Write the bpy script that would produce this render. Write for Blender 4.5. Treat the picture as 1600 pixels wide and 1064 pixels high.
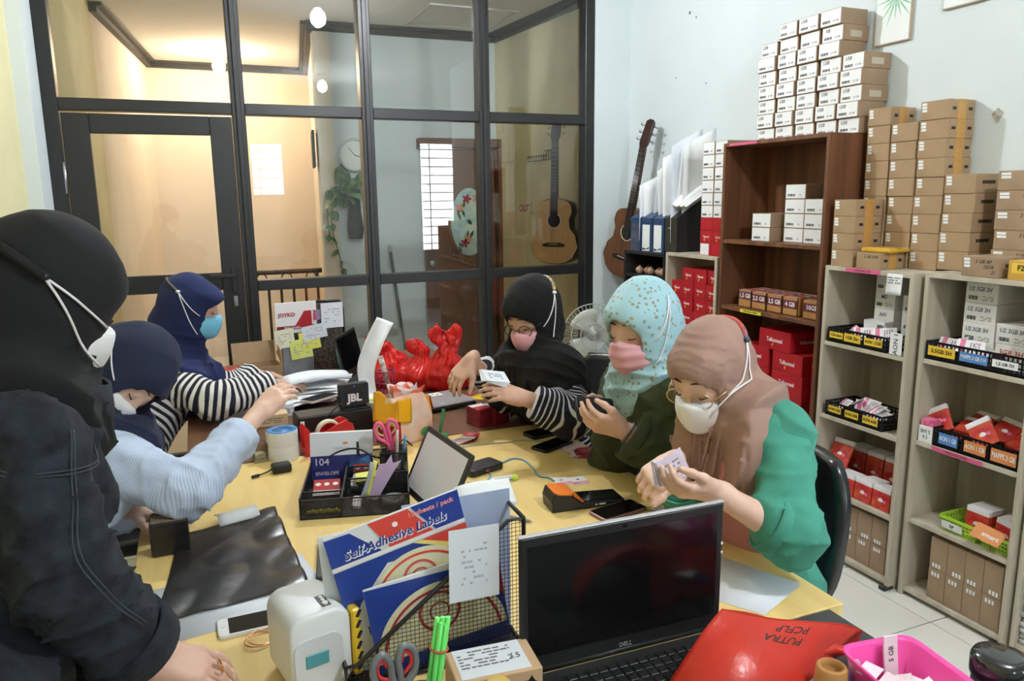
import bpy, bmesh, math, random
import numpy as np
from mathutils import Vector, Matrix
from math import sin, cos, pi, radians, sqrt, atan2

for _o in list(bpy.data.objects):
    bpy.data.objects.remove(_o, do_unlink=True)
SC = bpy.context.scene
COL = SC.collection
random.seed(7)

# ---------------------------------------------------------------- camera
FPX, CAMH = 1180.0, 1.58
_Y = Vector((298 - 800.0, 532 - 316.0, -FPX)).normalized()
_Z = Vector((1.0, 0.012, 0)).cross(_Y).normalized()
if _Z.y < 0:
    _Z = -_Z
_X = _Y.cross(_Z)
ROT = Matrix((_X, _Y, _Z))              # world = ROT @ camera
CAM = Vector((0, 0, CAMH))
cam_d = bpy.data.cameras.new('camera')
cam_d.sensor_width = 36.0
cam_d.lens = FPX * 36.0 / 1600.0
cam_d.clip_start = 0.05
cam = bpy.data.objects.new('camera', cam_d)
COL.objects.link(cam)
cam.matrix_world = Matrix.Translation(CAM) @ ROT.to_4x4()
SC.camera = cam

def ray(px, py):
    return ROT @ Vector((px - 800.0, 532.0 - py, -FPX))
def atz(px, py, z):
    d = ray(px, py); return CAM + d * ((z - CAMH) / d.z)
def atx(px, py, x):
    d = ray(px, py); return CAM + d * (x / d.x)
def aty(px, py, y):
    d = ray(px, py); return CAM + d * (y / d.y)
def atd(px, py, dep):
    return CAM + ray(px, py) * (dep / FPX)

# ---------------------------------------------------------------- world, lamps, exposure
world = bpy.data.worlds.new('daylight'); SC.world = world
world.use_nodes = True
_bg = world.node_tree.nodes['Background']
_bg.inputs[0].default_value = (0.86, 0.93, 1.0, 1)
_bg.inputs[1].default_value = 16.0
SC.view_settings.view_transform = 'Standard'
SC.view_settings.look = 'None'
SC.view_settings.exposure = 0.28
SC.view_settings.gamma = 1.0
SC.view_settings.use_curve_mapping = False

LAMP_W = (72.0, 78.0, 28.0)      # radiant power of the bulbs: partition end, rear, stairwell

# ---------------------------------------------------------------- materials
MATS = {}
def mat(name, col, rough=0.5, metal=0.0, var=0.0, vscale=8.0, bump=0.0, bscale=60.0, col2=None, spec=0.5,
        stretch=None, sheen=0.0, coat=0.0, alpha=1.0, trans=0.0, emit=0.0, obj_coords=True):
    """Principled material whose colour and relief vary through procedural noise."""
    if name in MATS:
        return MATS[name]
    m = bpy.data.materials.new(name); m.use_nodes = True
    nt = m.node_tree; N = nt.nodes; L = nt.links
    b = N['Principled BSDF']
    b.inputs['Roughness'].default_value = rough
    b.inputs['Metallic'].default_value = metal
    b.inputs['Specular IOR Level'].default_value = spec
    if sheen: b.inputs['Sheen Weight'].default_value = sheen
    if coat: b.inputs['Coat Weight'].default_value = coat
    if trans: b.inputs['Transmission Weight'].default_value = trans
    b.inputs['Alpha'].default_value = alpha
    c1 = (*col, 1)
    tc = N.new('ShaderNodeTexCoord'); mp = N.new('ShaderNodeMapping')
    L.new(tc.outputs['Object'], mp.inputs[0])
    if stretch: mp.inputs['Scale'].default_value = stretch
    nz = N.new('ShaderNodeTexNoise'); nz.inputs['Scale'].default_value = vscale; nz.inputs['Detail'].default_value = 4
    L.new(mp.outputs[0], nz.inputs['Vector'])
    mx = N.new('ShaderNodeMix'); mx.data_type = 'RGBA'
    v = var if col2 is None else 1.0
    if col2 is None:
        k = 1 - var
        c2 = (col[0] * k, col[1] * k, col[2] * k, 1)
    else:
        c2 = (*col2, 1)
    rp = N.new('ShaderNodeMapRange'); rp.inputs[1].default_value = 0.36; rp.inputs[2].default_value = 0.64
    L.new(nz.outputs[0], rp.inputs[0]); L.new(rp.outputs[0], mx.inputs[0])
    mx.inputs[6].default_value = c1; mx.inputs[7].default_value = c2
    L.new(mx.outputs[2], b.inputs['Base Color'])
    if emit:
        b.inputs['Emission Color'].default_value = c1; b.inputs['Emission Strength'].default_value = emit
    if bump:
        bz = N.new('ShaderNodeTexNoise'); bz.inputs['Scale'].default_value = bscale; bz.inputs['Detail'].default_value = 3
        L.new(mp.outputs[0], bz.inputs['Vector'])
        bp = N.new('ShaderNodeBump'); bp.inputs['Strength'].default_value = min(1, bump); bp.inputs['Distance'].default_value = 0.004
        L.new(bz.outputs[0], bp.inputs['Height']); L.new(bp.outputs[0], b.inputs['Normal'])
    MATS[name] = m
    return m

def glass_mat(name, tint=(1, 1, 1), ior=1.5, gain=1.0, rough=0.0):
    if name in MATS: return MATS[name]
    m = bpy.data.materials.new(name); m.use_nodes = True
    nt = m.node_tree; N = nt.nodes; L = nt.links
    N.remove(N['Principled BSDF'])
    t = N.new('ShaderNodeBsdfTransparent'); t.inputs[0].default_value = (*tint, 1)
    g = N.new('ShaderNodeBsdfGlossy'); g.inputs['Roughness'].default_value = rough
    fr = N.new('ShaderNodeFresnel'); fr.inputs[0].default_value = ior
    mu = N.new('ShaderNodeMath'); mu.operation = 'MULTIPLY'; mu.inputs[1].default_value = gain; mu.use_clamp = True
    mx = N.new('ShaderNodeMixShader')
    L.new(fr.outputs[0], mu.inputs[0]); L.new(mu.outputs[0], mx.inputs[0]); L.new(t.outputs[0], mx.inputs[1]); L.new(g.outputs[0], mx.inputs[2])
    L.new(mx.outputs[0], N['Material Output'].inputs[0])
    MATS[name] = m
    return m

def film_mat(name, col, opac=0.8, rough=0.25, bump=0.4, bscale=30):
    """thin plastic film: part diffuse, part translucent, part clear"""
    if name in MATS: return MATS[name]
    m = bpy.data.materials.new(name); m.use_nodes = True
    nt = m.node_tree; N = nt.nodes; L = nt.links
    b = N['Principled BSDF']; b.inputs['Base Color'].default_value = (*col, 1); b.inputs['Roughness'].default_value = rough
    b.inputs['Specular IOR Level'].default_value = 0.6
    tl = N.new('ShaderNodeBsdfTranslucent'); tl.inputs[0].default_value = (*col, 1)
    tr = N.new('ShaderNodeBsdfTransparent'); tr.inputs[0].default_value = (*[0.35 + 0.65 * c for c in col], 1)
    a = N.new('ShaderNodeMixShader'); a.inputs[0].default_value = 0.3
    c = N.new('ShaderNodeMixShader'); c.inputs[0].default_value = 1 - opac
    L.new(b.outputs[0], a.inputs[1]); L.new(tl.outputs[0], a.inputs[2])
    L.new(a.outputs[0], c.inputs[1]); L.new(tr.outputs[0], c.inputs[2]); L.new(c.outputs[0], N['Material Output'].inputs[0])
    tc = N.new('ShaderNodeTexCoord'); nz = N.new('ShaderNodeTexNoise'); nz.inputs['Scale'].default_value = bscale; nz.inputs['Detail'].default_value = 5
    L.new(tc.outputs['Object'], nz.inputs['Vector'])
    bp = N.new('ShaderNodeBump'); bp.inputs['Strength'].default_value = bump; bp.inputs['Distance'].default_value = 0.01
    L.new(nz.outputs[0], bp.inputs['Height']); L.new(bp.outputs[0], b.inputs['Normal'])
    MATS[name] = m
    return m

def srgb(r, g, b):
    f = lambda c: ((c / 255 + 0.055) / 1.055) ** 2.4 if c > 10 else c / 255 / 12.92
    return (f(r), f(g), f(b))

# ---------------------------------------------------------------- mesh helpers
_CACHE = {}
def mesh_from(name, V, F, smooth=False):
    me = bpy.data.meshes.new(name)
    me.from_pydata([tuple(v) for v in V], [], [tuple(f) for f in F]); me.update()
    if smooth:
        me.polygons.foreach_set('use_smooth', [True] * len(me.polygons))
    return me
def bm_mesh(bm, name='mesh', smooth=False):
    bmesh.ops.recalc_face_normals(bm, faces=bm.faces[:])
    me = bpy.data.meshes.new(name); bm.to_mesh(me); bm.free()
    if smooth:
        me.polygons.foreach_set('use_smooth', [True] * len(me.polygons))
    return me
def bm_box(bm, c, s, bev=0.0, M=None):
    r = bmesh.ops.create_cube(bm, size=1.0)
    vs = r['verts']
    for v in vs:
        v.co = Vector((v.co.x * s[0] + c[0], v.co.y * s[1] + c[1], v.co.z * s[2] + c[2]))
    if bev > 0:
        es = list({e for v in vs for e in v.link_edges})
        g = bmesh.ops.bevel(bm, geom=es, offset=bev, segments=1, affect='EDGES', profile=0.5)
        vs = list({v for f in g['faces'] for v in f.verts} | {v for v in vs if v.is_valid})
    if M is not None:
        for v in vs: v.co = M @ v.co
    return vs
def box(sx, sy, sz, bev=0.0015, c=(0, 0, 0)):
    """box mesh, centred in x and y, its base at z = 0 (+ offset c)"""
    k = ('box', round(sx, 5), round(sy, 5), round(sz, 5), bev, tuple(c))
    if k not in _CACHE:
        bm = bmesh.new(); bm_box(bm, (c[0], c[1], c[2] + sz / 2), (sx, sy, sz), min(bev, min(sx, sy, sz) * 0.45))
        _CACHE[k] = bm_mesh(bm, 'box')
    return _CACHE[k]
def boxes(lst, bev=0.0):
    bm = bmesh.new()
    for c, s in lst:
        bm_box(bm, c, s, bev)
    return bm_mesh(bm, 'boxes')
def lathe(prof, seg=24, smooth=True, cap=True):
    k = ('lathe', tuple(prof), seg, cap)
    if k in _CACHE: return _CACHE[k]
    V, F = [], []
    for r, z in prof:
        for i in range(seg):
            a = 2 * pi * i / seg; V.append((r * cos(a), r * sin(a), z))
    n = len(prof)
    for j in range(n - 1):
        for i in range(seg):
            F.append((j * seg + i, j * seg + (i + 1) % seg, (j + 1) * seg + (i + 1) % seg, (j + 1) * seg + i))
    if cap:
        F.append(tuple(range(seg))[::-1]); F.append(tuple((n - 1) * seg + i for i in range(seg)))
    me = mesh_from('lathe', V, F)
    if smooth:
        for p in me.polygons: p.use_smooth = len(p.vertices) == 4
    _CACHE[k] = me
    return me
def cyl(r, h, seg=24, r2=None):
    return lathe(((r, 0.0), (r if r2 is None else r2, h)), seg)
def smooth_path(pts, n=6):
    """Catmull-Rom through pts"""
    P = [Vector(p) for p in pts]
    if len(P) < 3: return P
    out = []
    for i in range(len(P) - 1):
        a = P[max(i - 1, 0)]; b = P[i]; c = P[i + 1]; d = P[min(i + 2, len(P) - 1)]
        for k in range(n):
            t = k / n
            out.append(0.5 * ((2 * b) + (c - a) * t + (2 * a - 5 * b + 4 * c - d) * t * t + (3 * b - a - 3 * c + d) * t ** 3))
    out.append(P[-1])
    return out
def tube(pts, r, seg=8, closed=False, flat=None):
    P = [Vector(p) for p in pts]; n = len(P)
    V, F = [], []
    up = Vector((0, 0, 1))
    prev = None
    for i, p in enumerate(P):
        if closed: t = (P[(i + 1) % n] - P[i - 1])
        else: t = P[min(i + 1, n - 1)] - P[max(i - 1, 0)]
        t = t.normalized() if t.length > 1e-9 else Vector((0, 0, 1))
        if prev is None:
            a = up.cross(t)
            if a.length < 0.1: a = Vector((1, 0, 0)).cross(t)
        else:
            a = prev - t * prev.dot(t)
        a.normalize(); prev = a.copy(); b = t.cross(a)
        rr = r[i] if isinstance(r, (list, tuple)) else r
        for k in range(seg):
            an = 2 * pi * k / seg
            V.append(p + a * (cos(an) * rr) + b * (sin(an) * rr * (flat if flat else 1)))
    m = n if closed else n - 1
    for i in range(m):
        j = (i + 1) % n
        for k in range(seg):
            F.append((i * seg + k, i * seg + (k + 1) % seg, j * seg + (k + 1) % seg, j * seg + k))
    if not closed:
        F.append(tuple(range(seg))[::-1]); F.append(tuple((n - 1) * seg + k for k in range(seg)))
    return mesh_from('tube', V, F, True)
def prism(poly, t, bev=0.0, smooth=False):
    """extrude a 2-D outline (x, y) by t in z"""
    bm = bmesh.new()
    vs = [bm.verts.new((x, y, 0)) for x, y in poly]
    f = bm.faces.new(vs)
    r = bmesh.ops.extrude_face_region(bm, geom=[f])
    for v in [g for g in r['geom'] if isinstance(g, bmesh.types.BMVert)]: v.co.z += t
    if bev > 0:
        bmesh.ops.recalc_face_normals(bm, faces=bm.faces[:])
        es = [e for e in bm.edges if abs(e.verts[0].co.z - e.verts[1].co.z) < 1e-7]
        bmesh.ops.bevel(bm, geom=es, offset=bev, segments=2, affect='EDGES', profile=0.5)
    return bm_mesh(bm, 'prism', smooth)
def rrect(w, h, r, n=5, cx=0, cy=0):
    out = []
    for (sx, sy, a0) in ((1, 1, 0), (-1, 1, pi / 2), (-1, -1, pi), (1, -1, 1.5 * pi)):
        for i in range(n + 1):
            a = a0 + (pi / 2) * i / n
            out.append((cx + sx * (w / 2 - r) + r * cos(a), cy + sy * (h / 2 - r) + r * sin(a)))
    return out
def ellipse(rx, ry, n=28, cx=0, cy=0):
    return [(cx + rx * cos(2 * pi * i / n), cy + ry * sin(2 * pi * i / n)) for i in range(n)]
def sheet(fn, nu, nv, th=0.0006, smooth=True):
    """thin curved sheet: fn(u, v) -> point, with real thickness"""
    P = [[Vector(fn(i / nu, j / nv)) for j in range(nv + 1)] for i in range(nu + 1)]
    V, F = [], []
    def idx(i, j, s): return s * (nu + 1) * (nv + 1) + i * (nv + 1) + j
    nrm = []
    for i in range(nu + 1):
        for j in range(nv + 1):
            a = P[min(i + 1, nu)][j] - P[max(i - 1, 0)][j]; b = P[i][min(j + 1, nv)] - P[i][max(j - 1, 0)]
            n = a.cross(b); nrm.append(n.normalized() if n.length > 1e-12 else Vector((0, 0, 1)))
            V.append(P[i][j])
    V += [V[k] - nrm[k] * th for k in range(len(nrm))]
    for i in range(nu):
        for j in range(nv):
            F.append((idx(i, j, 0), idx(i + 1, j, 0), idx(i + 1, j + 1, 0), idx(i, j + 1, 0)))
            F.append((idx(i, j, 1), idx(i, j + 1, 1), idx(i + 1, j + 1, 1), idx(i + 1, j, 1)))
    for i in range(nu):
        F.append((idx(i, 0, 0), idx(i, 0, 1), idx(i + 1, 0, 1), idx(i + 1, 0, 0)))
        F.append((idx(i, nv, 0), idx(i + 1, nv, 0), idx(i + 1, nv, 1), idx(i, nv, 1)))
    for j in range(nv):
        F.append((idx(0, j, 0), idx(0, j + 1, 0), idx(0, j + 1, 1), idx(0, j, 1)))
        F.append((idx(nu, j, 0), idx(nu, j, 1), idx(nu, j + 1, 1), idx(nu, j + 1, 0)))
    return mesh_from('sheet', V, F, smooth)

# ---------------------------------------------------------------- objects
def place(o, loc=(0, 0, 0), rot=(0, 0, 0), M=None):
    if M is not None: o.matrix_local = M
    else:
        o.location = loc; o.rotation_euler = rot
def link(name, data, m=None, parent=None, loc=(0, 0, 0), rot=(0, 0, 0), M=None):
    o = bpy.data.objects.new(name, data); COL.objects.link(o)
    if parent is not None: o.parent = parent
    place(o, loc, rot, M)
    if m is not None:
        if len(data.materials) == 0: data.materials.append(m)
        if data.materials[0] is not m:                      # shared mesh data, own material
            o.material_slots[0].link = 'OBJECT'; o.material_slots[0].material = m
    return o
def tag(o, label, cat, group=None):
    o['label'] = label; o['category'] = cat
    if group: o['group'] = group
    return o
def thing(name, label, cat, loc=(0, 0, 0), rotz=0.0, group=None, M=None):
    o = bpy.data.objects.new(name, None); COL.objects.link(o)
    o.empty_display_size = 0.05
    place(o, loc, (0, 0, rotz), M)
    return tag(o, label, cat, group)
def single(name, label, cat, me, m, loc=(0, 0, 0), rot=(0, 0, 0), group=None, M=None):
    return tag(link(name, me, m, None, loc, rot, M), label, cat, group)
def struct(name, me, m, loc=(0, 0, 0), rot=(0, 0, 0)):
    o = link(name, me, m, None, loc, rot); o['kind'] = 'structure'; return o
def frame(o, right, up):
    """matrix with local x = right, local y = up, local z = right x up"""
    r = Vector(right).normalized(); n = r.cross(Vector(up)).normalized(); u = n.cross(r)
    M = Matrix((r, u, n)).transposed().to_4x4(); M.translation = Vector(o)
    return M
def copy_tree(src, parent=None):
    c = src.copy(); COL.objects.link(c)
    if parent is not None: c.parent = parent
    for ch in src.children: copy_tree(ch, c)
    return c
_TXT = {}
def text_mesh(s, h, bold=0.0, shear=0.0, align='CENTER', ext=0.0002):
    k = (s, round(h, 5), bold, shear, align)
    if k in _TXT: return _TXT[k]
    cu = bpy.data.curves.new('txt', 'FONT'); cu.body = s; cu.size = h * 1.4; cu.align_x = align; cu.align_y = 'CENTER'
    cu.offset = bold * h; cu.extrude = ext; cu.shear = shear; cu.resolution_u = 2
    o = bpy.data.objects.new('txt', cu); COL.objects.link(o)
    dg = bpy.context.evaluated_depsgraph_get(); dg.update()
    me = bpy.data.meshes.new_from_object(o.evaluated_get(dg))
    bpy.data.objects.remove(o, do_unlink=True); bpy.data.curves.remove(cu)
    me.materials.clear()
    _TXT[k] = me
    return me
INK = lambda: mat('ink_black', (0.012, 0.012, 0.014), 0.6)
def write(parent, s, h, M, m=None, bold=0.0, shear=0.0, align='CENTER', name='lettering', fit=None):
    if fit:
        me = text_mesh(s, h, bold, shear, align); w = max(v.co.x for v in me.vertices) - min(v.co.x for v in me.vertices)
        if w > fit: M = M @ Matrix.Diagonal((fit / w, 1, 1, 1))
    return link(name, text_mesh(s, h, bold, shear, align), m or INK(), parent, M=M)

# ---------------------------------------------------------------- implicit surfaces (surface nets)
def cap(a, b, ra, rb=None, k=0.03):
    a = np.array(a, np.float32); b = np.array(b, np.float32); rb = ra if rb is None else rb
    def f(X, Y, Z):
        d = b - a; L2 = max(float(d @ d), 1e-10)
        t = np.clip(((X - a[0]) * d[0] + (Y - a[1]) * d[1] + (Z - a[2]) * d[2]) / L2, 0, 1)
        return np.sqrt((X - a[0] - t * d[0]) ** 2 + (Y - a[1] - t * d[1]) ** 2 + (Z - a[2] - t * d[2]) ** 2) - (ra + (rb - ra) * t)
    m = max(ra, rb)
    return (f, np.minimum(a, b) - m, np.maximum(a, b) + m, k)
def ell(c, r, A=None, k=0.03):
    """ellipsoid, axes = rows of A"""
    c = np.array(c, np.float32); r = np.array(r, np.float32)
    A = np.eye(3, dtype=np.float32) if A is None else np.array([list(x) for x in A], np.float32)
    def f(X, Y, Z):
        x, y, z = X - c[0], Y - c[1], Z - c[2]
        p = [(A[i][0] * x + A[i][1] * y + A[i][2] * z) / r[i] for i in range(3)]
        k0 = np.sqrt(p[0] ** 2 + p[1] ** 2 + p[2] ** 2)
        k1 = np.sqrt((p[0] / r[0]) ** 2 + (p[1] / r[1]) ** 2 + (p[2] / r[2]) ** 2) + 1e-6
        return k0 * (k0 - 1) / k1
    m = float(r.max())
    return (f, c - m, c + m, k)
def smin(a, b, k):
    if k <= 0: return np.minimum(a, b)
    h = np.maximum(k - np.abs(a - b), 0) / k
    return np.minimum(a, b) - h * h * k * 0.25
def field_at(prims, P):
    P = np.asarray(P, np.float32); F = np.full(P.shape[0], 5.0, np.float32)
    for f, lo, hi, k in prims:
        F = smin(F, f(P[:, 0], P[:, 1], P[:, 2]), k)
    return F
def isosurf(prims, h, cuts=(), disp=None, pad=0.012, clip=None):
    """mesh of the smooth union of prims; cuts = functions g(X,Y,Z), kept where g < 0; returns V, F"""
    lo = np.min([p[1] for p in prims], axis=0) - pad - 2 * h
    hi = np.max([p[2] for p in prims], axis=0) + pad + 2 * h
    if clip is not None:
        lo = np.maximum(lo, clip[0]); hi = np.minimum(hi, clip[1])
    n = np.ceil((hi - lo) / h).astype(int) + 1
    ax = [(lo[i] + h * np.arange(n[i])).astype(np.float32) for i in range(3)]
    F = np.full(tuple(n), 0.5, np.float32)
    for f, a, b, k in prims:
        m = k + 3 * h + pad
        s = []
        for i in range(3):
            i0 = max(int((a[i] - m - lo[i]) / h), 0); i1 = min(int((b[i] + m - lo[i]) / h) + 2, n[i])
            s.append(slice(i0, max(i1, i0)))
        s = tuple(s)
        if any(q.stop <= q.start for q in s): continue
        X = ax[0][s[0]][:, None, None]; Y = ax[1][s[1]][None, :, None]; Z = ax[2][s[2]][None, None, :]
        F[s] = smin(F[s], f(X, Y, Z), k)
    X = ax[0][:, None, None]; Y = ax[1][None, :, None]; Z = ax[2][None, None, :]
    if disp is not None: F = F + disp(X, Y, Z)
    for g in cuts: F = np.maximum(F, g(X, Y, Z))
    F[0] = F[-1] = 0.5; F[:, 0] = F[:, -1] = 0.5; F[:, :, 0] = F[:, :, -1] = 0.5
    return nets(F.astype(np.float32), lo, h)
def nets(F, lo, h):
    S = F < 0
    nx, ny, nz = F.shape
    c = np.zeros((nx - 1, ny - 1, nz - 1), np.int8)
    for dx in (0, 1):
        for dy in (0, 1):
            for dz in (0, 1):
                c += S[dx:nx - 1 + dx, dy:ny - 1 + dy, dz:nz - 1 + dz]
    act = (c > 0) & (c < 8)
    ids = np.argwhere(act)
    idx = np.full(act.shape, -1, np.int64); idx[act] = np.arange(len(ids))
    acc = np.zeros((len(ids), 3)); cnt = np.zeros(len(ids))
    i, j, k = ids[:, 0], ids[:, 1], ids[:, 2]
    for a in range(3):
        b, e = [q for q in range(3) if q != a]
        for u in (0, 1):
            for w in (0, 1):
                o0 = [0, 0, 0]; o0[b] = u; o0[e] = w; o1 = list(o0); o1[a] = 1
                f0 = F[i + o0[0], j + o0[1], k + o0[2]]; f1 = F[i + o1[0], j + o1[1], k + o1[2]]
                m = (f0 < 0) != (f1 < 0)
                t = np.where(m, f0 / np.where(m, f0 - f1, 1), 0)
                p = np.zeros((len(ids), 3)); p[:, a] = t; p[:, b] = u; p[:, e] = w
                acc += p * m[:, None]; cnt += m
    V = (ids + acc / np.maximum(cnt, 1)[:, None]) * h + lo
    Q = []
    for a in range(3):
        b, e = (a + 1) % 3, (a + 2) % 3
        s0 = [slice(None)] * 3; s1 = [slice(None)] * 3
        s0[a] = slice(0, -1); s1[a] = slice(1, None)
        d = S[tuple(s0)] != S[tuple(s1)]
        g = np.argwhere(d)
        g = g[(g[:, b] > 0) & (g[:, e] > 0) & (g[:, b] < F.shape[b] - 1) & (g[:, e] < F.shape[e] - 1)]
        inside = S[g[:, 0], g[:, 1], g[:, 2]]
        def cell(db, de):
            q = g.copy(); q[:, b] -= db; q[:, e] -= de
            return idx[q[:, 0], q[:, 1], q[:, 2]]
        quad = np.stack([cell(1, 1), cell(0, 1), cell(0, 0), cell(1, 0)], 1)
        quad[~inside] = quad[~inside][:, ::-1]
        Q.append(quad)
    Q = np.concatenate(Q)
    return V, Q[(Q >= 0).all(1)]
def np_mesh(V, Q, off=(0, 0, 0), relax=1, attr=None):
    V = np.array(V, np.float64)
    if relax and len(Q):
        for _ in range(relax):
            s = np.zeros_like(V); n = np.zeros(len(V))
            for a, b in ((0, 1), (1, 2), (2, 3), (3, 0)):
                np.add.at(s, Q[:, a], V[Q[:, b]]); np.add.at(n, Q[:, a], 1)
            V = 0.5 * V + 0.5 * s / np.maximum(n, 1)[:, None]
    me = bpy.data.meshes.new('surface')
    me.vertices.add(len(V)); me.vertices.foreach_set('co', (V - np.array(off)).astype(np.float32).ravel())
    me.loops.add(len(Q) * 4); me.loops.foreach_set('vertex_index', Q.astype(np.int32).ravel())
    me.polygons.add(len(Q)); me.polygons.foreach_set('loop_start', np.arange(0, len(Q) * 4, 4, dtype=np.int32))
    me.update(calc_edges=True); me.validate()
    me.polygons.foreach_set('use_smooth', [True] * len(me.polygons))
    if attr:
        for nm, val in attr.items():
            at = me.attributes.new(nm, 'FLOAT', 'POINT'); at.data.foreach_set('value', np.asarray(val, np.float32))
    return me
def waves(freq, amp, seed, n=7, axis=None):
    """sum of sines in random directions, for cloth folds"""
    rg = np.random.RandomState(seed); D = rg.normal(size=(n, 3)); D /= np.linalg.norm(D, axis=1)[:, None]
    if axis is not None:
        ax = np.array(axis, float); ax /= np.linalg.norm(ax); D -= 0.88 * (D @ ax)[:, None] * ax
    ph = rg.uniform(0, 6.28, n); fr = freq * rg.uniform(0.6, 1.5, n)
    def g(X, Y, Z):
        s = 0
        for q in range(n):
            s = s + np.sin(fr[q] * (D[q, 0] * X + D[q, 1] * Y + D[q, 2] * Z) + ph[q])
        return (s * (amp / n ** 0.5)).astype(np.float32)
    return g
# ================================================================= the setting
YP = 4.63                      # plane of the glass partition
XW = 2.78                      # right wall
XL = -0.72                     # left wall
YR = -2.5                      # rear wall, behind the camera
ZC, ZH = 3.0, 2.9              # ceilings: office, hall
M_white = mat('wall_white', srgb(214, 223, 226), 0.85, var=0.03, vscale=3, bump=0.12, bscale=90)
M_yel = mat('wall_yellow', srgb(231, 223, 178), 0.85, var=0.06, vscale=2.5, bump=0.15, bscale=70)
M_yel2 = mat('wall_ochre', srgb(226, 215, 170), 0.85, var=0.09, vscale=3, bump=0.2, bscale=60)
M_cream = mat('wall_cream', srgb(238, 226, 210), 0.85, var=0.05, vscale=3, bump=0.15, bscale=60)
M_ceil = mat('ceiling_white', srgb(236, 236, 232), 0.9, var=0.02)
M_tile = mat('floor_tile', srgb(236, 235, 226), 0.18, var=0.05, vscale=3, spec=0.5)
M_grout = mat('grout', srgb(66, 62, 58), 0.9, var=0.2)
M_black = mat('black_aluminium', srgb(30, 31, 32), 0.38, var=0.15, vscale=20)
M_dark = mat('dark_cornice', srgb(44, 40, 38), 0.6, var=0.2)
M_glass = glass_mat('window_glass', (0.97, 0.985, 0.98), 1.5, 1.35)
M_steel = mat('steel', (0.55, 0.55, 0.56), 0.3, metal=1.0, var=0.1)

def slab(x0, x1, y0, y1, z0, z1, bev=0.0):
    return boxes([(((x0 + x1) / 2, (y0 + y1) / 2, (z0 + z1) / 2), (x1 - x0, y1 - y0, z1 - z0))], bev)

fl = struct('floor', slab(-1.2, 5.6, YR - 0.1, 8.6, -0.12, -0.004), M_grout)
TS = 0.45
_tile = box(TS - 0.005, TS - 0.005, 0.008, 0.0012, c=(0, 0, -0.008))
_k = 0
for i in range(-8, 8):
    for j in range(-10, 15):
        cx, cy = 2.43 - TS / 2 + i * TS, 1.79 + TS / 2 + j * TS
        if -1.0 < cx < 3.0 and -1.3 < cy < 4.7 or (cx < 5.4 and cx > 2.9 and -1.3 < cy < 1.0):
            link('tile', _tile, M_tile, fl, (cx, cy, 0.0))
_far = struct('floor_hall', slab(-1.0, 3.0, 4.75, 8.5, -0.004, 0.0), M_tile)
struct('ceiling', slab(-1.2, 5.6, YR - 0.1, YP + 0.06, ZC, ZC + 0.1), M_ceil)
struct('ceiling_hall', slab(-1.2, 3.2, YP - 0.02, 8.6, ZH, ZH + 0.3), M_ceil)
struct('wall_left', slab(XL - 0.15, XL, YR, 4.30, 0, ZC), M_yel)
struct('trim_1', slab(XL - 0.15, -0.655, 4.30, YP + 0.05, 0, ZC), M_white)      # white pilaster beside the door
struct('wall_right', slab(XW, XW + 0.15, 0.9, YP + 0.1, 0, ZC), M_white)
struct('wall_right_return', slab(XW + 0.15, 5.6, 0.9, 1.05, 0, ZC), M_white)
struct('wall_far_right', slab(5.45, 5.6, YR, 0.9, 0, ZC), M_white)
struct('trim_2', slab(2.515, XW + 0.02, YP - 0.06, YP + 0.1, 0, ZC), M_white)       # white pier at the partition's end
# rear wall with three barred windows; their reflections show in the partition
def mirror_px(px, py):
    p = aty(px, py, 2 * YP - YR); return p.x, p.z
WIN = []
for (a, b, c, d) in ((386, 220, 449, 308), (652, 220, 719, 392), (806, 216, 834, 282)):
    x0, z1 = mirror_px(a, b); x1, z0 = mirror_px(c, d); WIN.append((x0, x1, z0, z1))
xs = [-1.0]
segs = []
for (x0, x1, z0, z1) in WIN:
    segs.append((xs[-1], x0, 0, ZC)); segs.append((x0, x1, 0, z0)); segs.append((x0, x1, z1, ZC)); xs.append(x1)
segs.append((xs[-1], 5.6, 0, ZC))
struct('wall_rear', boxes([(((a + b) / 2, YR - 0.06, (c + d) / 2), (b - a, 0.12, d - c)) for a, b, c, d in segs]), M_white)
for n, (x0, x1, z0, z1) in enumerate(WIN):
    w = bpy.data.objects.new('window_%d' % (n + 2), None); COL.objects.link(w); w['kind'] = 'structure'
    w.location = ((x0 + x1) / 2, YR, z0)
    W, H = x1 - x0, z1 - z0
    link('window_frame', boxes([((0, 0, 0.02), (W, 0.06, 0.04)), ((0, 0, H - 0.02), (W, 0.06, 0.04)),
                                ((-W / 2 + 0.02, 0, H / 2), (0.04, 0.06, H)), ((W / 2 - 0.02, 0, H / 2), (0.04, 0.06, H))]), M_white, w)
    link('pane', box(W - 0.08, 0.005, H - 0.08, 0, c=(0, -0.02, 0.04)), M_glass, w)
    nb = int(H / 0.13)
    for k in range(1, nb):
        link('bar', box(W - 0.06, 0.012, 0.012, 0), M_dark, w, (0, 0.02, H * k / nb))
    link('bar', box(0.012, 0.012, H - 0.06, 0), M_dark, w, (-W * 0.22, 0.02, 0.03))

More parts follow.
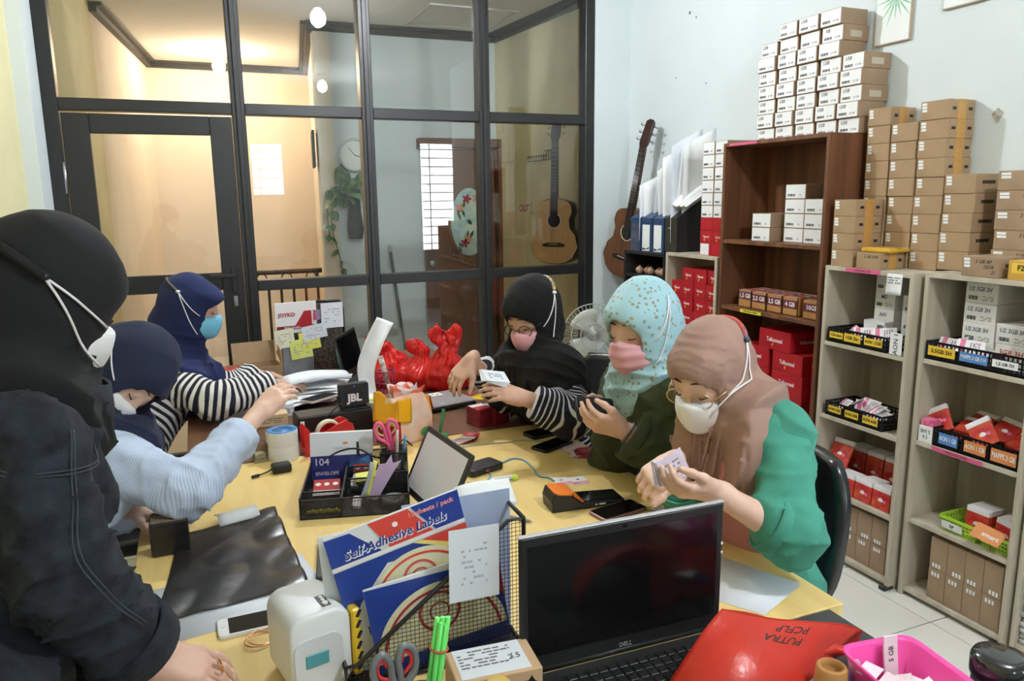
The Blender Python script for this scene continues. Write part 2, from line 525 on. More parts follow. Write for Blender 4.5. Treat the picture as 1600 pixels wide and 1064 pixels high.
# ------------------------------------------------------------- hall behind the glass
def seg_wall(name, p, q, m, z1=ZH, th=0.12):
    p, q = Vector((*p, 0)), Vector((*q, 0)); d = q - p; L = d.length
    o = struct(name, slab(0, L, 0, th, 0, z1), m, p, (0, 0, atan2(d.y, d.x)))
    return o
HA0, HA, HB, HC_, HD, HE, HF = (-0.62, 4.66), (-0.52, 6.05), (-0.28, 8.26), (1.21, 8.26), (0.95, 6.14), (2.42, 6.12), (2.55, 4.68)
seg_wall('wall_hall_left', HA0, HA, M_yel2)
seg_wall('wall_stair_left', HA, HB, M_cream)
seg_wall('wall_stair_back', HB, HC_, M_cream)
seg_wall('wall_stair_right', HC_, HD, M_cream)
seg_wall('wall_hall_back', HD, (HE[0] + 0.1, HE[1]), M_white)
seg_wall('wall_hall_right', HE, HF, M_yel2)
for n, (p, q) in enumerate(((HA, HB), (HB, HC_), (HC_, HD), (HD, HE), (HE, HF))):
    p, q = Vector((*p, 0)), Vector((*q, 0)); d = q - p
    struct('trim_%d' % (n + 3), boxes([((d.length / 2, -0.022, ZH - 0.03), (d.length + 0.06, 0.05, 0.06)), ((d.length / 2, -0.04, ZH - 0.012), (d.length + 0.1, 0.09, 0.024))]), M_dark, p, (0, 0, atan2(d.y, d.x)))

# ------------------------------------------------------------- the black framed glass partition
part = bpy.data.objects.new('window_1', None); COL.objects.link(part); part['kind'] = 'structure'; part.location = (0, YP, 0)
MX = [-0.62, 0.285, 1.003, 1.74, 2.485]
for i, x in enumerate(MX):
    link('mullion', box(0.07, 0.10, ZC, 0.004), M_black, part, (x, 0, 0))
    if 0 < i < 4: link('mullion_rib', box(0.026, 0.016, ZC, 0.003), M_black, part, (x, -0.056, 0))
zs = [0.0, 1.10, 2.085, ZC]
for i in range(4):
    x0, x1 = MX[i] + 0.035, MX[i + 1] - 0.035
    for z in ((0.0, 1.07, 2.055) if i else (2.055,)):
        link('transom', box(x1 - x0, 0.09, 0.06, 0.003), M_black, part, ((x0 + x1) / 2, 0, z))
    for j in range(3):
        if i == 0 and j < 2: continue
        link('pane', box(x1 - x0, 0.006, zs[j + 1] - zs[j] - 0.06, 0), M_glass, part, ((x0 + x1) / 2, 0.012, zs[j] + 0.03))
dr = bpy.data.objects.new('door_1', None); COL.objects.link(dr); dr['kind'] = 'structure'; dr.location = (-0.58, YP - 0.02, 0.01)
DW = 0.825
link('stile', box(0.125, 0.045, 2.03, 0.003), M_black, dr, (0.0625, 0, 0))
link('stile', box(0.115, 0.045, 2.03, 0.003), M_black, dr, (DW - 0.0575, 0, 0))
for z, h in ((0, 0.14), (1.075, 0.10), (1.93, 0.10)):
    link('rail', box(DW - 0.24, 0.043, h, 0.003), M_black, dr, ((0.125 + DW - 0.115) / 2, 0, z))
for z, h in ((0.14, 0.935), (1.175, 0.755)):
    link('pane', box(DW - 0.24, 0.006, h, 0), M_glass, dr, ((0.125 + DW - 0.115) / 2, 0, z))
link('hinge', cyl(0.008, 0.16, 10), M_steel, dr, (-0.008, -0.026, 1.62))
link('hinge', cyl(0.008, 0.16, 10), M_steel, dr, (-0.008, -0.026, 0.5))
_h = link('door_handle', boxes([((0, 0, 0.0), (0.03, 0.012, 0.14)), ((-0.06, -0.045, 0.03), (0.14, 0.014, 0.02)), ((0, -0.025, 0.03), (0.018, 0.05, 0.018))], 0.003), M_black, dr, (DW - 0.05, -0.028, 1.13))
_k = link('lock_plate', box(0.022, 0.006, 0.06, 0.002), M_steel, dr, (DW - 0.05, -0.025, 0.98))
link('key', boxes([((0, -0.018, 0.03), (0.003, 0.03, 0.006)), ((0, -0.038, 0.02), (0.003, 0.02, 0.026))]), M_steel, _k)

# ------------------------------------------------------------- lamps
def lamp(loc, power, col, label, drop=0.07, r=0.055, zc=ZC, end=''):
    t = thing('ceiling_lamp' + end, label, 'lamp', (loc[0], loc[1], zc))
    link('lamp_base', lathe(((0.0, 0), (0.06, 0), (0.06, -0.02), (0.035, -0.035), (0.03, -drop), (0.0, -drop)), 20, cap=False), mat('lamp_white', (0.8, 0.8, 0.78), 0.4), t)
    A = 4 * pi * r * r
    me = bpy.data.materials.new('bulb_glow'); me.use_nodes = True
    b = me.node_tree.nodes['Principled BSDF']
    b.inputs['Base Color'].default_value = (*col, 1)
    b.inputs['Emission Color'].default_value = (*col, 1); b.inputs['Emission Strength'].default_value = power / (pi * A)
    prof = [(0.0, -drop - 2 * r - 0.02)] + [(r * sin(a), -drop - r - 0.01 - r * 1.1 * cos(a)) for a in [pi * q / 10 for q in range(1, 9)]] + [(0.02, -drop + 0.005)]
    link('bulb' + end, lathe(tuple(prof), 20, cap=False), me, t)
    return t
lamp((0.95, 3.45), LAMP_W[0], (0.93, 0.97, 1.0), 'white globe bulb on the office ceiling near the glass partition', end='_offscreen')
lamp((1.5, 0.1), LAMP_W[1], (0.93, 0.97, 1.0), 'white globe bulb on the office ceiling near the rear windows', end='_offscreen')
lamp((0.33, 7.5), LAMP_W[2], (1.0, 0.79, 0.56), 'warm glowing bulb on the stairwell ceiling', zc=ZH)


# ------------------------------------------------------------- hall furnishings
M_door = mat('brown_door_wood', srgb(122, 78, 52), 0.4, var=0.25, vscale=5, stretch=(1, 1, 0.12), bump=0.1)
d2 = bpy.data.objects.new('door_2', None); COL.objects.link(d2); d2['kind'] = 'structure'; d2.location = (1.76, 6.10, 0)
link('door_leaf', box(0.62, 0.04, 1.98, 0.004), M_door, d2, (0.31, -0.02, 0))
for c, s in ((((0.675, -0.04, 1.0)), (0.07, 0.09, 2.0)), ((0.34, -0.04, 2.03), (0.76, 0.09, 0.07))):
    link('door_frame', box(s[0], s[1], s[2], 0.004), M_door, d2, (c[0], c[1], c[2] - s[2] / 2))
ov = link('oval_light', prism(ellipse(0.17, 0.285, 40), 0.012), mat('stained_sky', srgb(168, 206, 214), 0.2, var=0.2, vscale=9, col2=srgb(214, 226, 200)), d2, M=frame((0.38, -0.042, 1.39), (1, 0, 0), (0, 0, 1)))
ring = []
link('oval_rim', tube([(0.175 * cos(a), 0.292 * sin(a), 0.008) for a in [2 * pi * q / 40 for q in range(40)]], 0.014, 8, True), M_door, d2, M=frame((0.38, -0.042, 1.39), (1, 0, 0), (0, 0, 1)))
_rg = random.Random(3)
M_lf = mat('stained_leaf', srgb(52, 104, 74), 0.25, var=0.3, vscale=20)
for q in range(16):
    a = _rg.uniform(-0.9, 0.9); x = _rg.uniform(-0.1, 0.12); y = _rg.uniform(-0.24, 0.14); L = _rg.uniform(0.05, 0.1)
    link('glass_leaf', prism([(-0.012, 0), (0, -L / 2), (0.014, 0), (0, L / 2)], 0.004), M_lf, ov, (x, y, 0.012), (0, 0, a))
for q in range(5):
    x, y = (-0.02, 0.19) if q == 0 else (_rg.uniform(-0.1, 0.1), _rg.uniform(-0.2, 0.2))
    pts = [((0.03 + 0.012 * cos(5 * t)) * cos(t), (0.03 + 0.012 * cos(5 * t)) * sin(t)) for t in [2 * pi * k / 30 for k in range(30)]]
    link('glass_flower', prism(pts, 0.005), mat('stained_red', srgb(170, 40, 60), 0.25) if q < 2 else mat('stained_orange', srgb(226, 150, 110), 0.25), ov, (x, y, 0.012))
link('door_knob', lathe(((0.0, 0.0), (0.012, 0.0), (0.012, 0.03), (0.028, 0.04), (0.03, 0.055), (0.018, 0.068), (0.0, 0.07)), 16, cap=False), M_steel, d2, (0.045, -0.04, 1.06), (pi / 2, 0, 0))

# guitar hung in the hall, and the brown one by the white wall
def guitar(M, top, side, label, hook=True):
    t = thing('acoustic_guitar', label, 'guitar', M=M)
    n = 44
    half = []
    def w(s):      # half width along the body, s 0 (bottom) .. 1 (neck)
        ks = [(0, 0.0), (0.04, 0.095), (0.12, 0.155), (0.28, 0.188), (0.42, 0.172), (0.58, 0.122), (0.68, 0.118), (0.80, 0.138), (0.9, 0.132), (0.965, 0.10), (1, 0.03)]
        for (a, va), (b, vb) in zip(ks, ks[1:]):
            if a <= s <= b:
                q = (s - a) / (b - a); q = q * q * (3 - 2 * q) if a > 0.1 and b < 0.95 else q
                return va + (vb - va) * q
        return 0
    L = 0.47
    pts = [(w(i / n), L * i / n) for i in range(1, n + 1)] + [(-w(i / n), L * i / n) for i in range(n, 0, -1)]
    b = link('body', prism(pts, 0.09, 0.006), side, t)
    link('top_board', prism([(x * 0.975, y * 0.98 + 0.005) for x, y in pts], 0.004, 0.001), top, t, (0, 0, 0.0885))
    link('sound_hole', prism(ellipse(0.047, 0.047, 28), 0.001), M_black, t, (0, 0.315, 0.0925))
    link('rosette', tube([(0.053 * cos(a), 0.053 * sin(a), 0.001) for a in [2 * pi * q / 30 for q in range(30)]], 0.0035, 6, True), mat('rosette_cream', srgb(222, 205, 170), 0.4), t, (0, 0.315, 0.092))
    br = link('bridge', prism([(-0.08, -0.012), (0.08, -0.012), (0.09, 0.004), (0.05, 0.016), (-0.05, 0.016), (-0.09, 0.004)], 0.009, 0.002), mat('rosewood', srgb(52, 36, 30), 0.4, var=0.3), t, (0, 0.145, 0.0925))
    link('saddle', box(0.075, 0.003, 0.004, 0), mat('bone', (0.8, 0.77, 0.7), 0.4), br, (0, 0.005, 0.009))
    link('neck', prism([(-0.028, 0.40), (0.028, 0.40), (0.022, 0.86), (-0.022, 0.86)], 0.022, 0.004), side, t, (0, 0, 0.075))
    fb = link('fretboard', prism([(-0.028, 0.355), (0.028, 0.355), (0.0215, 0.862), (-0.0215, 0.862)], 0.006), mat('rosewood', srgb(52, 36, 30), 0.4, var=0.3), t, (0, 0, 0.0965))
    for k in range(14):
        y = 0.862 - 0.62 * (1 - 2 ** (-(k + 1) / 12))
        link('fret', box(0.046, 0.002, 0.0015, 0), M_steel, fb, (0, y, 0.006))
    hd = link('headstock', prism([(-0.023, 0), (0.023, 0), (0.036, 0.03), (0.034, 0.165), (0.012, 0.18), (-0.012, 0.18), (-0.034, 0.165), (-0.036, 0.03)], 0.016, 0.003), mat('headstock', srgb(58, 36, 28), 0.35, var=0.3), t, (0, 0.858, 0.086), (-0.2, 0, 0))
    for k in range(3):
        for s in (-1, 1):
            link('tuning_peg', lathe(((0.0, 0), (0.004, 0), (0.004, 0.016), (0.009, 0.02), (0.009, 0.034), (0.0, 0.036)), 8, cap=False), M_steel, hd, (s * 0.034, 0.05 + 0.045 * k, 0.008), (0, s * pi / 2, 0))
    for k in range(6):
        x0, x1 = -0.025 + 0.01 * k, -0.0175 + 0.007 * k
        link('string', tube([(x0, 0.15, 0.104), (x1, 0.862, 0.105)], 0.0007, 4), M_steel, t)
    return t
M_spruce = mat('spruce_top', srgb(206, 160, 104), 0.35, var=0.12, vscale=6, stretch=(8, 0.3, 1), coat=0.4)
M_gblack = mat('guitar_black', srgb(34, 32, 32), 0.25, var=0.1, coat=0.5)
_f = Vector((-0.80, -0.60, 0)).normalized(); _r = Vector((0, 0, 1)).cross(_f)
guitar(frame((2.415, 4.90, 1.105), _r, Vector((0, 0, 1)) + _f * -0.03), M_spruce, M_gblack, 'pale spruce guitar with black sides hung on the hall wall')
M_gbrown = mat('guitar_brown', srgb(112, 74, 52), 0.35, var=0.25, vscale=5, stretch=(6, 0.3, 1), coat=0.4)
_f = Vector((-0.97, -0.24, 0)).normalized(); _r = Vector((0, 0, 1)).cross(_f) + Vector((0, 0, -0.24))
guitar(frame((2.685, 4.40, 1.045), _r, Vector((0.0, 0.0, 1.0))), M_gbrown, mat('guitar_side', srgb(86, 54, 38), 0.35, var=0.2), 'dark brown guitar leaning on the white wall beside the box files')
# wire rack on the ochre wall
rk = thing('wire_rack', 'black wire rack on the ochre hall wall beside the guitar', 'rack', (2.475, 5.28, 1.93))
link('back_rail', tube([(0.02, -0.17, 0), (0.02, 0.17, 0)], 0.004, 6), M_black, rk)
link('front_rail', tube([(-0.06, -0.17, -0.045), (-0.06, 0.17, -0.045)], 0.004, 6), M_black, rk)
for k in range(9):
    y = -0.16 + 0.04 * k
    link('wire', tube([(0.02, y, 0.0), (0.012, y, -0.07), (-0.06, y, -0.075), (-0.06, y, -0.03)], 0.0025, 5), M_black, rk)
sg = thing('wall_sign', 'small white sign with red letters on the ochre hall wall', 'sign', M=frame((2.462, 5.62, 1.50), (0.09, -1, 0), (0, 0, 1)))
link('board', box(0.2, 0.085, 0.004, 0.001, c=(0, 0, 0)), mat('sign_white', srgb(225, 215, 190), 0.5), sg)
write(sg, 'OUT', 0.055, Matrix.Translation((0, 0, 0.0045)), mat('sign_red', srgb(170, 50, 50), 0.5), bold=0.04)

# stair railing
M_rail = mat('railing_bronze', srgb(84, 74, 64), 0.4, metal=0.6, var=0.2)
rl = thing('stair_railing', 'dark metal stair railing with upright bars and rings beyond the glass', 'railing', (0.3, 6.55, 0))
link('handrail', tube([(0.0, 0, 1.0), (0.68, 0, 1.0)], 0.02, 8), M_rail, rl)
link('lower_rail', tube([(0.0, 0, 0.12), (0.68, 0, 0.12)], 0.014, 8), M_rail, rl)
link('middle_rail', tube([(0.0, 0, 0.9), (0.68, 0, 0.9)], 0.012, 8), M_rail, rl)
for k in range(7):
    link('baluster', tube([(0.04 + 0.1 * k, 0, 0.0 if k in (0, 6) else 0.12), (0.04 + 0.1 * k, 0, 1.0 if k in (0, 6) else 0.9)], 0.011, 8), M_rail, rl)
for k in range(3):
    link('ring', tube([(0.19 + 0.2 * k + 0.04 * cos(a), 0, 0.95 + 0.04 * sin(a)) for a in [2 * pi * q / 20 for q in range(20)]], 0.006, 6, True), M_rail, rl)
# broom leaning on the wall
bm_ = thing('broom', 'grey long handled broom leaning on the white hall wall', 'broom', (1.53, 6.0, 0))
link('handle', tube([(0.02, -0.05, 0.14), (-0.055, 0.115, 1.17)], 0.012, 8), mat('broom_grey', srgb(96, 102, 108), 0.4), bm_)
link('handle_cap', lathe(((0.0, 0), (0.015, 0), (0.015, 0.05), (0.0, 0.06)), 10, cap=False), mat('cap_pale', srgb(190, 190, 190), 0.4), bm_, (-0.055, 0.115, 1.16))
link('brush_head', prism([(-0.12, 0), (0.12, 0), (0.09, 0.1), (0.03, 0.15), (-0.03, 0.15), (-0.09, 0.1)], 0.035, 0.006), mat('broom_blue', srgb(70, 90, 130), 0.6), bm_, (0.02, -0.035, 0.0), (pi / 2, 0, 0))
# pothos in a wall vase
pl = thing('hanging_plant', 'green pothos trailing from a dark vase on the white hall wall', 'plant', (1.10, 6.137, 1.5))
link('vase', lathe(((0.0, -0.22), (0.055, -0.22), (0.066, -0.14), (0.05, 0.0), (0.045, 0.1), (0.055, 0.16), (0.045, 0.165), (0.04, 0.1), (0.0, 0.0)), 18, cap=False), mat('vase_bark', srgb(66, 64, 58), 0.7, var=0.5, vscale=20, bump=0.6, bscale=50), pl, (0.09, -0.07, 0.0))
M_leaf = mat('pothos_leaf', srgb(84, 118, 82), 0.4, var=0.3, vscale=25, col2=srgb(128, 156, 112))
def leaf_mesh(L):
    def fn(u, v):
        w = (sin(pi * min(1, v ** 0.7)) ** 0.8) * 0.36 * L
        x = (u - 0.5) * 2 * w
        return (x, v * L, -0.25 * L * v * v + 0.18 * abs(x))
    return sheet(fn, 4, 7, 0.0008)
_lm = [leaf_mesh(0.15), leaf_mesh(0.10), leaf_mesh(0.075)]
link('wall_hook', box(0.02, 0.03, 0.05, 0.002), M_dark, pl, (0.09, -0.012, 0.08))
vines = [[(0.09, -0.07, 0.14), (0.03, -0.12, 0.22), (-0.06, -0.12, 0.1), (-0.1, -0.09, -0.1), (-0.06, -0.08, -0.3), (-0.03, -0.08, -0.45)],
         [(0.09, -0.07, 0.14), (0.0, -0.1, 0.18), (-0.1, -0.12, 0.16), (-0.13, -0.1, 0.0), (-0.12, -0.09, -0.18)],
         [(0.09, -0.07, 0.14), (0.1, -0.1, 0.25), (0.16, -0.12, 0.3)], [(0.09, -0.07, 0.14), (0.04, -0.08, 0.3), (0.0, -0.08, 0.36)]]
_rg = random.Random(5)
for v in vines:
    p = smooth_path(v, 6)
    link('stem', tube(p, 0.0035, 5), mat('pothos_stem', srgb(92, 108, 66), 0.6), pl)
    for q in range(3, len(p), 3):
        big = 0 if q < 10 else (1 if q < 18 else 2)
        o = link('leaf', _lm[big], M_leaf, pl, p[q], (_rg.uniform(-2.4, -1.2), _rg.uniform(-0.5, 0.5), _rg.uniform(-1.2, 1.2)))
ck = thing('wall_clock', 'round white wall clock on the white hall wall above the plant', 'clock', M=frame((1.22, 6.125, 1.93), (1, 0, 0), (0, 0, 1)))
link('clock_rim', tube([(0.12 * cos(a), 0.12 * sin(a), 0.012) for a in [2 * pi * q / 32 for q in range(32)]], 0.01, 8, True), mat('clock_rim', srgb(205, 208, 206), 0.4), ck)
link('dial', prism(ellipse(0.118, 0.118, 32), 0.01), mat('clock_dial', srgb(228, 230, 228), 0.5), ck)
link('clock_hand', box(0.004, 0.08, 0.002, 0, c=(0, 0.035, 0)), INK(), ck, (0, 0, 0.011), (0, 0, 0.7))
link('clock_hand', box(0.006, 0.055, 0.002, 0, c=(0, 0.025, 0)), INK(), ck, (0, 0, 0.011), (0, 0, -1.9))
pf = thing('picture_frame', 'narrow dark framed picture on the stairwell side wall', 'picture', M=frame((0.945, 6.32, 1.98), (-0.12, -1, 0), (0, 0, 1)))
link('frame', box(0.3, 0.28, 0.02, 0.004, c=(0, 0, 0)), M_dark, pf)
link('print', box(0.25, 0.23, 0.004, 0, c=(0, 0, 0.019)), mat('print_beige', srgb(160, 150, 140), 0.6, var=0.4), pf)
struct('trim_9', boxes([((0, -0.31, 0), (0.66, 0.014, 0.014)), ((0, 0.31, 0), (0.66, 0.014, 0.014)), ((-0.32, 0, 0), (0.014, 0.62, 0.014)), ((0.32, 0, 0), (0.014, 0.62, 0.014))]), mat('hatch_frame', srgb(206, 204, 198), 0.8), (1.95, 5.6, ZH - 0.004))
# pictures on the white wall
def painting(y0, y1, z0, z1, label):
    t = thing('painting', label, 'painting', M=frame((XW - 0.0005, (y0 + y1) / 2, (z0 + z1) / 2), (0, -1, 0), (0, 0, 1)))
    w, h = y1 - y0, z1 - z0
    link('panel', box(w, h, 0.014, 0.001), mat('panel_white', srgb(232, 236, 236), 0.6, var=0.03), t)
    link('edge', boxes([((0, -h / 2 - 0.002, 0.007), (w + 0.008, 0.004, 0.016)), ((w / 2 + 0.002, 0, 0.007), (0.004, h, 0.016))]), mat('panel_edge', srgb(178, 160, 140), 0.6), t)
    return t, w, h
t, w, h = painting(2.385, 2.555, 2.205, 2.50, 'white wall panel painted with a green palm leaf')
M_palm = mat('palm_green', srgb(104, 178, 134), 0.6, var=0.3, vscale=30, col2=srgb(150, 204, 168))
for k in range(11):
    a = radians(-100 + 20 * k) - 0.35
    L = 0.10 + 0.02 * sin(k * 1.7)
    link('leaf_blade', prism([(0, 0), (0.004, L * 0.4), (0, L), (-0.004, L * 0.4)], 0.0006), M_palm, t, (0.012, 0.03, 0.0142), (0, 0, a + pi))
painting(2.06, 2.235, 2.285, 2.58, 'plain white wall panel beside the palm leaf panel')
M_spot = mat('wall_scuff', srgb(190, 186, 174), 0.9, var=0.4, vscale=60)
link('plaster_patch', prism([(0.02 * (1 + 0.3 * sin(3 * a)) * cos(a), 0.024 * (1 + 0.2 * cos(4 * a)) * sin(a)) for a in [2 * pi * q / 18 for q in range(18)]], 0.001), M_spot, bpy.data.objects['wall_right'], M=frame((XW, 1.98, 1.86), (0, -1, 0), (0, 0, 1)))
for (px, py, s) in ((1078, 20, 0.008), (1088, 27, 0.005), (1056, 122, 0.004), (1103, 130, 0.004)):
    p = atx(px, py, XW); link('nail_hole', prism(ellipse(s, s * 1.2, 10), 0.001), mat('hole_grey', srgb(96, 96, 96), 0.9), bpy.data.objects['wall_right'], M=frame((XW, p.y, p.z), (0, -1, 0), (0, 0, 1)))
# ================================================================= shelves along the right wall
M_oak = mat('pale_oak', srgb(200, 192, 174), 0.55, var=0.2, vscale=9, stretch=(1.5, 1.5, 0.12), col2=srgb(174, 163, 144), bump=0.15, bscale=40)
M_wal = mat('walnut', srgb(126, 82, 54), 0.45, var=0.2, vscale=7, stretch=(2.5, 2.5, 0.1), col2=srgb(92, 58, 38), bump=0.1, bscale=40)
M_cubeb = mat('cube_black', srgb(28, 28, 30), 0.45, var=0.2)
def bookcase(label, xf, dep, y0, y1, H, levels, m, th=0.018, plinth=0.02, name='bookcase', back=True):
    t = thing(name, label, 'bookcase', (xf, (y0 + y1) / 2, 0))
    W = y1 - y0
    for s in (-1, 1):
        link('side_panel', box(dep, th, H, 0.0015), m, t, (dep / 2, s * (W / 2 - th / 2), 0))
    link('top_panel', box(dep, W - 2 * th, th, 0.001), m, t, (dep / 2, 0, H - th))
    for z in [plinth] + list(levels):
        link('shelf_board', box(dep - 0.006, W - 2 * th, th, 0.001), m, t, (dep / 2 + 0.002, 0, z))
    if back: link('back_panel', box(0.004, W - 0.006, H - 0.01, 0), m, t, (dep - 0.003, 0, 0.005))
    return t
XA, XB = 2.47, 2.50
BRN = bookcase('tall dark brown wooden bookcase with white cartons on its top', XA, 0.285, 2.475, 3.165, 1.835, [0.545, 1.012, 1.345], M_wal)
SA = bookcase('pale oak bookcase next to the brown bookcase', XA, 0.295, 2.02, 2.455, 1.285, [0.292, 0.622, 0.945], M_oak)
SB = bookcase('pale oak bookcase holding the lime green baskets', XB, 0.27, 1.565, 1.998, 1.292, [0.31, 0.628, 0.95], M_oak)
SCs = bookcase('pale oak bookcase holding white paper at its base', 2.515, 0.255, 1.125, 1.552, 1.292, [0.31, 0.628, 0.95], M_oak)
CB1 = bookcase('black cube shelf under the blue box files', XA, 0.285, 3.655, 4.10, 1.255, [0.4, 0.8, 1.095], M_cubeb, name='cube_shelf')
CB2 = bookcase('pale oak cube shelf full of red boxes beside the brown bookcase', XA, 0.285, 3.185, 3.645, 1.27, [0.45, 0.86], M_oak, name='cube_shelf')
for y in (2.43, 2.035, 1.59):
    link('foot', box(0.05, 0.03, 0.02, 0.002), M_black, SA if y > 2 else SB, (0.01, (y - 2.2375) if y > 2 else (y - 1.78), -0.001))

FRONT = lambda d, y, z: frame((-d / 2 - 0.0004, y, z), (0, -1, 0), (0, 0, 1))     # on a box's face towards the room
SIDE = lambda w, x, z: frame((x, -w / 2 - 0.0004, z), (1, 0, 0), (0, 0, 1))       # on a box's end towards the camera
M_card = mat('cardboard', srgb(166, 138, 106), 0.75, var=0.12, vscale=12, bump=0.08, bscale=120)
M_card2 = mat('cardboard_grey', srgb(160, 134, 108), 0.7, var=0.15, vscale=12)
M_paper = mat('paper_white', srgb(236, 238, 240), 0.7, var=0.03, vscale=20)
M_ptape = mat('packing_tape', srgb(196, 148, 84), 0.25, var=0.15, vscale=25)
M_red = mat('telecom_red', srgb(176, 26, 38), 0.4, var=0.18, vscale=10)
M_redp = mat('red_ink', srgb(190, 40, 44), 0.6)
def barcode(w, h, n=14, seed=1):
    k = ('bar', w, h, n, seed)
    if k in _CACHE: return _CACHE[k]
    rg = random.Random(seed); x = -w / 2; L = []
    while x < w / 2:
        q = rg.uniform(0.25, 1.0) * w / n; L.append(((x + q / 2, 0, 0.0002), (q, h, 0.0003))); x += q + rg.uniform(0.3, 0.9) * w / n
    _CACHE[k] = boxes(L); return _CACHE[k]
def stripes(w, h, n, seed=1, fill=0.8):
    """lines of small print"""
    k = ('str', w, h, n, seed)
    if k in _CACHE: return _CACHE[k]
    rg = random.Random(seed); L = []
    for i in range(n):
        y = h / 2 - (i + 0.5) * h / n; x = -w / 2
        while x < w / 2 - 0.002:
            q = min(rg.uniform(0.08, 0.22) * w, w / 2 - x)
            if rg.random() < fill: L.append(((x + q * 0.42, y, 0.0001), (q * 0.84, h / n * 0.42, 0.0002)))
            x += q
    _CACHE[k] = boxes(L); return _CACHE[k]

ORD = ['first', 'second', 'third', 'fourth', 'fifth', 'sixth', 'seventh', 'eighth', 'ninth', 'tenth']
# --- white fronted cartons
def white_carton(x, y, z, d, w, h, label, group, hand=None, small='2.5 GB', yaw=0.0, side=False, body=None):
    t = thing('carton', label, 'box', (x, y, z), yaw, group)
    link('carton_body', box(d, w, h, 0.002), body or M_card2, t)
    fr = link('front_label', box(0.0008, w - 0.008, h - 0.005, 0, c=(-d / 2 - 0.0002, 0, 0.0025)), M_paper, t)
    link('barcode', barcode(w * 0.36, h * 0.16), INK(), fr, M=FRONT(d + 0.001, w * 0.2, h * 0.26))
    write(fr, small, h * 0.12, FRONT(d + 0.001, -w * 0.24, h * 0.26))
    if hand: write(fr, hand, h * 0.22, FRONT(d + 0.001, w * 0.22, h * 0.72), bold=0.015, shear=0.2)
    if side: link('clear_tape', box(d * 0.45, 0.0006, h * 0.4, 0, c=(0, -w / 2 - 0.0002, h * 0.25)), mat('clear_tape', srgb(190, 178, 160), 0.15), t)
    return t
rg = random.Random(11)
cols = [(3.045, 7), (2.915, 8), (2.785, 8), (2.655, 8), (2.53, 5)]
for ci, (yc, n) in enumerate(cols):
    for k in range(n):
        hand = 'U5B' if not (ci < 3 and k > n - 3) or k == n - 1 else None
        if ci == 3 and k >= 5: hand = 'VB' if k == 6 else None
        white_carton(2.70 + rg.uniform(-0.004, 0.004) - (0.01 if k % 2 else 0), yc + rg.uniform(-0.003, 0.003) + 0.002 * k * (0.3), 1.835 + 0.066 * k, 0.15, 0.118, 0.0655,
                     'white fronted carton, %s up in the %s stack from the guitar on the brown bookcase' % (ORD[k], ORD[ci]), 'white cartons on the brown bookcase', hand, yaw=rg.uniform(-0.02, 0.02), side=(ci >= 3 and k % 2 == 0))
# white cartons over red boxes left of the brown bookcase
for k in range(6):
    for c in range(2):
        white_carton(2.60, 3.322 - 0.103 * c, 1.468 + 0.0645 * k, 0.2, 0.099, 0.064, 'white carton, %s up on the red boxes, in the stack %s the brown bookcase' % (ORD[k], 'touching' if c else 'away from'), 'white cartons on the red boxes', None, small='GB', yaw=rg.uniform(-0.015, 0.015))
def red_box(x, y, z, d, w, h, label, group, yaw=0.0, txt=True, note=False, th=None, side=False):
    t = thing('red_box', label, 'box', (x, y, z), yaw, group)
    link('box_body', box(d, w, h, 0.0015), M_red, t)
    if txt:
        hh = th or h * 0.17
        write(t, 'Telkomsel', hh, FRONT(d, 0.0, h * 0.5), M_paper, bold=0.02, fit=w * 0.5)
        link('flame_mark', prism([(-0.009, 0.0), (0.006, 0.012), (0.002, 0.0), (-0.002, -0.012)], 0.0003), mat('flame_yellow', srgb(238, 160, 40), 0.5), t, M=FRONT(d, 0.01, h * 0.27))
    if side:
        write(t, 'Telkomsel', h * 0.17, SIDE(w, 0.0, h * 0.5), M_paper, bold=0.02)
    if note:
        link('paper_note', box(0.0006, w * 0.7, h * 0.9, 0, c=(-d / 2 - 0.0004, w * 0.08, h * 0.05)), M_paper, t)
    return t
for k in range(3):
    for c in range(2):
        red_box(2.60, 3.322 - 0.103 * c, 1.27 + 0.066 * k, 0.2, 0.101, 0.0655, 'red box, %s up below the white cartons, %s the brown bookcase' % (ORD[k], 'touching' if c else 'away from'), 'red boxes under white cartons', txt=(k != 0 and k != 2), note=(k == 0 and c == 0))
for r in range(4):
    for c in range(4):
        if c == 0 and r == 3: continue
        red_box(2.60 + rg.uniform(-.006, .006), 3.575 - 0.108 * c, 0.878 + 0.0785 * r, 0.2, 0.104, 0.078, 'small red box, %s up in the %s stack from the black cube shelf' % (ORD[r], ORD[c]), 'red boxes inside the oak cube shelf', yaw=rg.uniform(-.02, .02))
# cartons in the upper compartment of the brown bookcase (z = 1.363)
Z1 = 1.363
for (x, y, k, yaw) in ((2.60, 2.925, 0, 0), (2.60, 2.925, 1, .02), (2.64, 2.86, 0, 0), (2.63, 2.625, 0, 0), (2.63, 2.625, 1, 0), (2.63, 2.625, 2, 0), (2.64, 2.762, 0, 0), (2.64, 2.762, 1, 0), (2.64, 2.762, 2, 0), (2.64, 2.762, 3, 0.01)):
    if x == 2.64 and y == 2.86: continue
    white_carton(x, y, Z1 + 0.0665 * k, 0.16 if y > 2.8 else 0.14, 0.128, 0.066, 'white fronted carton inside the brown bookcase, %s up in the %s stack from the guitar' % (ORD[k], 'first' if y > 2.9 else ('second' if y > 2.7 else 'third')), 'white cartons inside the brown bookcase', None, small='2.5', yaw=yaw)
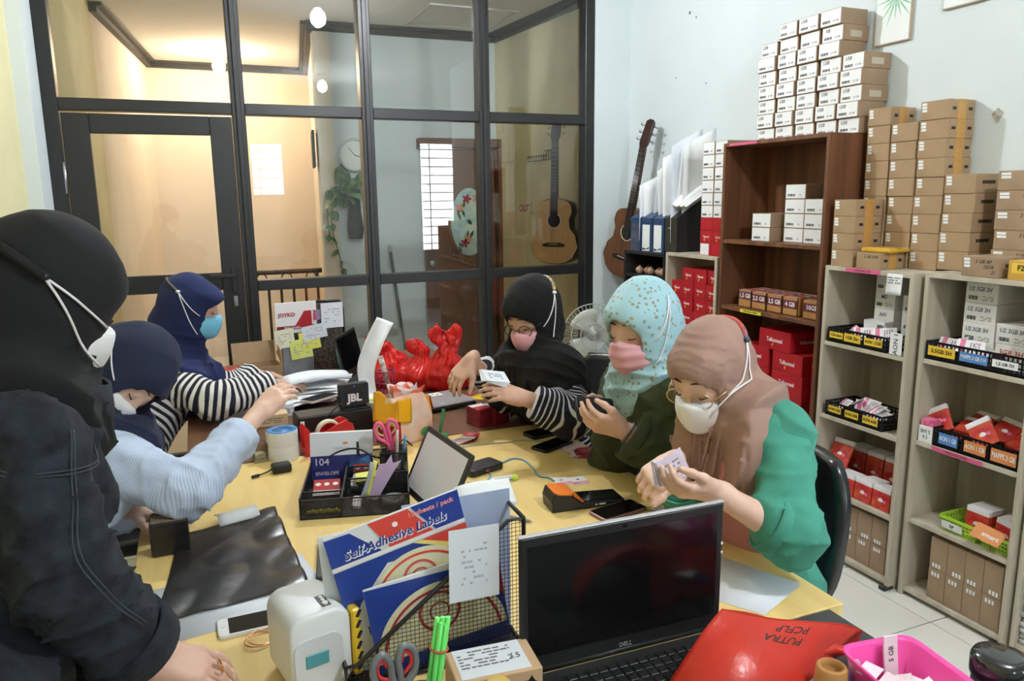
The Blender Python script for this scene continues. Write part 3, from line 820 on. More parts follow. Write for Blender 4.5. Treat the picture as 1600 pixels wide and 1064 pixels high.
# small tan trays with maroon tags (z = 1.03)
M_tan = mat('tan_card', srgb(176, 128, 72), 0.7, var=0.12, vscale=15)
M_mar = mat('maroon_tag', srgb(104, 40, 56), 0.5)
for ti, (s, (px0, px1), dz) in enumerate((('1,5 GB', (1153, 1173), 0.022), ('2,5 GB', (1173.5, 1196), 0.008), ('3,5 GB', (1197.5, 1221), 0.004), ('4 GB', (1222, 1246), 0.002), ('10GB', (1254, 1283), 0.0))):
    ya, yb = atx(px0, 480, 2.52).y, atx(px1, 480, 2.52).y
    w = ya - yb - 0.002
    if yb < 2.494: w -= 2.497 - yb; yb = 2.497
    h = 0.085
    t = thing('card_tray', 'tan cardboard tray tagged %s, %s from the guitar in the brown bookcase' % (s, ORD[ti]), 'tray', (2.60, yb + w / 2, 1.0305), 0, 'tagged card trays')
    link('tray_body', boxes([((0, 0, 0.0015), (0.16, w, 0.003)), ((-0.0785, 0, h / 2), (0.003, w, h)), ((0.0785, 0, h / 2), (0.003, w, h)), ((0, w / 2 - 0.0015, h / 2), (0.16, 0.003, h)), ((0, -w / 2 + 0.0015, h / 2), (0.16, 0.003, h))]), M_tan, t)
    g = link('tag', box(0.0006, w * 0.92, h * 0.45, 0, c=(-0.0804, 0, h * 0.38 + dz * 0.3)), M_mar, t)
    write(g, s, h * 0.25, FRONT(0.1618, 0, h * 0.6 + dz * 0.3), M_paper, bold=0.03, fit=w * 0.85)
    for q in range(5):
        link('sim_pack', box(0.02, w * 0.84, h * 0.98, 0.001), M_red if q % 2 else mat('pack_grey', srgb(150, 140, 136), 0.4, var=0.3), t, (-0.055 + 0.026 * q, 0, 0.004), (0, 0.12 * (q % 3 - 1), 0))
tp = link('shelf_tag', box(0.0008, 0.15, 0.016, 0), mat('tag_yellow', srgb(232, 220, 60), 0.5), BRN, (-0.0006 + 0.002, 0.095, 1.0128))
write(tp, 'PERDANA LUNAS', 0.009, FRONT(0.0012, 0, 0.008), bold=0.02)
link('top_tag', box(0.0008, 0.2, 0.012, 0), mat('tag_pink', srgb(214, 96, 136), 0.5), BRN, (-0.001, 0.2, 1.82))
# red boxes lower in the brown bookcase (z = 0.563)
for (y, k, w) in ((2.70, 0, 0.2), (2.70, 1, 0.2), (2.70, 2, 0.2), (2.79, 3, 0.22), (2.93, 0, 0.2), (2.93, 1, 0.2), (2.93, 2, 0.2)):
    red_box(2.62, y, 0.5635 + 0.096 * k, 0.2, w, 0.095, 'large red box low in the brown bookcase, %s up, %s the oak bookcase' % (ORD[k], 'nearer to' if y < 2.9 else 'farther from'), 'large red boxes in the brown bookcase', yaw=rg.uniform(-.03, .03), th=0.02, side=True)
red_box(2.62, 2.52, 0.5635, 0.2, 0.05, 0.32, 'narrow red box standing upright low in the brown bookcase', None, txt=False)

# --- brown cartons on top of the oak bookcases
def brown_carton(x, y, z, d, w, h, label, group, yaw=0.0, n_st=3, taped=False, hand=None, marks=True, m=None, slot=False):
    t = thing('carton', label, 'box', (x, y, z), yaw, group)
    link('carton_body', box(d, w, h, 0.0018), m or M_card, t)
    for q in range(n_st):
        link('sticker', box(0.0006, w * 0.17, h * 0.13, 0, c=(-d / 2 - 0.0002, w * 0.36 - 0.004 * q * 0.3, h * (0.78 - 0.17 * q))), M_paper, t)
    if taped:
        link('tape', box(0.045, 0.0006, h + 0.0004, 0, c=(0, -w / 2 - 0.0002, 0)), M_ptape, t)
        for sx in (-0.04, 0.045):
            link('hand_hole', box(0.02, 0.0006, 0.011, 0, c=(sx, -w / 2 - 0.0004, h * 0.45)), INK(), t)
    if slot:
        link('hand_hole', box(0.07, 0.0006, 0.012, 0, c=(0.0, -w / 2 - 0.0004, h * 0.5)), mat('slot_dark', srgb(54, 44, 38), 0.8), t)
    if hand:
        for q, s in enumerate(hand):
            write(t, s, h * 0.17, FRONT(d, -w * 0.1 - (0.02 * q), h * (0.76 - 0.25 * q)), bold=0.012, shear=0.25)
    return t
LB = 'plain brown carton stacked on the oak bookcases'
GB_ = 'brown cartons on the oak bookcases'
H = 0.0712
for ci, (yc, n, w, kind) in enumerate(((2.375, 9, 0.112, 't1'), (2.250, 8, 0.118, ''), (2.123, 9, 0.122, 't9'), (1.995, 5, 0.125, 's'))):
    for k in range(n):
        brown_carton(2.702 + rg.uniform(-.003, .003), yc + rg.uniform(-.002, .002) + (0.004 if k > 5 else 0), 1.2855 + (0.0075 if yc < 2.01 else 0) + H * k, 0.14, w, H - 0.0006, 'plain brown carton, %s up in the %s tall stack from the brown bookcase' % (ORD[k], ORD[ci]), GB_, rg.uniform(-.015, .015),
                     taped=(kind == 't9' and k >= 5) or (kind == 't1' and k == 8), slot=(kind == 's'))
for k in range(4):
    brown_carton(2.555, 2.382, 1.2855 + 0.0685 * k, 0.145, 0.116, 0.068, 'brown carton with taped end, %s up in the short front stack' % ORD[k], 'short front stack of taped cartons', rg.uniform(-.01, .01), taped=True)
brown_carton(2.545, 2.245, 1.2855, 0.14, 0.112, 0.064, 'lone brown carton with handwriting under a yellow parcel', None, 0.08, n_st=0, taped=True, hand=['2 GB 3HR'])
yp = thing('yellow_parcel', 'flat yellow taped parcel lying on the lone brown carton', 'parcel', (2.56, 2.235, 1.3505), 0.1)
link('parcel_body', box(0.13, 0.13, 0.018, 0.005), mat('parcel_yellow', srgb(214, 172, 62), 0.3, var=0.2, vscale=20), yp)
link('tape', box(0.03, 0.132, 0.0005, 0, c=(0, 0, 0.018)), M_ptape, yp)
for k in range(5):
    brown_carton(2.70, 1.745 + rg.uniform(-.004, .004), 1.2925 + 0.0685 * k + 0.02, 0.14, 0.2, 0.068, 'brown carton marked in black pen, %s up in the stack by the wall' % ORD[k], 'pen marked carton stack', rg.uniform(-.02, .02), hand=['2 GB AP', '12/10', '/21'], n_st=2, m=M_card2)
brown_carton(2.70, 1.745, 1.2925, 0.15, 0.21, 0.02, 'thin flat brown carton at the bottom of the pen marked stack', None, n_st=0)
brown_carton(2.575, 1.792, 1.2925, 0.14, 0.135, 0.07, 'single pen marked carton set before the taller marked stack', None, -0.04, hand=['2 GB AP', '12/10', '21'], n_st=3, slot=True, m=M_card2)
t = thing('yellow_box', 'yellow box lettered F2 on top of the oak bookcase', 'box', (2.565, 1.615, 1.2925), -0.03)
M_ybox = mat('yellow_box', srgb(206, 160, 72), 0.6, var=0.1)
link('box_body', box(0.12, 0.155, 0.065, 0.002), M_ybox, t)
g = link('tag', box(0.0006, 0.13, 0.034, 0, c=(-0.0602, 0, 0.024)), mat('tag_bright_yellow', srgb(236, 196, 70), 0.5), t)
write(g, 'F2 AP', 0.018, FRONT(0.1216, 0.015, 0.041), bold=0.03)

# --- inside the oak bookcases: grey white cartons at the back of the upper compartments
M_gcart = mat('carton_offwhite', srgb(230, 229, 226), 0.65, var=0.06)
def grey_carton(x, y, z, d, w, h, label, group, hand=None, red=False, sub='3GB 3H', yaw=0.0):
    t = thing('carton', label, 'box', (x, y, z), yaw, group)
    link('carton_body', box(d, w, h, 0.0015), M_gcart, t)
    link('barcode', barcode(w * 0.28, h * 0.2), INK(), t, M=FRONT(d, w * 0.26, h * 0.25))
    link('small_print', stripes(w * 0.35, h * 0.25, 3, 4), mat('print_grey', srgb(110, 110, 114), 0.7), t, M=FRONT(d, -w * 0.2, h * 0.25))
    if hand: write(t, hand, h * 0.22, FRONT(d, w * 0.05, h * 0.68), M_redp if red else mat('blue_ink', srgb(36, 40, 90), 0.6), bold=0.012, shear=0.2, fit=w * 0.7)
    return t
for k in range(4):
    grey_carton(2.68, 2.262, 0.964 + 0.074 * k, 0.14, 0.098, 0.0735, 'off white carton, %s up in the left rear stack behind the 1GB tray' % ORD[k], 'rear cartons left stack', ['3GB', 'A01', 'M2', ''][k])
for k in range(3):
    grey_carton(2.68, 2.115, 0.964 + 0.072 * k, 0.14, 0.12, 0.0715, 'off white carton, %s up in the right rear stack behind the 1GB tray' % ORD[k], 'rear cartons right stack', '3GB 3H', red=True)
for k in range(4):
    grey_carton(2.67, 1.835, 0.969 + 0.0735 * k, 0.16, 0.122, 0.073, 'off white carton, %s up in the taller rear stack behind the 3,5GB tray' % ORD[k], 'taller rear carton stack', 'U2 3GB 3H')
grey_carton(2.665, 1.70, 0.969, 0.16, 0.125, 0.088, 'off white carton with red pen writing behind the 3,5GB tray', None, '3GB 3H', red=True)
grey_carton(2.665, 1.70, 1.058, 0.16, 0.13, 0.07, 'off white carton on top of the red penned carton', None, 'U2 3GB 3H')

# --- black slotted trays with tags
M_tray = mat('tray_black', srgb(24, 25, 27), 0.4, var=0.2)
def tray_mesh(d, w, h):
    L = [((0, 0, 0.002), (d, w, 0.004))]
    for s in (-1, 1):
        for z, q in ((h - 0.004, 0.008), (0.006, 0.012), (h * 0.42, 0.006), (h * 0.68, 0.006)):
            L.append(((s * (d / 2 - 0.002), 0, z), (0.004, w, q))); L.append(((0, s * (w / 2 - 0.002), z), (d, 0.004, q)))
        n = int(w / 0.016)
        for i in range(n + 1):
            L.append(((s * (d / 2 - 0.002), -w / 2 + w * i / n, h / 2), (0.004, 0.005, h)))
        n = int(d / 0.016)
        for i in range(n + 1):
            L.append(((-d / 2 + d * i / n, s * (w / 2 - 0.002), h / 2), (0.005, 0.004, h)))
    return boxes(L)
M_tag = {'y': mat('tag_yellow2', srgb(228, 192, 56), 0.5), 'b': mat('tag_blue', srgb(82, 132, 196), 0.5), 'o': mat('tag_orange', srgb(214, 136, 78), 0.5), 'w': M_paper}
def tray(x, y, z, d, w, h, label, tags, cols=2):
    t = thing('card_tray', label, 'tray', (x, y, z))
    link('tray_body', tray_mesh(d, w, h), M_tray, t)
    for c in range(1, cols + 1):
        link('divider', box(d - 0.01, 0.003, h * 0.8, 0), M_tray, t, (0, -w / 2 + w * c / (cols + 1), 0.003))
    for s, yc, tw, th, kind in tags:
        g = link('tag', box(0.0008, tw, th, 0, c=(-d / 2 - 0.0008, yc, h * 0.5 - th / 2)), M_tag[kind], t)
        write(g, s, th * 0.42, FRONT(d + 0.003, yc, h * 0.5), INK() if kind in 'yw' else M_paper, bold=0.02, fit=tw * 0.9)
    return t
M_pk = mat('card_pink', srgb(206, 60, 116), 0.45, var=0.2, vscale=30, col2=srgb(232, 150, 180))
M_wc = mat('card_white', srgb(238, 234, 238), 0.45, var=0.04)
def white_card(p, rot, label, group, w=0.056, h=0.088, band=True):
    t = thing('sim_card', label, 'card', p, 0, group); t.rotation_euler = rot
    link('card_body', box(w, h, 0.0015, 0.0003), M_wc, t)
    if band: link('pink_band', box(w, 0.016, 0.0004, 0, c=(0, h * 0.3, 0.0015)), M_pk, t)
    link('small_print', stripes(w * 0.7, h * 0.4, 4, 9), mat('print_grey', srgb(110, 110, 114), 0.7), t, (0, -h * 0.15, 0.0016))
    return t
ZA = 0.9635
tray(2.56, 2.27, ZA, 0.17, 0.30, 0.062, 'black slotted tray with three yellow tags on the higher oak shelf', [('1GB 5hari', 0.105, 0.072, 0.026, 'y'), ('1GB 3hr', 0.02, 0.085, 0.034, 'y'), ('AON 1,5GB', -0.085, 0.088, 0.030, 'y')])
t = single('paper_tag', 'white paper tag lettered AON hanging beside the yellow tagged tray', 'tag', box(0.001, 0.055, 0.085, 0), M_paper, (2.474, 2.078, 0.966))
write(t, 'AON 1', 0.02, frame((-0.0008, 0.0, 0.042), (0, 0, 1), (0, 1, 0)), bold=0.01)
ZA2 = 0.6405
tray(2.565, 2.265, ZA2, 0.17, 0.295, 0.062, 'black slotted tray with three yellow tags on the middle oak shelf', [('AON 2GB', 0.095, 0.068, 0.028, 'y'), ('AON 3GB', 0.005, 0.07, 0.030, 'y'), ('AON 6GB', -0.09, 0.075, 0.032, 'y')])
ZB1, ZB2 = 0.9685, 0.6465
tray(2.60, 1.785, ZB1, 0.18, 0.375, 0.07, 'black slotted tray with yellow, blue and white tags', [('3,5GB 5H', 0.125, 0.11, 0.036, 'y'), ('MAPPS 3 GB 3 H', 0.0, 0.105, 0.034, 'b'), ('1,5 GB 7H', -0.115, 0.09, 0.026, 'w')])
tray(2.60, 1.745, ZB2, 0.18, 0.33, 0.072, 'black slotted tray with one blue and two orange tags', [('AON 1 GB', 0.105, 0.075, 0.042, 'b'), ('AON 1 GB', 0.0, 0.082, 0.042, 'o'), ('MAPPS 3 GB', -0.105, 0.09, 0.046, 'o')])
t = thing('card_box', 'small white box of pink cards marked BM beside the orange tagged tray', 'box', (2.56, 1.945, ZB2))
link('box_body', box(0.1, 0.06, 0.062, 0.001), M_paper, t)
write(t, 'BM 5', 0.014, FRONT(0.1, 0, 0.042)); write(t, '4.5', 0.014, FRONT(0.1, 0, 0.02))
for k in range(4): link('card', box(0.018, 0.052, 0.03, 0.001), M_pk, t, (-0.036 + 0.024 * k, 0, 0.06))
rg = random.Random(21)
for (x, y, z, n, grp, lab) in ((2.56, 2.25, ZA + 0.05, 6, 'loose cards in the upper yellow tagged tray', 'white and pink card loose in the upper yellow tagged tray'),
                               (2.565, 2.26, ZA2 + 0.05, 7, 'loose cards in the lower yellow tagged tray', 'white and pink card loose in the lower yellow tagged tray'),
                               (2.58, 1.83, ZB1 + 0.055, 6, 'loose cards in the mixed tag tray', 'white and pink card loose in the mixed tag tray')):
    for k in range(n):
        white_card((x + rg.uniform(-0.04, 0.03), y + 0.09 - 0.17 * k / max(1, n - 1) + rg.uniform(-.01, .01), z + 0.012 * (k % 2)), (rg.uniform(-0.5, 0.3), rg.uniform(-1.0, -0.5), rg.uniform(-1.2, 1.2)), lab.replace('card loose', 'card, %s from the guitar side, loose' % ORD[k]), grp)
white_carton_small = thing('small_white_box', 'small white box standing in the upper yellow tagged tray', 'box', (2.575, 2.255, ZA + 0.004), 0.05)
link('box_body', box(0.05, 0.1, 0.1, 0.001), M_paper, white_carton_small)
link('barcode', barcode(0.03, 0.015), INK(), white_carton_small, M=FRONT(0.05, -0.03, 0.08))
n1 = link('paper_note', sheet(lambda u, v: (-0.0014 - 0.004 * v * v, 0.035 - 0.07 * u, -0.08 * v), 3, 5, 0.0005), M_paper, SA, (0, -0.135, 1.278))
link('small_print', stripes(0.06, 0.05, 5, 12), mat('print_grey', srgb(110, 110, 114), 0.7), n1, M=frame((-0.0028, 0, -0.035), (0, -1, 0), (0, 0, 1)))
pk = link('pink_tag', box(0.0008, 0.175, 0.017, 0), mat('tag_pink', srgb(214, 96, 136), 0.5), SA, (-0.0008, 0.02, 1.2675))
write(pk, 'MANDIRI AXIS', 0.009, FRONT(0.001, 0, 0.0085), M_mar)
pk = link('pink_tag', box(0.0008, 0.2, 0.017, 0), mat('tag_pink', srgb(214, 96, 136), 0.5), SB, (0.0012, 0.025, 0.6285))
write(pk, 'PERDANA AXIS', 0.009, FRONT(0.001, 0, 0.0085), M_mar)

# --- red and orange blister packs
def flame_mat(name='pack_flame'):
    return mat(name, srgb(188, 30, 50), 0.3, vscale=24, col2=srgb(216, 92, 46), coat=0.3)
M_fl = flame_mat()
def blister(p, rot, label, group, w=0.086, h=0.082, th=0.012, n=1, tab=True):
    t = thing('sim_pack', label, 'sim pack', p, 0, group); t.rotation_euler = rot
    link('pack_body', box(th, w, h, 0.0012), M_fl, t)
    link('logo', prism([(0.012 * cos(a) * (1 - 0.3 * sin(a)), 0.008 * sin(a)) for a in [2 * pi * q / 14 for q in range(14)]], 0.0003), M_wc, t, M=FRONT(th, 0.0, h * 0.55))
    link('logo', prism(ellipse(0.007, 0.007, 12), 0.0003), mat('logo_pink', srgb(220, 110, 150), 0.4), t, M=FRONT(th, -0.02, h * 0.5))
    if tab: link('white_tab', box(th + 0.002, w, 0.02, 0.001), M_wc, t, (0, 0, h))
    return t
rg = random.Random(31)
ZA3 = 0.3105
lab, grp = 'red and orange sim pack standing on the oak shelf above the brown cartons', 'sim packs on the lower oak shelf'
for c in range(4):           # front row of packs, several deep
    for k in range(4 if c != 2 else 6):
        blister((2.50 + 0.0135 * k, 2.385 - 0.092 * c - 0.004 * k, ZA3), (0, 0.10, rg.uniform(-.06, .06)), 'sim pack, %s deep in the %s front column from the brown bookcase' % (ORD[k], ORD[c]), grp, h=0.075)
lab, grp = 'red and orange sim pack standing behind the front row of packs', 'sim packs of the rear row on the lower oak shelf'
for c in range(4):
    for k in range(5):
        blister((2.635 + 0.014 * k, 2.37 - 0.095 * c, ZA3 ), (0, 0.10, rg.uniform(-.05, .05)), 'sim pack, %s deep in the %s rear column from the brown bookcase' % (ORD[k], ORD[c]), grp, h=0.15, tab=True)
t = blister((2.525, 2.375, ZA3 + 0.1), (0, 0.5, 0.1), 'glossy red pack with white rim leaning on the front row of packs', None, w=0.10, h=0.1)
lab, grp = 'red and orange sim pack piled in the orange tagged tray', 'sim packs in the orange tagged tray'
for ti, (x, y, z, rx, ry, rz) in enumerate(sorted(((2.555, 1.905, 0.045, -0.6, 0.3, 0.0), (2.575, 1.85, 0.03, 0.1, 1.2, 0.2), (2.575, 1.84, 0.045, 0.0, 1.25, 0.1), (2.575, 1.835, 0.06, 0.0, 1.25, 0.15), (2.54, 1.715, 0.05, -0.7, 0.35, 0.1), (2.57, 1.645, 0.04, 0.1, 1.2, 0.1), (2.57, 1.64, 0.055, 0.1, 1.2, 0.05), (2.63, 1.75, 0.05, 0.2, 0.9, 0.1), (2.64, 1.68, 0.055, 0.1, 1.0, 0), (2.64, 1.86, 0.06, 0.1, 1.1, 0)), key=lambda q: -q[1])):
    blister((x, y, ZB2 + z), (rx, ry, rz), 'red sim pack, %s from the white BM box, in the orange tagged tray' % ORD[ti], grp)
# --- flat cartons at the bottom of both bookcases
for (x, y0, w, z, n, lab, grp, hh) in ((2.60, 2.408, 0.076, 0.0385, 5, 'brown carton in the lowest rows of the oak bookcase beside the brown one', 'lowest brown cartons first bookcase', 0.115), (2.62, 1.85, 0.072, 0.0385, 4, 'brown carton in the lowest rows of the bookcase with green baskets', 'lowest brown cartons second bookcase', 0.125)):
    for r in range(2):
        for c in range(n):
            t = thing('carton', '%s brown carton from the brown bookcase, %s row, foot of the %s oak bookcase' % (ORD[c], 'upper' if r else 'lower', 'first' if n == 5 else 'second'), 'box', (x, y0 - w * c, z + hh * r), rg.uniform(-.01, .01), grp)
            link('carton_body', box(0.2, w - 0.0015, hh - 0.001, 0.0015), M_card2, t)
            for q in range(3):
                link('sticker', box(0.0006, 0.008, 0.016, 0, c=(-0.1003, 0.018 - 0.0125 * q - 0.012 * r * (c % 2), (0.006 if r == 1 else hh - 0.03))), M_paper, t)
# --- lime baskets
M_lime = mat('lime_plastic', srgb(168, 212, 60), 0.35, var=0.08)
def basket(x, y, z, d, w, h, m, label, tagged=None, rotz=0.0):
    t = thing('basket', label, 'basket', (x, y, z), rotz)
    bm = bmesh.new(); n = 10
    bm_box(bm, (0, 0, 0.002), (d * 0.86, w * 0.86, 0.004))
    for zz, f, q in ((0.006, 0.86, 0.010), (h * 0.36, 0.91, 0.006), (h * 0.62, 0.95, 0.006), (h - 0.005, 1.0, 0.011)):
        for s in (-1, 1):
            bm_box(bm, (s * d * f / 2, 0, zz), (0.005, w * f, q)); bm_box(bm, (0, s * w * f / 2, zz), (d * f, 0.005, q))
    for s in (-1, 1):
        for i in range(n + 1):
            u = -0.5 + i / n
            for ax in (0, 1):
                a = Vector((s * d * 0.43, u * w * 0.86, 0)) if ax == 0 else Vector((u * d * 0.86, s * w * 0.43, 0))
                b = Vector((s * d * 0.5, u * w, h)) if ax == 0 else Vector((u * d, s * w * 0.5, h))
                M = Matrix.Translation((a + b) / 2) @ (b - a).to_track_quat('Z', 'X').to_matrix().to_4x4()
                bm_box(bm, (0, 0, 0), (0.0045, 0.0045, (b - a).length), 0, M)
    link('basket_body', bm_mesh(bm, 'basket'), m, t)
    if tagged:
        g = link('tag', box(0.0008, w * 0.55, h * 0.5, 0), M_paper, t, (-d * 0.48 - 0.003, w * 0.15, h * 0.22), (0, -0.16, 0))
        write(g, tagged, h * 0.22, FRONT(0.0012, 0, h * 0.25), bold=0.015)
    return t
ZB3 = 0.3285
basket(2.60, 1.785, ZB3, 0.16, 0.15, 0.06, M_lime, 'lime green basket with a white tag on the lower oak shelf', 'SP')
basket(2.60, 1.645, ZB3, 0.16, 0.118, 0.06, M_lime, 'lime green basket with an orange card beside the shelf side')
lab, grp = 'red sim pack stacked in the lime green baskets', 'sim packs in the lime baskets'
for k in range(6): blister((2.565 + 0.014 * k, 1.745, ZB3 + 0.012), (0, 0.06, 0.0), 'red sim pack, %s deep in the white tagged lime basket' % ORD[k], grp, h=0.085)
for k in range(5): blister((2.57 + 0.014 * k, 1.645, ZB3 + 0.012), (0.1, 0.1, 0.0), 'red sim pack, %s deep in the lime basket with the orange card' % ORD[k], grp, h=0.075)
t = thing('orange_card', 'orange card lettered smart lying on the lime basket rim', 'card', M=frame((2.505, 1.66, ZB3 + 0.062), (0.1, -1, -0.12), (0.55, 0, 0.5)))
link('card_body', box(0.1, 0.06, 0.001, 0), M_tag['o'], t); write(t, 'smart', 0.018, Matrix.Translation((0.01, -0.004, 0.0012)), M_paper, bold=0.02)
# papers at the foot of the last bookcase
for k in range(9):
    single('paper_ream', 'white paper wad, %s up at the foot of the last oak bookcase' % ORD[k], 'paper', sheet(lambda u, v, k=k: (-0.1 + 0.2 * u, -0.09 + 0.2 * v, 0.012 + 0.004 * sin(7 * u + k) + 0.003 * sin(9 * v + 2 * k)), 6, 6, 0.014), M_paper, (2.63 + 0.004 * sin(k * 2), 1.42 + 0.006 * sin(k * 3), 0.042 + 0.021 * k), group='paper wads')

# --- box files and papers on the cube shelves
M_navy = mat('file_navy', srgb(38, 66, 104), 0.45, var=0.1)
ZF = 1.2555
for i, yc in enumerate((4.012, 3.888, 3.765)):
    t = thing('box_file', ('navy box file with a dark marbled spine on the black cube shelf', 'navy box file with a white spine card between two others', 'navy box file with a white spine card beside the black file')[i], 'box file', (2.61, yc, ZF), 0, 'navy box files')
    link('file_body', prism([(-0.115, 0), (0.115, 0), (0.115, 0.29), (0.06, 0.29), (-0.115, 0.2)], 0.112, 0.002), M_navy, t, (0, 0.056, 0), (pi / 2, 0, 0))
    if i == 0: link('spine', box(0.0008, 0.1, 0.165, 0, c=(-0.1158, 0, 0.004)), mat('marbled', srgb(52, 60, 84), 0.5, var=0.5, vscale=30, col2=srgb(84, 88, 104)), t)
    else:
        g = link('spine_card', box(0.0008, 0.078, 0.155, 0, c=(-0.1158, 0.004, 0.006)), M_paper, t)
        link('spine_mark', prism([(-0.035, -0.012), (0.035, -0.002), (0.035, 0.008), (0.0, -0.004), (-0.035, 0.004)], 0.0004), INK(), g, M=frame((-0.1166, 0.004, 0.022), (0, -1, 0), (0, 0, 1)))
t = thing('magazine_file', 'black magazine file with a slanted side holding papers', 'magazine file', (2.61, 3.635, 1.2705), 0.0)
link('file_side', prism([(-0.115, 0), (0.115, 0), (0.115, 0.33), (-0.115, 0.19)], 0.118, 0.002), mat('file_black', srgb(24, 25, 28), 0.5, var=0.2), t, (0, 0.059, 0), (pi / 2, 0, 0))
link('spine', box(0.0012, 0.112, 0.188, 0, c=(-0.1162, 0, 0.002)), mat('spine_olive', srgb(58, 56, 46), 0.35, var=0.4, vscale=12), t)
link('spine_ring', box(0.002, 0.02, 0.006, 0, c=(-0.118, 0.015, 0.13)), M_steel, t)
rg = random.Random(17)
M_pap2 = mat('paper_cool', srgb(224, 230, 240), 0.7, var=0.04)
for k in range(14):
    y0 = 4.03 - 0.033 * k; dz = 0.02 * k + rg.uniform(-0.02, 0.02); lean = rg.uniform(-0.12, 0.12); x0 = 2.55 + rg.uniform(-0.03, 0.03)
    base = 1.32
    single('paper_sheet', 'white paper sheet, %s from the brown guitar, sticking up from the box files' % (ORD + ['eleventh', 'twelfth', 'thirteenth', 'fourteenth'])[k], 'paper',
           sheet(lambda u, v: (x0 - 0.03 + 0.2 * u, y0 + lean * v * 0.25 + 0.012 * sin(5 * u + k) * v + 0.02 * v * v * sin(k), base + (0.30 + dz) * v + (0.10 * u - 0.02) * v), 5, 6, 0.0006),
           M_paper if k % 2 else M_pap2, group='papers in the box files')
# fan of loose papers over the magazine file
for k in range(3):
    single('paper_sheet', 'white paper sheet fanned over the magazine file', 'paper', sheet(lambda u, v: (2.5 + 0.235 * v + 0.01 * k, 3.66 - 0.17 * u * (0.4 + 0.6 * v) - 0.03 * k, 1.465 + 0.13 * v + 0.15 * (1 - u * 0.25) * (0.4 + 0.6 * (1 - v)) * (0.5 + 0.5 * v) + 0.04 * v), 5, 6, 0.0006), M_paper, group='papers over the magazine file')
M_knob = mat('trinket', srgb(176, 132, 108), 0.25, var=0.35, vscale=25, col2=srgb(218, 190, 170), coat=0.4)
for k in range(6):
    single('trinket_pot', 'small glossy beige pot, %s from the brown guitar in the black cube shelf' % ORD[k], 'pot', lathe(((0.0, 0.0), (0.015, 0.0), (0.026, 0.012), (0.028, 0.026), (0.018, 0.040), (0.008, 0.044), (0.006, 0.05), (0.0, 0.052)), 16, cap=False), M_knob, (2.55 + 0.02 * (k % 2), 4.04 - 0.062 * k, 1.113), group='small pots in the black cube shelf')
# ================================================================= tables
M_beech = mat('beech_top', srgb(236, 208, 140), 0.35, var=0.1, vscale=5, stretch=(6, 0.6, 1), col2=srgb(230, 199, 128), bump=0.04)
M_btab = mat('brown_top', srgb(112, 78, 58), 0.35, var=0.2, vscale=6, stretch=(4, 0.5, 1), col2=srgb(92, 62, 46), bump=0.05)
M_gtab = mat('charcoal_top', srgb(66, 66, 68), 0.5, var=0.1)
M_leg = mat('table_leg', srgb(52, 52, 54), 0.5, var=0.1)
ZT = 0.75
def table(label, x0, x1, y0, y1, m, th=0.03, panel=True):
    t = thing('desk', label, 'table', ((x0 + x1) / 2, (y0 + y1) / 2, 0))
    W, D = x1 - x0, y1 - y0
    link('table_top', box(W, D, th, 0.003), m, t, (0, 0, ZT - th))
    for sx in (-1, 1):
        for sy in (-1, 1):
            link('leg', box(0.045, 0.045, ZT - th, 0.003), M_leg, t, (sx * (W / 2 - 0.26), sy * (D / 2 - 0.06), 0))
    link('apron', box(W - 0.5, 0.02, 0.1, 0.002), m, t, (0, D / 2 - 0.1, ZT - th - 0.1))
    link('apron', box(W - 0.5, 0.02, 0.1, 0.002), m, t, (0, -D / 2 + 0.1, ZT - th - 0.1))
    return t
table('pale beech topped work table with papers and phones on it', -0.19, 1.178, 1.062, 2.478, M_beech)
table('brown wood topped table behind the beech one', -0.08, 1.20, 2.482, 4.08, M_btab)
table('charcoal topped desk in front of the beech table', 0.30, 1.135, 0.30, 1.058, M_gtab)
T = lambda px, py, z=ZT: atz(px, py, z)
def flatM(p, yaw, z=0.0):
    M = Matrix.Rotation(yaw, 4, 'Z'); M.translation = Vector((p[0], p[1], p[2] + z)); return M
def yaw_px(a, b, z=ZT):
    d = T(*b, z) - T(*a, z); return atan2(d.y, d.x)
M_plas = mat('black_plastic', srgb(26, 27, 29), 0.4, var=0.15)
M_gl = mat('black_screen', srgb(16, 15, 17), 0.08, var=0.1, spec=0.6)
M_pgrey = mat('print_grey', srgb(110, 110, 114), 0.7)

def quad_sheet(name, label, cat, pts, z, m, th=0.0006, crumple=0.0, n=10, freq=9, group=None, seed=1, lift=None):
    P = [Vector((p.x, p.y, 0)) for p in pts]      # corner order: a b c d around
    w = waves(freq, crumple, seed)
    def fn(u, v):
        p = (P[0] * (1 - u) + P[1] * u) * (1 - v) + (P[3] * (1 - u) + P[2] * u) * v
        q = abs(float(w(np.float32(p.x), np.float32(p.y), np.float32(0)))) if crumple else 0
        return (p.x, p.y, z + th + q + (lift(u, v) if lift else 0))
    me = sheet(fn, n, n, th)
    if (P[1] - P[0]).cross(P[3] - P[0]).z < 0: pass
    return single(name, label, cat, me, m, group=group)

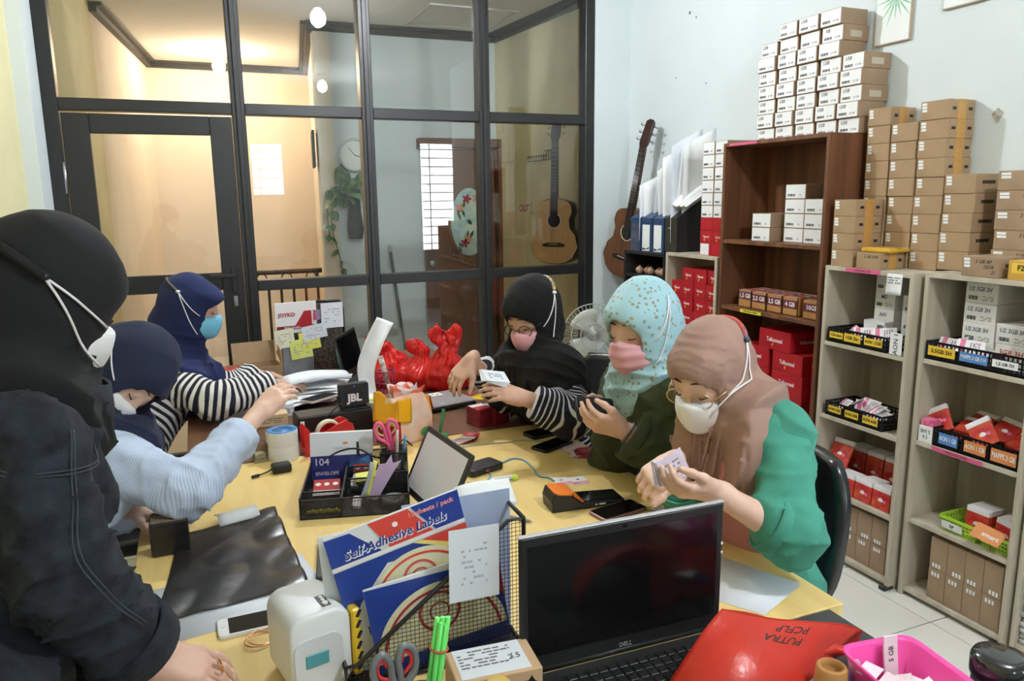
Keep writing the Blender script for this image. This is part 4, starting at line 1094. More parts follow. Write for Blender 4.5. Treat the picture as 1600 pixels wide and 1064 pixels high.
# --- papers on the beech table
quad_sheet('paper_sheet', 'white sheet on the beech table beside the open laptop', 'paper', [T(1120, 868), T(1252, 913), T(1195, 962), T(1090, 930)], ZT, M_pap2, n=2)
quad_sheet('paper_sheet', 'white sheet lying under the black plastic', 'paper', [T(232, 925), T(470, 865), T(520, 935), T(268, 1006)], ZT, M_pap2, n=2)
quad_sheet('black_plastic_sheet', 'crumpled black plastic sheet on the beech table', 'plastic sheet', [T(282, 838), T(430, 797), T(484, 916), T(243, 978)], ZT + 0.0012, mat('black_film', srgb(44, 42, 42), 0.3, var=0.2, vscale=6, bump=0.6, bscale=18), 0.0008, 0.007, 40, 60, seed=4)
single('paper_strip', 'curled white paper strip on the black plastic', 'paper', sheet(lambda u, v: (0.105 * u - 0.05, 0.05 * v - 0.025, 0.014 * sin(pi * v) ** 0.7 + 0.012 * v), 4, 10, 0.0006), M_paper, T(370, 815) + Vector((0, 0, 0.009)), (0, 0, yaw_px((328, 818), (408, 797))))
# small box wrapped in black film
t = thing('black_parcel', 'small parcel wrapped in black film at the table edge', 'parcel', T(268, 866), yaw_px((245, 872), (302, 862)))
link('parcel_body', box(0.085, 0.075, 0.085, 0.004, c=(0, 0.03, 0)), mat('black_wrap', srgb(30, 30, 32), 0.25, var=0.2, bump=0.5, bscale=40), t)
link('parcel_top', box(0.078, 0.068, 0.002, 0.0005, c=(0, 0.03, 0.0845)), mat('parcel_top', srgb(92, 78, 62), 0.5, var=0.5, vscale=40, col2=srgb(150, 130, 108)), t)
# white phone
t = thing('phone', 'white phone lying next to the label printer', 'phone', T(398, 975), yaw_px((340, 992), (430, 972)))
link('phone_body', prism(rrect(0.138, 0.067, 0.009), 0.008, 0.0015), mat('phone_white', srgb(228, 230, 232), 0.25), t)
link('screen', box(0.105, 0.059, 0.0006, 0, c=(0.004, 0, 0.0079)), M_gl, t)
link('home_button', prism(ellipse(0.005, 0.005, 16), 0.0006), mat('button_grey', srgb(205, 206, 208), 0.3), t, (-0.058, 0, 0.008))
# gold bracelets
M_gold = mat('rose_gold', srgb(206, 150, 112), 0.25, metal=0.9)
for k in range(2):
    c = T(408, 1002)
    single('bracelet', 'thin rose gold bangle on the table beside the printer', 'bracelet', tube([(0.032 * cos(a), 0.024 * sin(a), 0.002) for a in [2 * pi * q / 32 for q in range(32)]], 0.0014, 6, True), M_gold, (c.x + 0.006 * k, c.y + 0.004 * k, ZT + 0.002 + 0.003 * k), (0.12 * k, 0.1, 0.5), group='rose gold bangles')
# label printer
M_prw = mat('printer_white', srgb(226, 230, 236), 0.35, var=0.03)
t = thing('label_printer', 'white label printer with a teal display on the beech table', 'printer', (0.130, 1.262, ZT), radians(12))
bm = bmesh.new()
sec = rrect(0.13, 0.15, 0.03, 6)
link('printer_body', prism([(x, y + 0.075) for x, y in rrect(0.108, 0.15, 0.03, 7)], 0.13, 0.008, True), M_prw, t, (0, 0.065, 0), (pi / 2, 0, 0))
link('front_face', prism([(x, y + 0.06) for x, y in rrect(0.085, 0.1, 0.02, 6)], 0.004, 0.001), mat('printer_front', srgb(206, 212, 222), 0.4), t, (-0.006, -0.064, 0.0), (pi / 2, 0, 0))
link('display', box(0.04, 0.003, 0.024, 0.001), mat('lcd_teal', srgb(72, 150, 168), 0.2, var=0.1), t, (-0.01, -0.0685, 0.058))
bp = link('button_panel', box(0.016, 0.04, 0.002, 0.0006), mat('panel_grey', srgb(74, 78, 82), 0.4), t, (0.018, -0.03, 0.1495))
for k in range(2): link('button', box(0.006, 0.006, 0.002, 0.0005), M_paper, bp, (0, 0.011 - 0.01 * k, 0.002))
link('button', prism(ellipse(0.005, 0.006, 14), 0.002), M_paper, bp, (0, -0.011, 0.002))
M_tapey = mat('tape_yellow', srgb(226, 190, 52), 0.35, var=0.1)
yt = link('label_roll', box(0.016, 0.075, 0.125, 0.003), M_tapey, t, (0.0625, -0.03, 0.012))
for k in range(6): link('black_mark', box(0.0012, 0.05, 0.005, 0, c=(0.0086, 0, 0)), INK(), yt, (0, 0.0, 0.012 + 0.02 * k), (0.4 if k % 2 else -0.2, 0, 0))
for k in range(6): link('black_mark', box(0.006, 0.0012, 0.014, 0, c=(0, -0.0378, 0)), INK(), yt, (0.001 * (k % 2), 0, 0.01 + 0.02 * k), (0, 0.5, 0))

# --- wire mesh file holder with a pack of adhesive labels
M_wire = mat('wire_black', srgb(22, 22, 24), 0.4)
HY = 1.235
t = thing('file_holder', 'black wire mesh file holder with a slanting rim in front of the laptop', 'file holder', (0.345, HY, ZT), radians(-1.5))
def rod(a, b, r=0.0035, seg=6): return tube([a, b], r, seg)
bmv = []
prof = [(-0.165, 0.004), (0.165, 0.004), (0.165, 0.262), (0.135, 0.262), (-0.145, 0.045), (-0.165, 0.045)]
for yy in (-0.052, 0.052):
    link('rim', tube([(x, yy, z) for x, z in prof], 0.0042, 6, True), M_wire, t)
for (x, z) in ((0.165, 0.262), (0.165, 0.004), (-0.165, 0.004), (-0.165, 0.045)):
    link('crossbar', rod((x, -0.052, z), (x, 0.052, z), 0.0042), M_wire, t)
def holder_top(x): return 0.262 if x > 0.135 else (0.045 if x < -0.145 else 0.045 + (x + 0.145) * (0.262 - 0.045) / 0.28)
L = []
for yy in (-0.052, 0.052):
    for i in range(44):
        x = -0.165 + 0.33 * i / 43; h = holder_top(x); L.append(((x, yy, h / 2), (0.0008, 0.0008, h)))
    for j in range(34):
        z = 0.262 * j / 33
        xl = -0.165 if z <= 0.045 else -0.145 + (z - 0.045) * 0.28 / (0.262 - 0.045)
        L.append((((xl + 0.165) / 2, yy, z), (0.165 - xl, 0.0008, 0.0008)))
mw = link('wire_mesh', boxes(L), M_wire, t); mw['kind'] = 'stuff'
link('holder_floor', box(0.33, 0.104, 0.003, 0), M_wire, t)
# contents
M_pblue = mat('pack_blue', srgb(34, 62, 150), 0.3, var=0.06, coat=0.2)
M_pred = mat('pack_red', srgb(222, 74, 66), 0.3, var=0.05, coat=0.2)
M_pyel = mat('pack_yellow', srgb(236, 222, 130), 0.35, var=0.06)
M_mring = mat('pack_ring', srgb(168, 48, 58), 0.4)
_tl, _tr = aty(503, 842, HY), aty(712, 762, HY)
u_ = (_tr - _tl).normalized(); n_ = u_.cross(Vector((0, -1, 0))).normalized(); n_ = Vector((0, -1, 0)); v_ = n_.cross(u_)
PK = thing('label_pack', 'tilted blue and red pack of self adhesive labels in the file holder', 'label pack', M=frame(_tl + (_tr - _tl) / 2 + Vector((0, -0.006, 0)), u_, v_))
Wp = (_tr - _tl).length
def pk(name, poly, m, z=0.0): return link(name, prism(poly, 0.0008), m, PK, (0, 0, z))
link('pack_sheet', box(Wp, 0.285, 0.004, 0.001, c=(0, -0.1425, -0.0045)), mat('pack_white', srgb(226, 228, 232), 0.35, var=0.03), PK)
h_ = Wp / 2
pk('header_blue', [(-h_, -0.058), (-h_ + 0.09, -0.058), (-h_ + 0.045, -0.006), (-h_, -0.004)], M_pblue)
pk('header_red', [(-0.018, -0.058), (h_ - 0.06, -0.058), (h_ - 0.095, -0.002), (-0.045, -0.002)], M_pred)
pk('header_blue', [(h_ - 0.055, -0.058), (h_, -0.058), (h_, -0.001), (h_ - 0.09, -0.001)], M_pblue)
pk('header_edge', [(-h_, -0.066), (h_, -0.066), (h_, -0.0585), (-h_, -0.0585)], M_wc, 0.0002)
write(PK, 'Self-Adhesive Labels', 0.0165, Matrix.Translation((-0.004, -0.042, 0.0012)) @ Matrix.Rotation(0.02, 4, 'Z'), mat('label_navy', srgb(40, 60, 140), 0.4), bold=0.03, shear=0.25)
write(PK, 'Self-Adhesive Labels', 0.0165, Matrix.Translation((-0.003, -0.0435, 0.0010)) @ Matrix.Rotation(0.02, 4, 'Z'), M_wc, bold=0.09, shear=0.25, name='lettering_outline')
write(PK, '10 sheets / pack', 0.0095, Matrix.Translation((h_ - 0.055, -0.015, 0.001)), mat('label_pinkish', srgb(240, 150, 140), 0.4), bold=0.03)
link('hang_hole', prism(ellipse(0.005, 0.005, 14), 0.0006), M_wc, PK, (0.0, -0.02, 0.0012))
pk('field_blue', [(-h_, -0.068), (h_ - 0.1, -0.068), (h_ - 0.04, -0.1), (-0.03, -0.085), (-h_ + 0.03, -0.14), (-h_, -0.2)], M_pblue)
pk('field_red', [(h_ - 0.085, -0.068), (h_, -0.068), (h_, -0.1), (h_ - 0.03, -0.098)], M_pred, 0.0003)
pk('field_yellow', [(h_ - 0.1, -0.068), (h_ - 0.085, -0.068), (h_ - 0.01, -0.105), (h_ - 0.04, -0.1)], M_pyel, 0.0004)
def ringpoly(cx, cy, r0, r1, a0, a1, n=30):
    o = [(cx + r1 * cos(a0 + (a1 - a0) * i / n), cy + r1 * sin(a0 + (a1 - a0) * i / n)) for i in range(n + 1)]
    return o + [(cx + r0 * cos(a0 + (a1 - a0) * i / n), cy + r0 * sin(a0 + (a1 - a0) * i / n)) for i in range(n, -1, -1)]
pk('arc_white', ringpoly(0.02, -0.185, 0.0, 0.105, 0, pi)[:31], mat('pack_pattern', srgb(214, 216, 206), 0.5, var=0.2, vscale=220, col2=srgb(232, 226, 170)), 0.0004)
pk('arc_red', ringpoly(0.02, -0.185, 0.092, 0.0965, 0.02, pi - 0.02), M_pred, 0.0009)
pk('stamp_ring', ringpoly(0.02, -0.135, 0.028, 0.033, 0, 2 * pi), mat('stamp_red', srgb(206, 90, 84), 0.5), 0.0009)
pk('stamp_ring', ringpoly(0.02, -0.135, 0.015, 0.018, 0, 2 * pi), mat('stamp_red', srgb(206, 90, 84), 0.5), 0.0009)
pk('band_blue', [(-h_ + 0.03, -0.205), (h_, -0.205), (h_, -0.188), (-h_ + 0.03, -0.188)], M_pblue, 0.0011)
# second pack, lower and nearer
P2 = thing('label_pack', 'second label pack with a round red emblem low in the file holder', 'label pack', M=frame((0.345, HY - 0.028, ZT + 0.165), (1, -0.02, 0.14), (-0.14, 0, 1)))
link('pack_sheet', box(0.25, 0.18, 0.004, 0.001, c=(0, -0.07, -0.0045)), mat('pack_white', srgb(226, 228, 232), 0.35, var=0.03), P2)
for nm, poly, m, z in (('field_blue', [(-0.125, -0.16), (0.125, -0.16), (0.125, 0.0), (-0.125, 0.018)], M_pblue, 0), ('arc_white', ringpoly(0.0, -0.13, 0, 0.122, 0, pi)[:31], mat('pack_pattern', srgb(214, 216, 206), 0.5, var=0.2, vscale=220, col2=srgb(232, 226, 170)), 0.0004),
                       ('arc_red', ringpoly(0.0, -0.13, 0.106, 0.111, 0.02, pi - 0.02), M_mring, 0.0009), ('corner_red', [(0.088, -0.02), (0.125, -0.005), (0.125, -0.08), (0.12, -0.07)], M_mring, 0.0012),
                       ('stamp_ring', ringpoly(0.0, -0.065, 0.034, 0.039, 0, 2 * pi), M_mring, 0.0012), ('stamp_ring', ringpoly(0.0, -0.065, 0.016, 0.019, 0, 2 * pi), M_mring, 0.0012)):
    link(nm, prism(poly, 0.0008), m, P2, (0, 0, z))
single('plastic_sleeve', 'pale blue clear sleeve standing at the back of the file holder', 'sleeve', box(0.21, 0.002, 0.285, 0.0005), mat('sleeve_blue', srgb(176, 190, 222), 0.3, var=0.15), (0.408, HY + 0.02, ZT + 0.006))
single('plastic_sleeve', 'white folder standing tilted behind the label pack', 'sleeve', box(0.235, 0.003, 0.25, 0.0005), M_pap2, (0.285, HY + 0.012, ZT + 0.02), (0, -0.06, 0))
t = thing('paper_note', 'white lined paper note hung over the file holder rim', 'note', M=frame(aty(741, 880, HY - 0.062), (1, 0, -0.03), (0.12, 0.05, 1)))
link('note_sheet', box(0.094, 0.133, 0.0008, 0), M_pap2, t)
link('small_print', stripes(0.05, 0.08, 8, 5, 0.4), mat('pencil', srgb(176, 184, 200), 0.7), t, (0, 0.0, 0.001))
single('paper_strip', 'white receipt paper folded over the back of the file holder', 'paper', sheet(lambda u, v: (0.115 * u, 0.05 * v, 0.012 * sin(3 * u + 1) - 0.03 * v * v * 0 + 0.02 * v), 8, 6, 0.0006), M_paper, aty(722, 800, HY + 0.03) + Vector((0, 0, -0.012)), (0.55, -0.12, 0))
# --- pens and small things before the holder
M_green = mat('pen_green', srgb(112, 226, 112), 0.35, var=0.1)
cup = thing('pen_cup', 'grey pen cup holding the green markers and scissors', 'cup', (0.262, 1.01, ZT))
link('cup_body', lathe(((0.0, 0.0), (0.036, 0.0), (0.040, 0.085), (0.037, 0.085), (0.033, 0.004), (0.0, 0.004)), 24, cap=False), mat('cup_grey', srgb(80, 84, 90), 0.4), cup)
gm = thing('marker_bundle', 'bundle of bright green sticks tied with a red rubber band', 'markers', M=frame((0.268, 1.008, ZT + 0.006), (1, 0, -0.16), (0, 1, 0)))
for k in range(7):
    a = 2 * pi * k / 6
    r = 0.0 if k == 6 else 0.0085
    link('stick', cyl(0.0044, 0.205 - 0.004 * (k % 3), 6), M_green, gm, (r * cos(a), r * sin(a), 0))
link('rubber_band', tube([(0.0135 * cos(a), 0.0135 * sin(a), 0.155) for a in [2 * pi * q / 20 for q in range(20)]], 0.002, 6, True), mat('band_red', srgb(190, 84, 60), 0.5), gm)
def scissors(M, m_handle, m_inner, label, L=0.1):
    t = thing('scissors', label, 'scissors', M=M)
    for s in (-1, 1):
        b = link('blade', prism([(-0.004 * s, 0), (0.007 * s, 0.0), (0.001 * s, -L)], 0.002), M_steel, t, (0, 0, 0.001 if s > 0 else -0.0012))
        pts = smooth_path([(0.002 * s, -0.005, 0), (0.008 * s, 0.02, 0), (0.03 * s, 0.045, 0), (0.032 * s, 0.075, 0), (0.016 * s, 0.088, 0), (0.006 * s, 0.07, 0), (0.006 * s, 0.045, 0), (0.003 * s, 0.02, 0)], 5)
        h = link('handle', tube(pts, 0.0055, 8), m_handle, t, (0, 0, 0.001 * s))
        link('grip', tube([p + Vector((0, 0, 0)) for p in smooth_path([(0.012 * s, 0.045, 0), (0.025 * s, 0.056, 0), (0.026 * s, 0.072, 0), (0.017 * s, 0.08, 0), (0.011 * s, 0.066, 0)], 4)], 0.003, 6), m_inner, h)
    link('pivot', cyl(0.004, 0.006, 12), M_steel, t, (0, -0.004, -0.003))
    return t
scissors(frame((0.225, 0.985, ZT + 0.10), (1, 0.2, 0.1), (-0.12, 0, 1)), mat('handle_grey', srgb(108, 112, 116), 0.4), M_redp, 'grey and red handled scissors standing in the pen cup', 0.09)
t = thing('card_carton', 'small cardboard box with a white address label before the file holder', 'box', M=frame((0.394, 1.045, ZT), (1, -0.09, 0), (0.09, 1, 0)))
link('carton_body', box(0.142, 0.088, 0.09, 0.002), mat('card_pale', srgb(206, 172, 136), 0.7, var=0.1), t)
g = link('address_label', box(0.115, 0.08, 0.0006, 0, c=(-0.003, 0.002, 0.09)), M_pap2, t)
link('small_print', stripes(0.09, 0.05, 6, 8, 0.7), M_pgrey, g, (-0.01, 0.01, 0.0907))
write(g, '2.5', 0.013, Matrix.Translation((0.035, -0.002, 0.0908)) @ Matrix.Rotation(0.1, 4, 'Z'), shear=0.2)
link('ink_blot', prism([(0.012 * cos(a) * (1 + 0.4 * sin(4 * a)), 0.016 * sin(a) * (1 + 0.3 * cos(5 * a))) for a in [2 * pi * q / 24 for q in range(24)]], 0.0004), INK(), t, M=frame((0.05, -0.0442, 0.06), (1, 0, 0), (0, 0, 1)))
t = thing('glue_bottle', 'small bottle with a mustard yellow cap before the cardboard box', 'bottle', (0.372, 0.965, ZT))
link('bottle_body', cyl(0.019, 0.075, 24), mat('bottle_white', srgb(210, 206, 196), 0.4), t)
link('bottle_cap', lathe(((0.0, 0.075), (0.0195, 0.075), (0.0195, 0.104), (0.017, 0.107), (0.0, 0.107)), 24, cap=False), mat('cap_mustard', srgb(206, 172, 84), 0.45), t)
# --- big laptop
BLp, BRp = atz(812, 1057, 0.768), atz(1122, 979, 0.768)
hx = (BRp - BLp).normalized(); LW = (BRp - BLp).length
by = Vector((-hx.y, hx.x, 0))
mid = (BLp + BRp) / 2
Lp = thing('laptop', 'open black laptop with a dark screen facing the camera', 'laptop', M=frame((mid.x, mid.y, ZT), hx, by))
M_lap = mat('laptop_black', srgb(30, 31, 33), 0.45, var=0.12, bump=0.05, bscale=200)
link('laptop_base', box(LW, 0.255, 0.02, 0.004, c=(0, -0.135, 0.001)), M_lap, Lp)
_key = box(0.0165, 0.0155, 0.003, 0.001)
kb = link('keyboard_plate', box(LW * 0.86, 0.105, 0.0008, 0, c=(0, -0.085, 0.0208)), M_plas, Lp)
for r in range(5):
    for c in range(17):
        link('key', _key, M_plas, kb, (-LW * 0.43 + 0.011 + 0.0196 * c, -0.043 - 0.0195 * r, 0.0215))
link('touchpad', box(0.1, 0.06, 0.0006, 0, c=(-0.03, -0.20, 0.021)), M_gl, Lp)
lid = link('laptop_lid', box(LW, 0.009, 0.252, 0.004), M_lap, Lp, (0, 0.0, 0.022), (-0.0, 0, 0))
link('screen', box(LW - 0.03, 0.0012, 0.203, 0, c=(0, -0.0048, 0.03)), mat('screen_dark', srgb(15, 15, 16), 0.12), lid)
link('lid_edge', box(LW + 0.001, 0.0105, 0.003, 0.001), mat('edge_silver', srgb(170, 172, 176), 0.35), lid, (0, 0.0006, 0.250))
link('webcam', box(0.008, 0.001, 0.006, 0, c=(-0.005, -0.005, 0.238)), M_gl, lid)
write(lid, 'DELL', 0.0085, frame((0.0, -0.0052, 0.012), (1, 0, 0), (0, 0, 1)), mat('logo_silver', srgb(150, 152, 156), 0.35), bold=0.03)
for k in range(2): link('edge_sticker', box(0.004, 0.0008, 0.005, 0, c=(LW / 2 - 0.003, -0.0052, 0.168 - 0.018 * k)), M_paper, lid)
link('hinge_bar', cyl(0.007, LW * 0.86, 12), M_lap, Lp, (-LW * 0.43, 0.0, 0.022), (0, pi / 2, 0))
# --- tablet standing on edge
B0, B1 = Vector((0.505, 2.055, ZT + 0.003)), Vector((0.535, 1.75, ZT + 0.003))
TL0 = atx(668, 657, 0.592)
hx = (B1 - B0).normalized(); upv = TL0 - B0
upn = (upv - hx * upv.dot(hx)).normalized()
TW, TH = 0.305, 0.195
tb = thing('tablet_screen', 'black framed screen standing on edge in the middle of the beech table', 'screen', M=frame(B0 + hx * TW / 2, hx, upn))
link('screen_shell', prism([(x, y + TH / 2) for x, y in rrect(TW, TH, 0.008)], 0.009, 0.0015), M_lap, tb, (0, 0, -0.009))
link('display', box(TW - 0.03, TH - 0.03, 0.0006, 0, c=(0, TH / 2, 0)), mat('display_pale', srgb(196, 202, 206), 0.2, var=0.25, vscale=5, col2=srgb(206, 188, 196), emit=0.12), tb)
link('stand_leg', rod((0.0, 0.13, -0.01), (0.0, 0.005, -0.115), 0.005), M_plas, tb)
# --- laptop closed on the brown table
t = thing('closed_laptop', 'closed grey laptop with a sticker on the brown table', 'laptop', T(690, 634), yaw_px((672, 652), (718, 645)) + 0.12)
link('laptop_base', box(0.24, 0.2, 0.015, 0.004, c=(0, 0.02, 0.002)), M_plas, t, (0, 0, 0))
link('laptop_lid', box(0.24, 0.2, 0.01, 0.004, c=(0, 0.02, 0.017)), mat('lid_grey', srgb(150, 148, 152), 0.4, var=0.06), t)
s_ = link('sticker', box(0.05, 0.045, 0.0005, 0, c=(0.02, 0.085, 0.027)), M_paper, t)
for q, (c, x, y) in enumerate((((220, 80, 60), 0.01, 0.09), ((240, 190, 60), 0.03, 0.092), ((80, 160, 90), 0.022, 0.075))):
    link('sticker_dot', prism(ellipse(0.007, 0.006, 12), 0.0004), mat('dot_%d' % q, srgb(*c), 0.5), s_, (x, y, 0.0275))
link('sticker', box(0.018, 0.012, 0.0005, 0, c=(-0.03, -0.06, 0.027)), mat('sticker_blue', srgb(120, 180, 220), 0.4), t)
# --- phones, power bank, terminal
def phone(name, label, px, a, b, w, h, th=0.009, case=M_plas, z=ZT, scr=None, cam_hole=True):
    t = thing('phone', label, 'phone', T(*px, z), yaw_px(a, b, z))
    link('phone_body', prism(rrect(w, h, 0.011), th, 0.002), case, t)
    link('screen', prism(rrect(w - 0.008, h - 0.007, 0.008), 0.0006), scr or M_gl, t, (0, 0, th - 0.0002))
    if cam_hole: link('speaker_slot', box(0.0015, 0.012, 0.0003, 0, c=(w / 2 - 0.007, 0, th + 0.0003)), M_pgrey, t)
    return t
M_scr2 = mat('screen_bluegrey', srgb(20, 21, 24), 0.08)
phone('p', 'dark phone in a thick case at the far right of the beech table', (853, 678), (818, 683), (893, 667), 0.155, 0.078, 0.012, scr=M_scr2)
phone('p', 'black phone next to the thick cased phone on the beech table', (863, 697), (835, 707), (893, 685), 0.15, 0.072)
phone('p', 'rose rimmed phone beside the orange payment terminal', (966, 800), (925, 812), (1008, 787), 0.15, 0.074, case=mat('phone_rose', srgb(150, 112, 112), 0.3), scr=mat('screen_rose', srgb(22, 19, 20), 0.08))
phone('p', 'black phone lying under the hand at the brown table', (715, 606), (690, 612), (742, 602), 0.15, 0.075)
phone('p', 'grey phone lying on the white papers', (500, 623), (470, 632), (530, 614), 0.15, 0.075, z=0.80, case=mat('phone_pale', srgb(206, 190, 188), 0.3), scr=mat('screen_grey', srgb(22, 22, 24), 0.08))
t = thing('power_bank', 'black power bank beside the standing screen', 'power bank', T(752, 735), yaw_px((728, 742), (780, 726)))
link('bank_body', prism(rrect(0.125, 0.075, 0.012), 0.022, 0.004), M_plas, t)
link('red_light', box(0.012, 0.001, 0.006, 0, c=(-0.005, -0.0377, 0.008)), mat('led_red', srgb(220, 60, 50), 0.4), t)
M_or = mat('terminal_orange', srgb(240, 128, 34), 0.35, var=0.05)
t = thing('payment_terminal', 'black and orange handheld payment terminal on the beech table', 'terminal', T(912, 786), yaw_px((862, 795), (985, 777)) - 0.02)
link('terminal_body', prism([(-0.105, 0), (0.105, 0), (0.105, 0.014), (-0.02, 0.02), (-0.055, 0.046), (-0.1, 0.052), (-0.108, 0.03)], 0.082, 0.004), M_plas, t, (0, 0.041, 0), (pi / 2, 0, 0))
link('screen', prism(rrect(0.118, 0.068, 0.005), 0.001), M_scr2, t, (0.042, 0, 0.0180), (0, 0.05, 0))
link('paper_cover', prism([(x, y) for x, y in rrect(0.058, 0.08, 0.012)], 0.008, 0.002), M_or, t, (-0.07, 0, 0.044), (0, 0.12, 0))
link('front_lip', box(0.034, 0.074, 0.006, 0.002), M_or, t, (-0.03, 0, 0.026), (0, 0.62, 0))
for k in range(2): link('side_button', box(0.018 if k else 0.006, 0.001, 0.004, 0, c=(0.02 + 0.018 * k, -0.0415, 0.008)), M_paper, t)
t = thing('stapler', 'small white stapler with a lime tip on the beech table', 'stapler', T(785, 754), yaw_px((758, 762), (815, 747)))
link('stapler_base', box(0.085, 0.014, 0.004, 0.001), M_steel, t)
link('stapler_arm', prism([(-0.042, 0.004), (0.035, 0.006), (0.035, 0.016), (-0.03, 0.022), (-0.042, 0.018)], 0.013, 0.002), M_prw, t, (0, 0.0065, 0), (pi / 2, 0, 0))
link('lime_tip', prism(rrect(0.018, 0.02, 0.006), 0.012, 0.002), mat('lime_tip', srgb(200, 236, 60), 0.4), t, (0.042, 0, 0.002))
# cards on the beech table
M_tred = mat('voucher_red', srgb(178, 34, 44), 0.4, var=0.25, vscale=40)
def voucher(p, yaw, label, group, z, w=0.085, h=0.054, white=0.35, tilt=(0, 0)):
    t = thing('voucher', label, 'card', (p[0], p[1], z), yaw, group); t.rotation_euler = (tilt[0], tilt[1], yaw)
    link('card_body', box(w, h, 0.0016, 0.0003), M_tred, t)
    link('white_panel', box(w * white, h * 0.96, 0.0004, 0, c=(-w * (0.5 - white / 2), 0, 0.0016)), M_wc, t)
    link('small_print', stripes(w * 0.5, h * 0.5, 3, 6), mat('print_pale', srgb(230, 170, 160), 0.5), t, (w * 0.18, 0, 0.0017))
    return t
rg = random.Random(5)
for k in range(5):
    p = T(912 + 3 * k, 712 - 1.5 * k); voucher(p, -0.55 + 0.12 * k, 'red voucher card by the dark phones, %s up in its fan' % ORD[k], 'vouchers by the phones', ZT + 0.0005 + 0.002 * k, white=0.0001 if k > 1 else 0.3)
single('pink_slip', 'pale pink slip under the red vouchers by the phones', 'paper', box(0.085, 0.06, 0.0006, 0), mat('slip_pink', srgb(224, 196, 208), 0.6), T(895, 700) + Vector((0, 0, 0.0003)), (0, 0, 0.25))
for k in range(6):
    p = T(728 + 2.5 * k - 6, 690 - 1.0 * k); voucher(p, 0.2 + 0.15 * k, 'red and white voucher beside the green straw, %s up in its fan' % ORD[k], 'vouchers by the straw', ZT + 0.0005 + 0.002 * k, w=0.075, white=0.3)
for k in range(3):
    p = T(1035 + 6 * k, 793 - k); voucher(p, 0.5 - 0.1 * k, 'small red and black packet behind the laptop lid', 'packets behind the laptop', ZT + 0.0005 + 0.002 * k, w=0.07, h=0.04, white=0.25)
for k in range(2):
    t = thing('sim_card', 'white sim card sleeve with a pink band near the terminal', 'card', T(878 + 26 * k, 752 - 1 * k), yaw_px((865, 760), (920, 752)), 'sim sleeves near the terminal')
    link('card_body', box(0.05, 0.06, 0.0016, 0.0003), M_wc, t)
    link('pink_band', box(0.05, 0.014, 0.0004, 0, c=(0, -0.018, 0.0016)), M_pk, t)
    link('chip', box(0.008, 0.008, 0.0004, 0, c=(0.0, 0.006, 0.0016)), M_plas if k else M_pk, t)
# stack of red packs on the brown table
for r in range(7):
    for c in range(2):
        p = T(753 + 25 * c, 664 - 3 * c); t = thing('voucher_pack', 'red voucher pack, %s up in the stack %s the closed laptop' % (ORD[r], ('nearer', 'farther from')[c]), 'card', (p.x, p.y + 0.02, ZT + 0.0095 * r), 0.25 + rg.uniform(-.05, .05), 'stacked voucher packs')
        link('pack_body', box(0.066, 0.082, 0.009, 0.001), mat('voucher_dark', srgb(140, 30, 44), 0.35, var=0.35, vscale=30), t)
        if r == 6: link('white_panel', box(0.06, 0.03, 0.0004, 0, c=(0, 0.02, 0.009)), M_wc, t); link('red_panel', box(0.064, 0.04, 0.0004, 0, c=(0, -0.018, 0.009)), M_tred, t)
# snack packets and slips on the brown table
def packet(px, yaw, w, h, m, label, cat='packet', th=0.012, txt=None, z=ZT):
    t = thing('snack_packet', label, cat, T(*px, z), yaw)
    link('packet_body', sheet(lambda u, v: ((u - 0.5) * w, (v - 0.5) * h, 0.002 + th * (sin(pi * u) * sin(pi * v)) ** 0.6), 8, 8, 0.0018), m, t)
    link('print_patch', prism([(w * 0.26 * cos(a) * (1 + 0.25 * sin(3 * a)), h * 0.22 * sin(a)) for a in [2 * pi * q / 18 for q in range(18)]], 0.0006), M_tred, t, (0.0, 0, th + 0.0015))
    return t
packet((733, 622), -0.25, 0.12, 0.085, mat('packet_yellow', srgb(236, 194, 40), 0.3, var=0.12), 'yellow snack packet with red print on the brown table')
single('silver_slip', 'grey silver card on the brown table next to the yellow packet', 'card', box(0.07, 0.055, 0.004, 0.0008), mat('slip_silver', srgb(166, 172, 180), 0.35, var=0.3, vscale=40), T(762, 618), (0, 0, -0.2))
single('paper_slip', 'white paper slip beside the closed laptop', 'paper', box(0.09, 0.03, 0.0012, 0), M_paper, T(728, 634), (0, 0, 0.25))
single('white_box_small', 'small pale card box near the phone on the brown table', 'box', box(0.06, 0.04, 0.012, 0.001), M_pap2, T(750, 605), (0, 0, -0.1))
# --- straw and green lid
t = thing('drink_cup', 'clear drink cup with green dome and thick green straw', 'cup', T(684, 702))
link('cup_body', lathe(((0.0, 0.0), (0.028, 0.0), (0.038, 0.05), (0.036, 0.05), (0.026, 0.003), (0.0, 0.003)), 24, cap=False), mat('cup_green', srgb(70, 150, 96), 0.2, alpha=0.8), t)
link('straw', tube([(0.0, 0.0, 0.01), (0.028, 0.01, 0.135)], 0.0062, 10), mat('straw_green', srgb(34, 112, 52), 0.3), t)
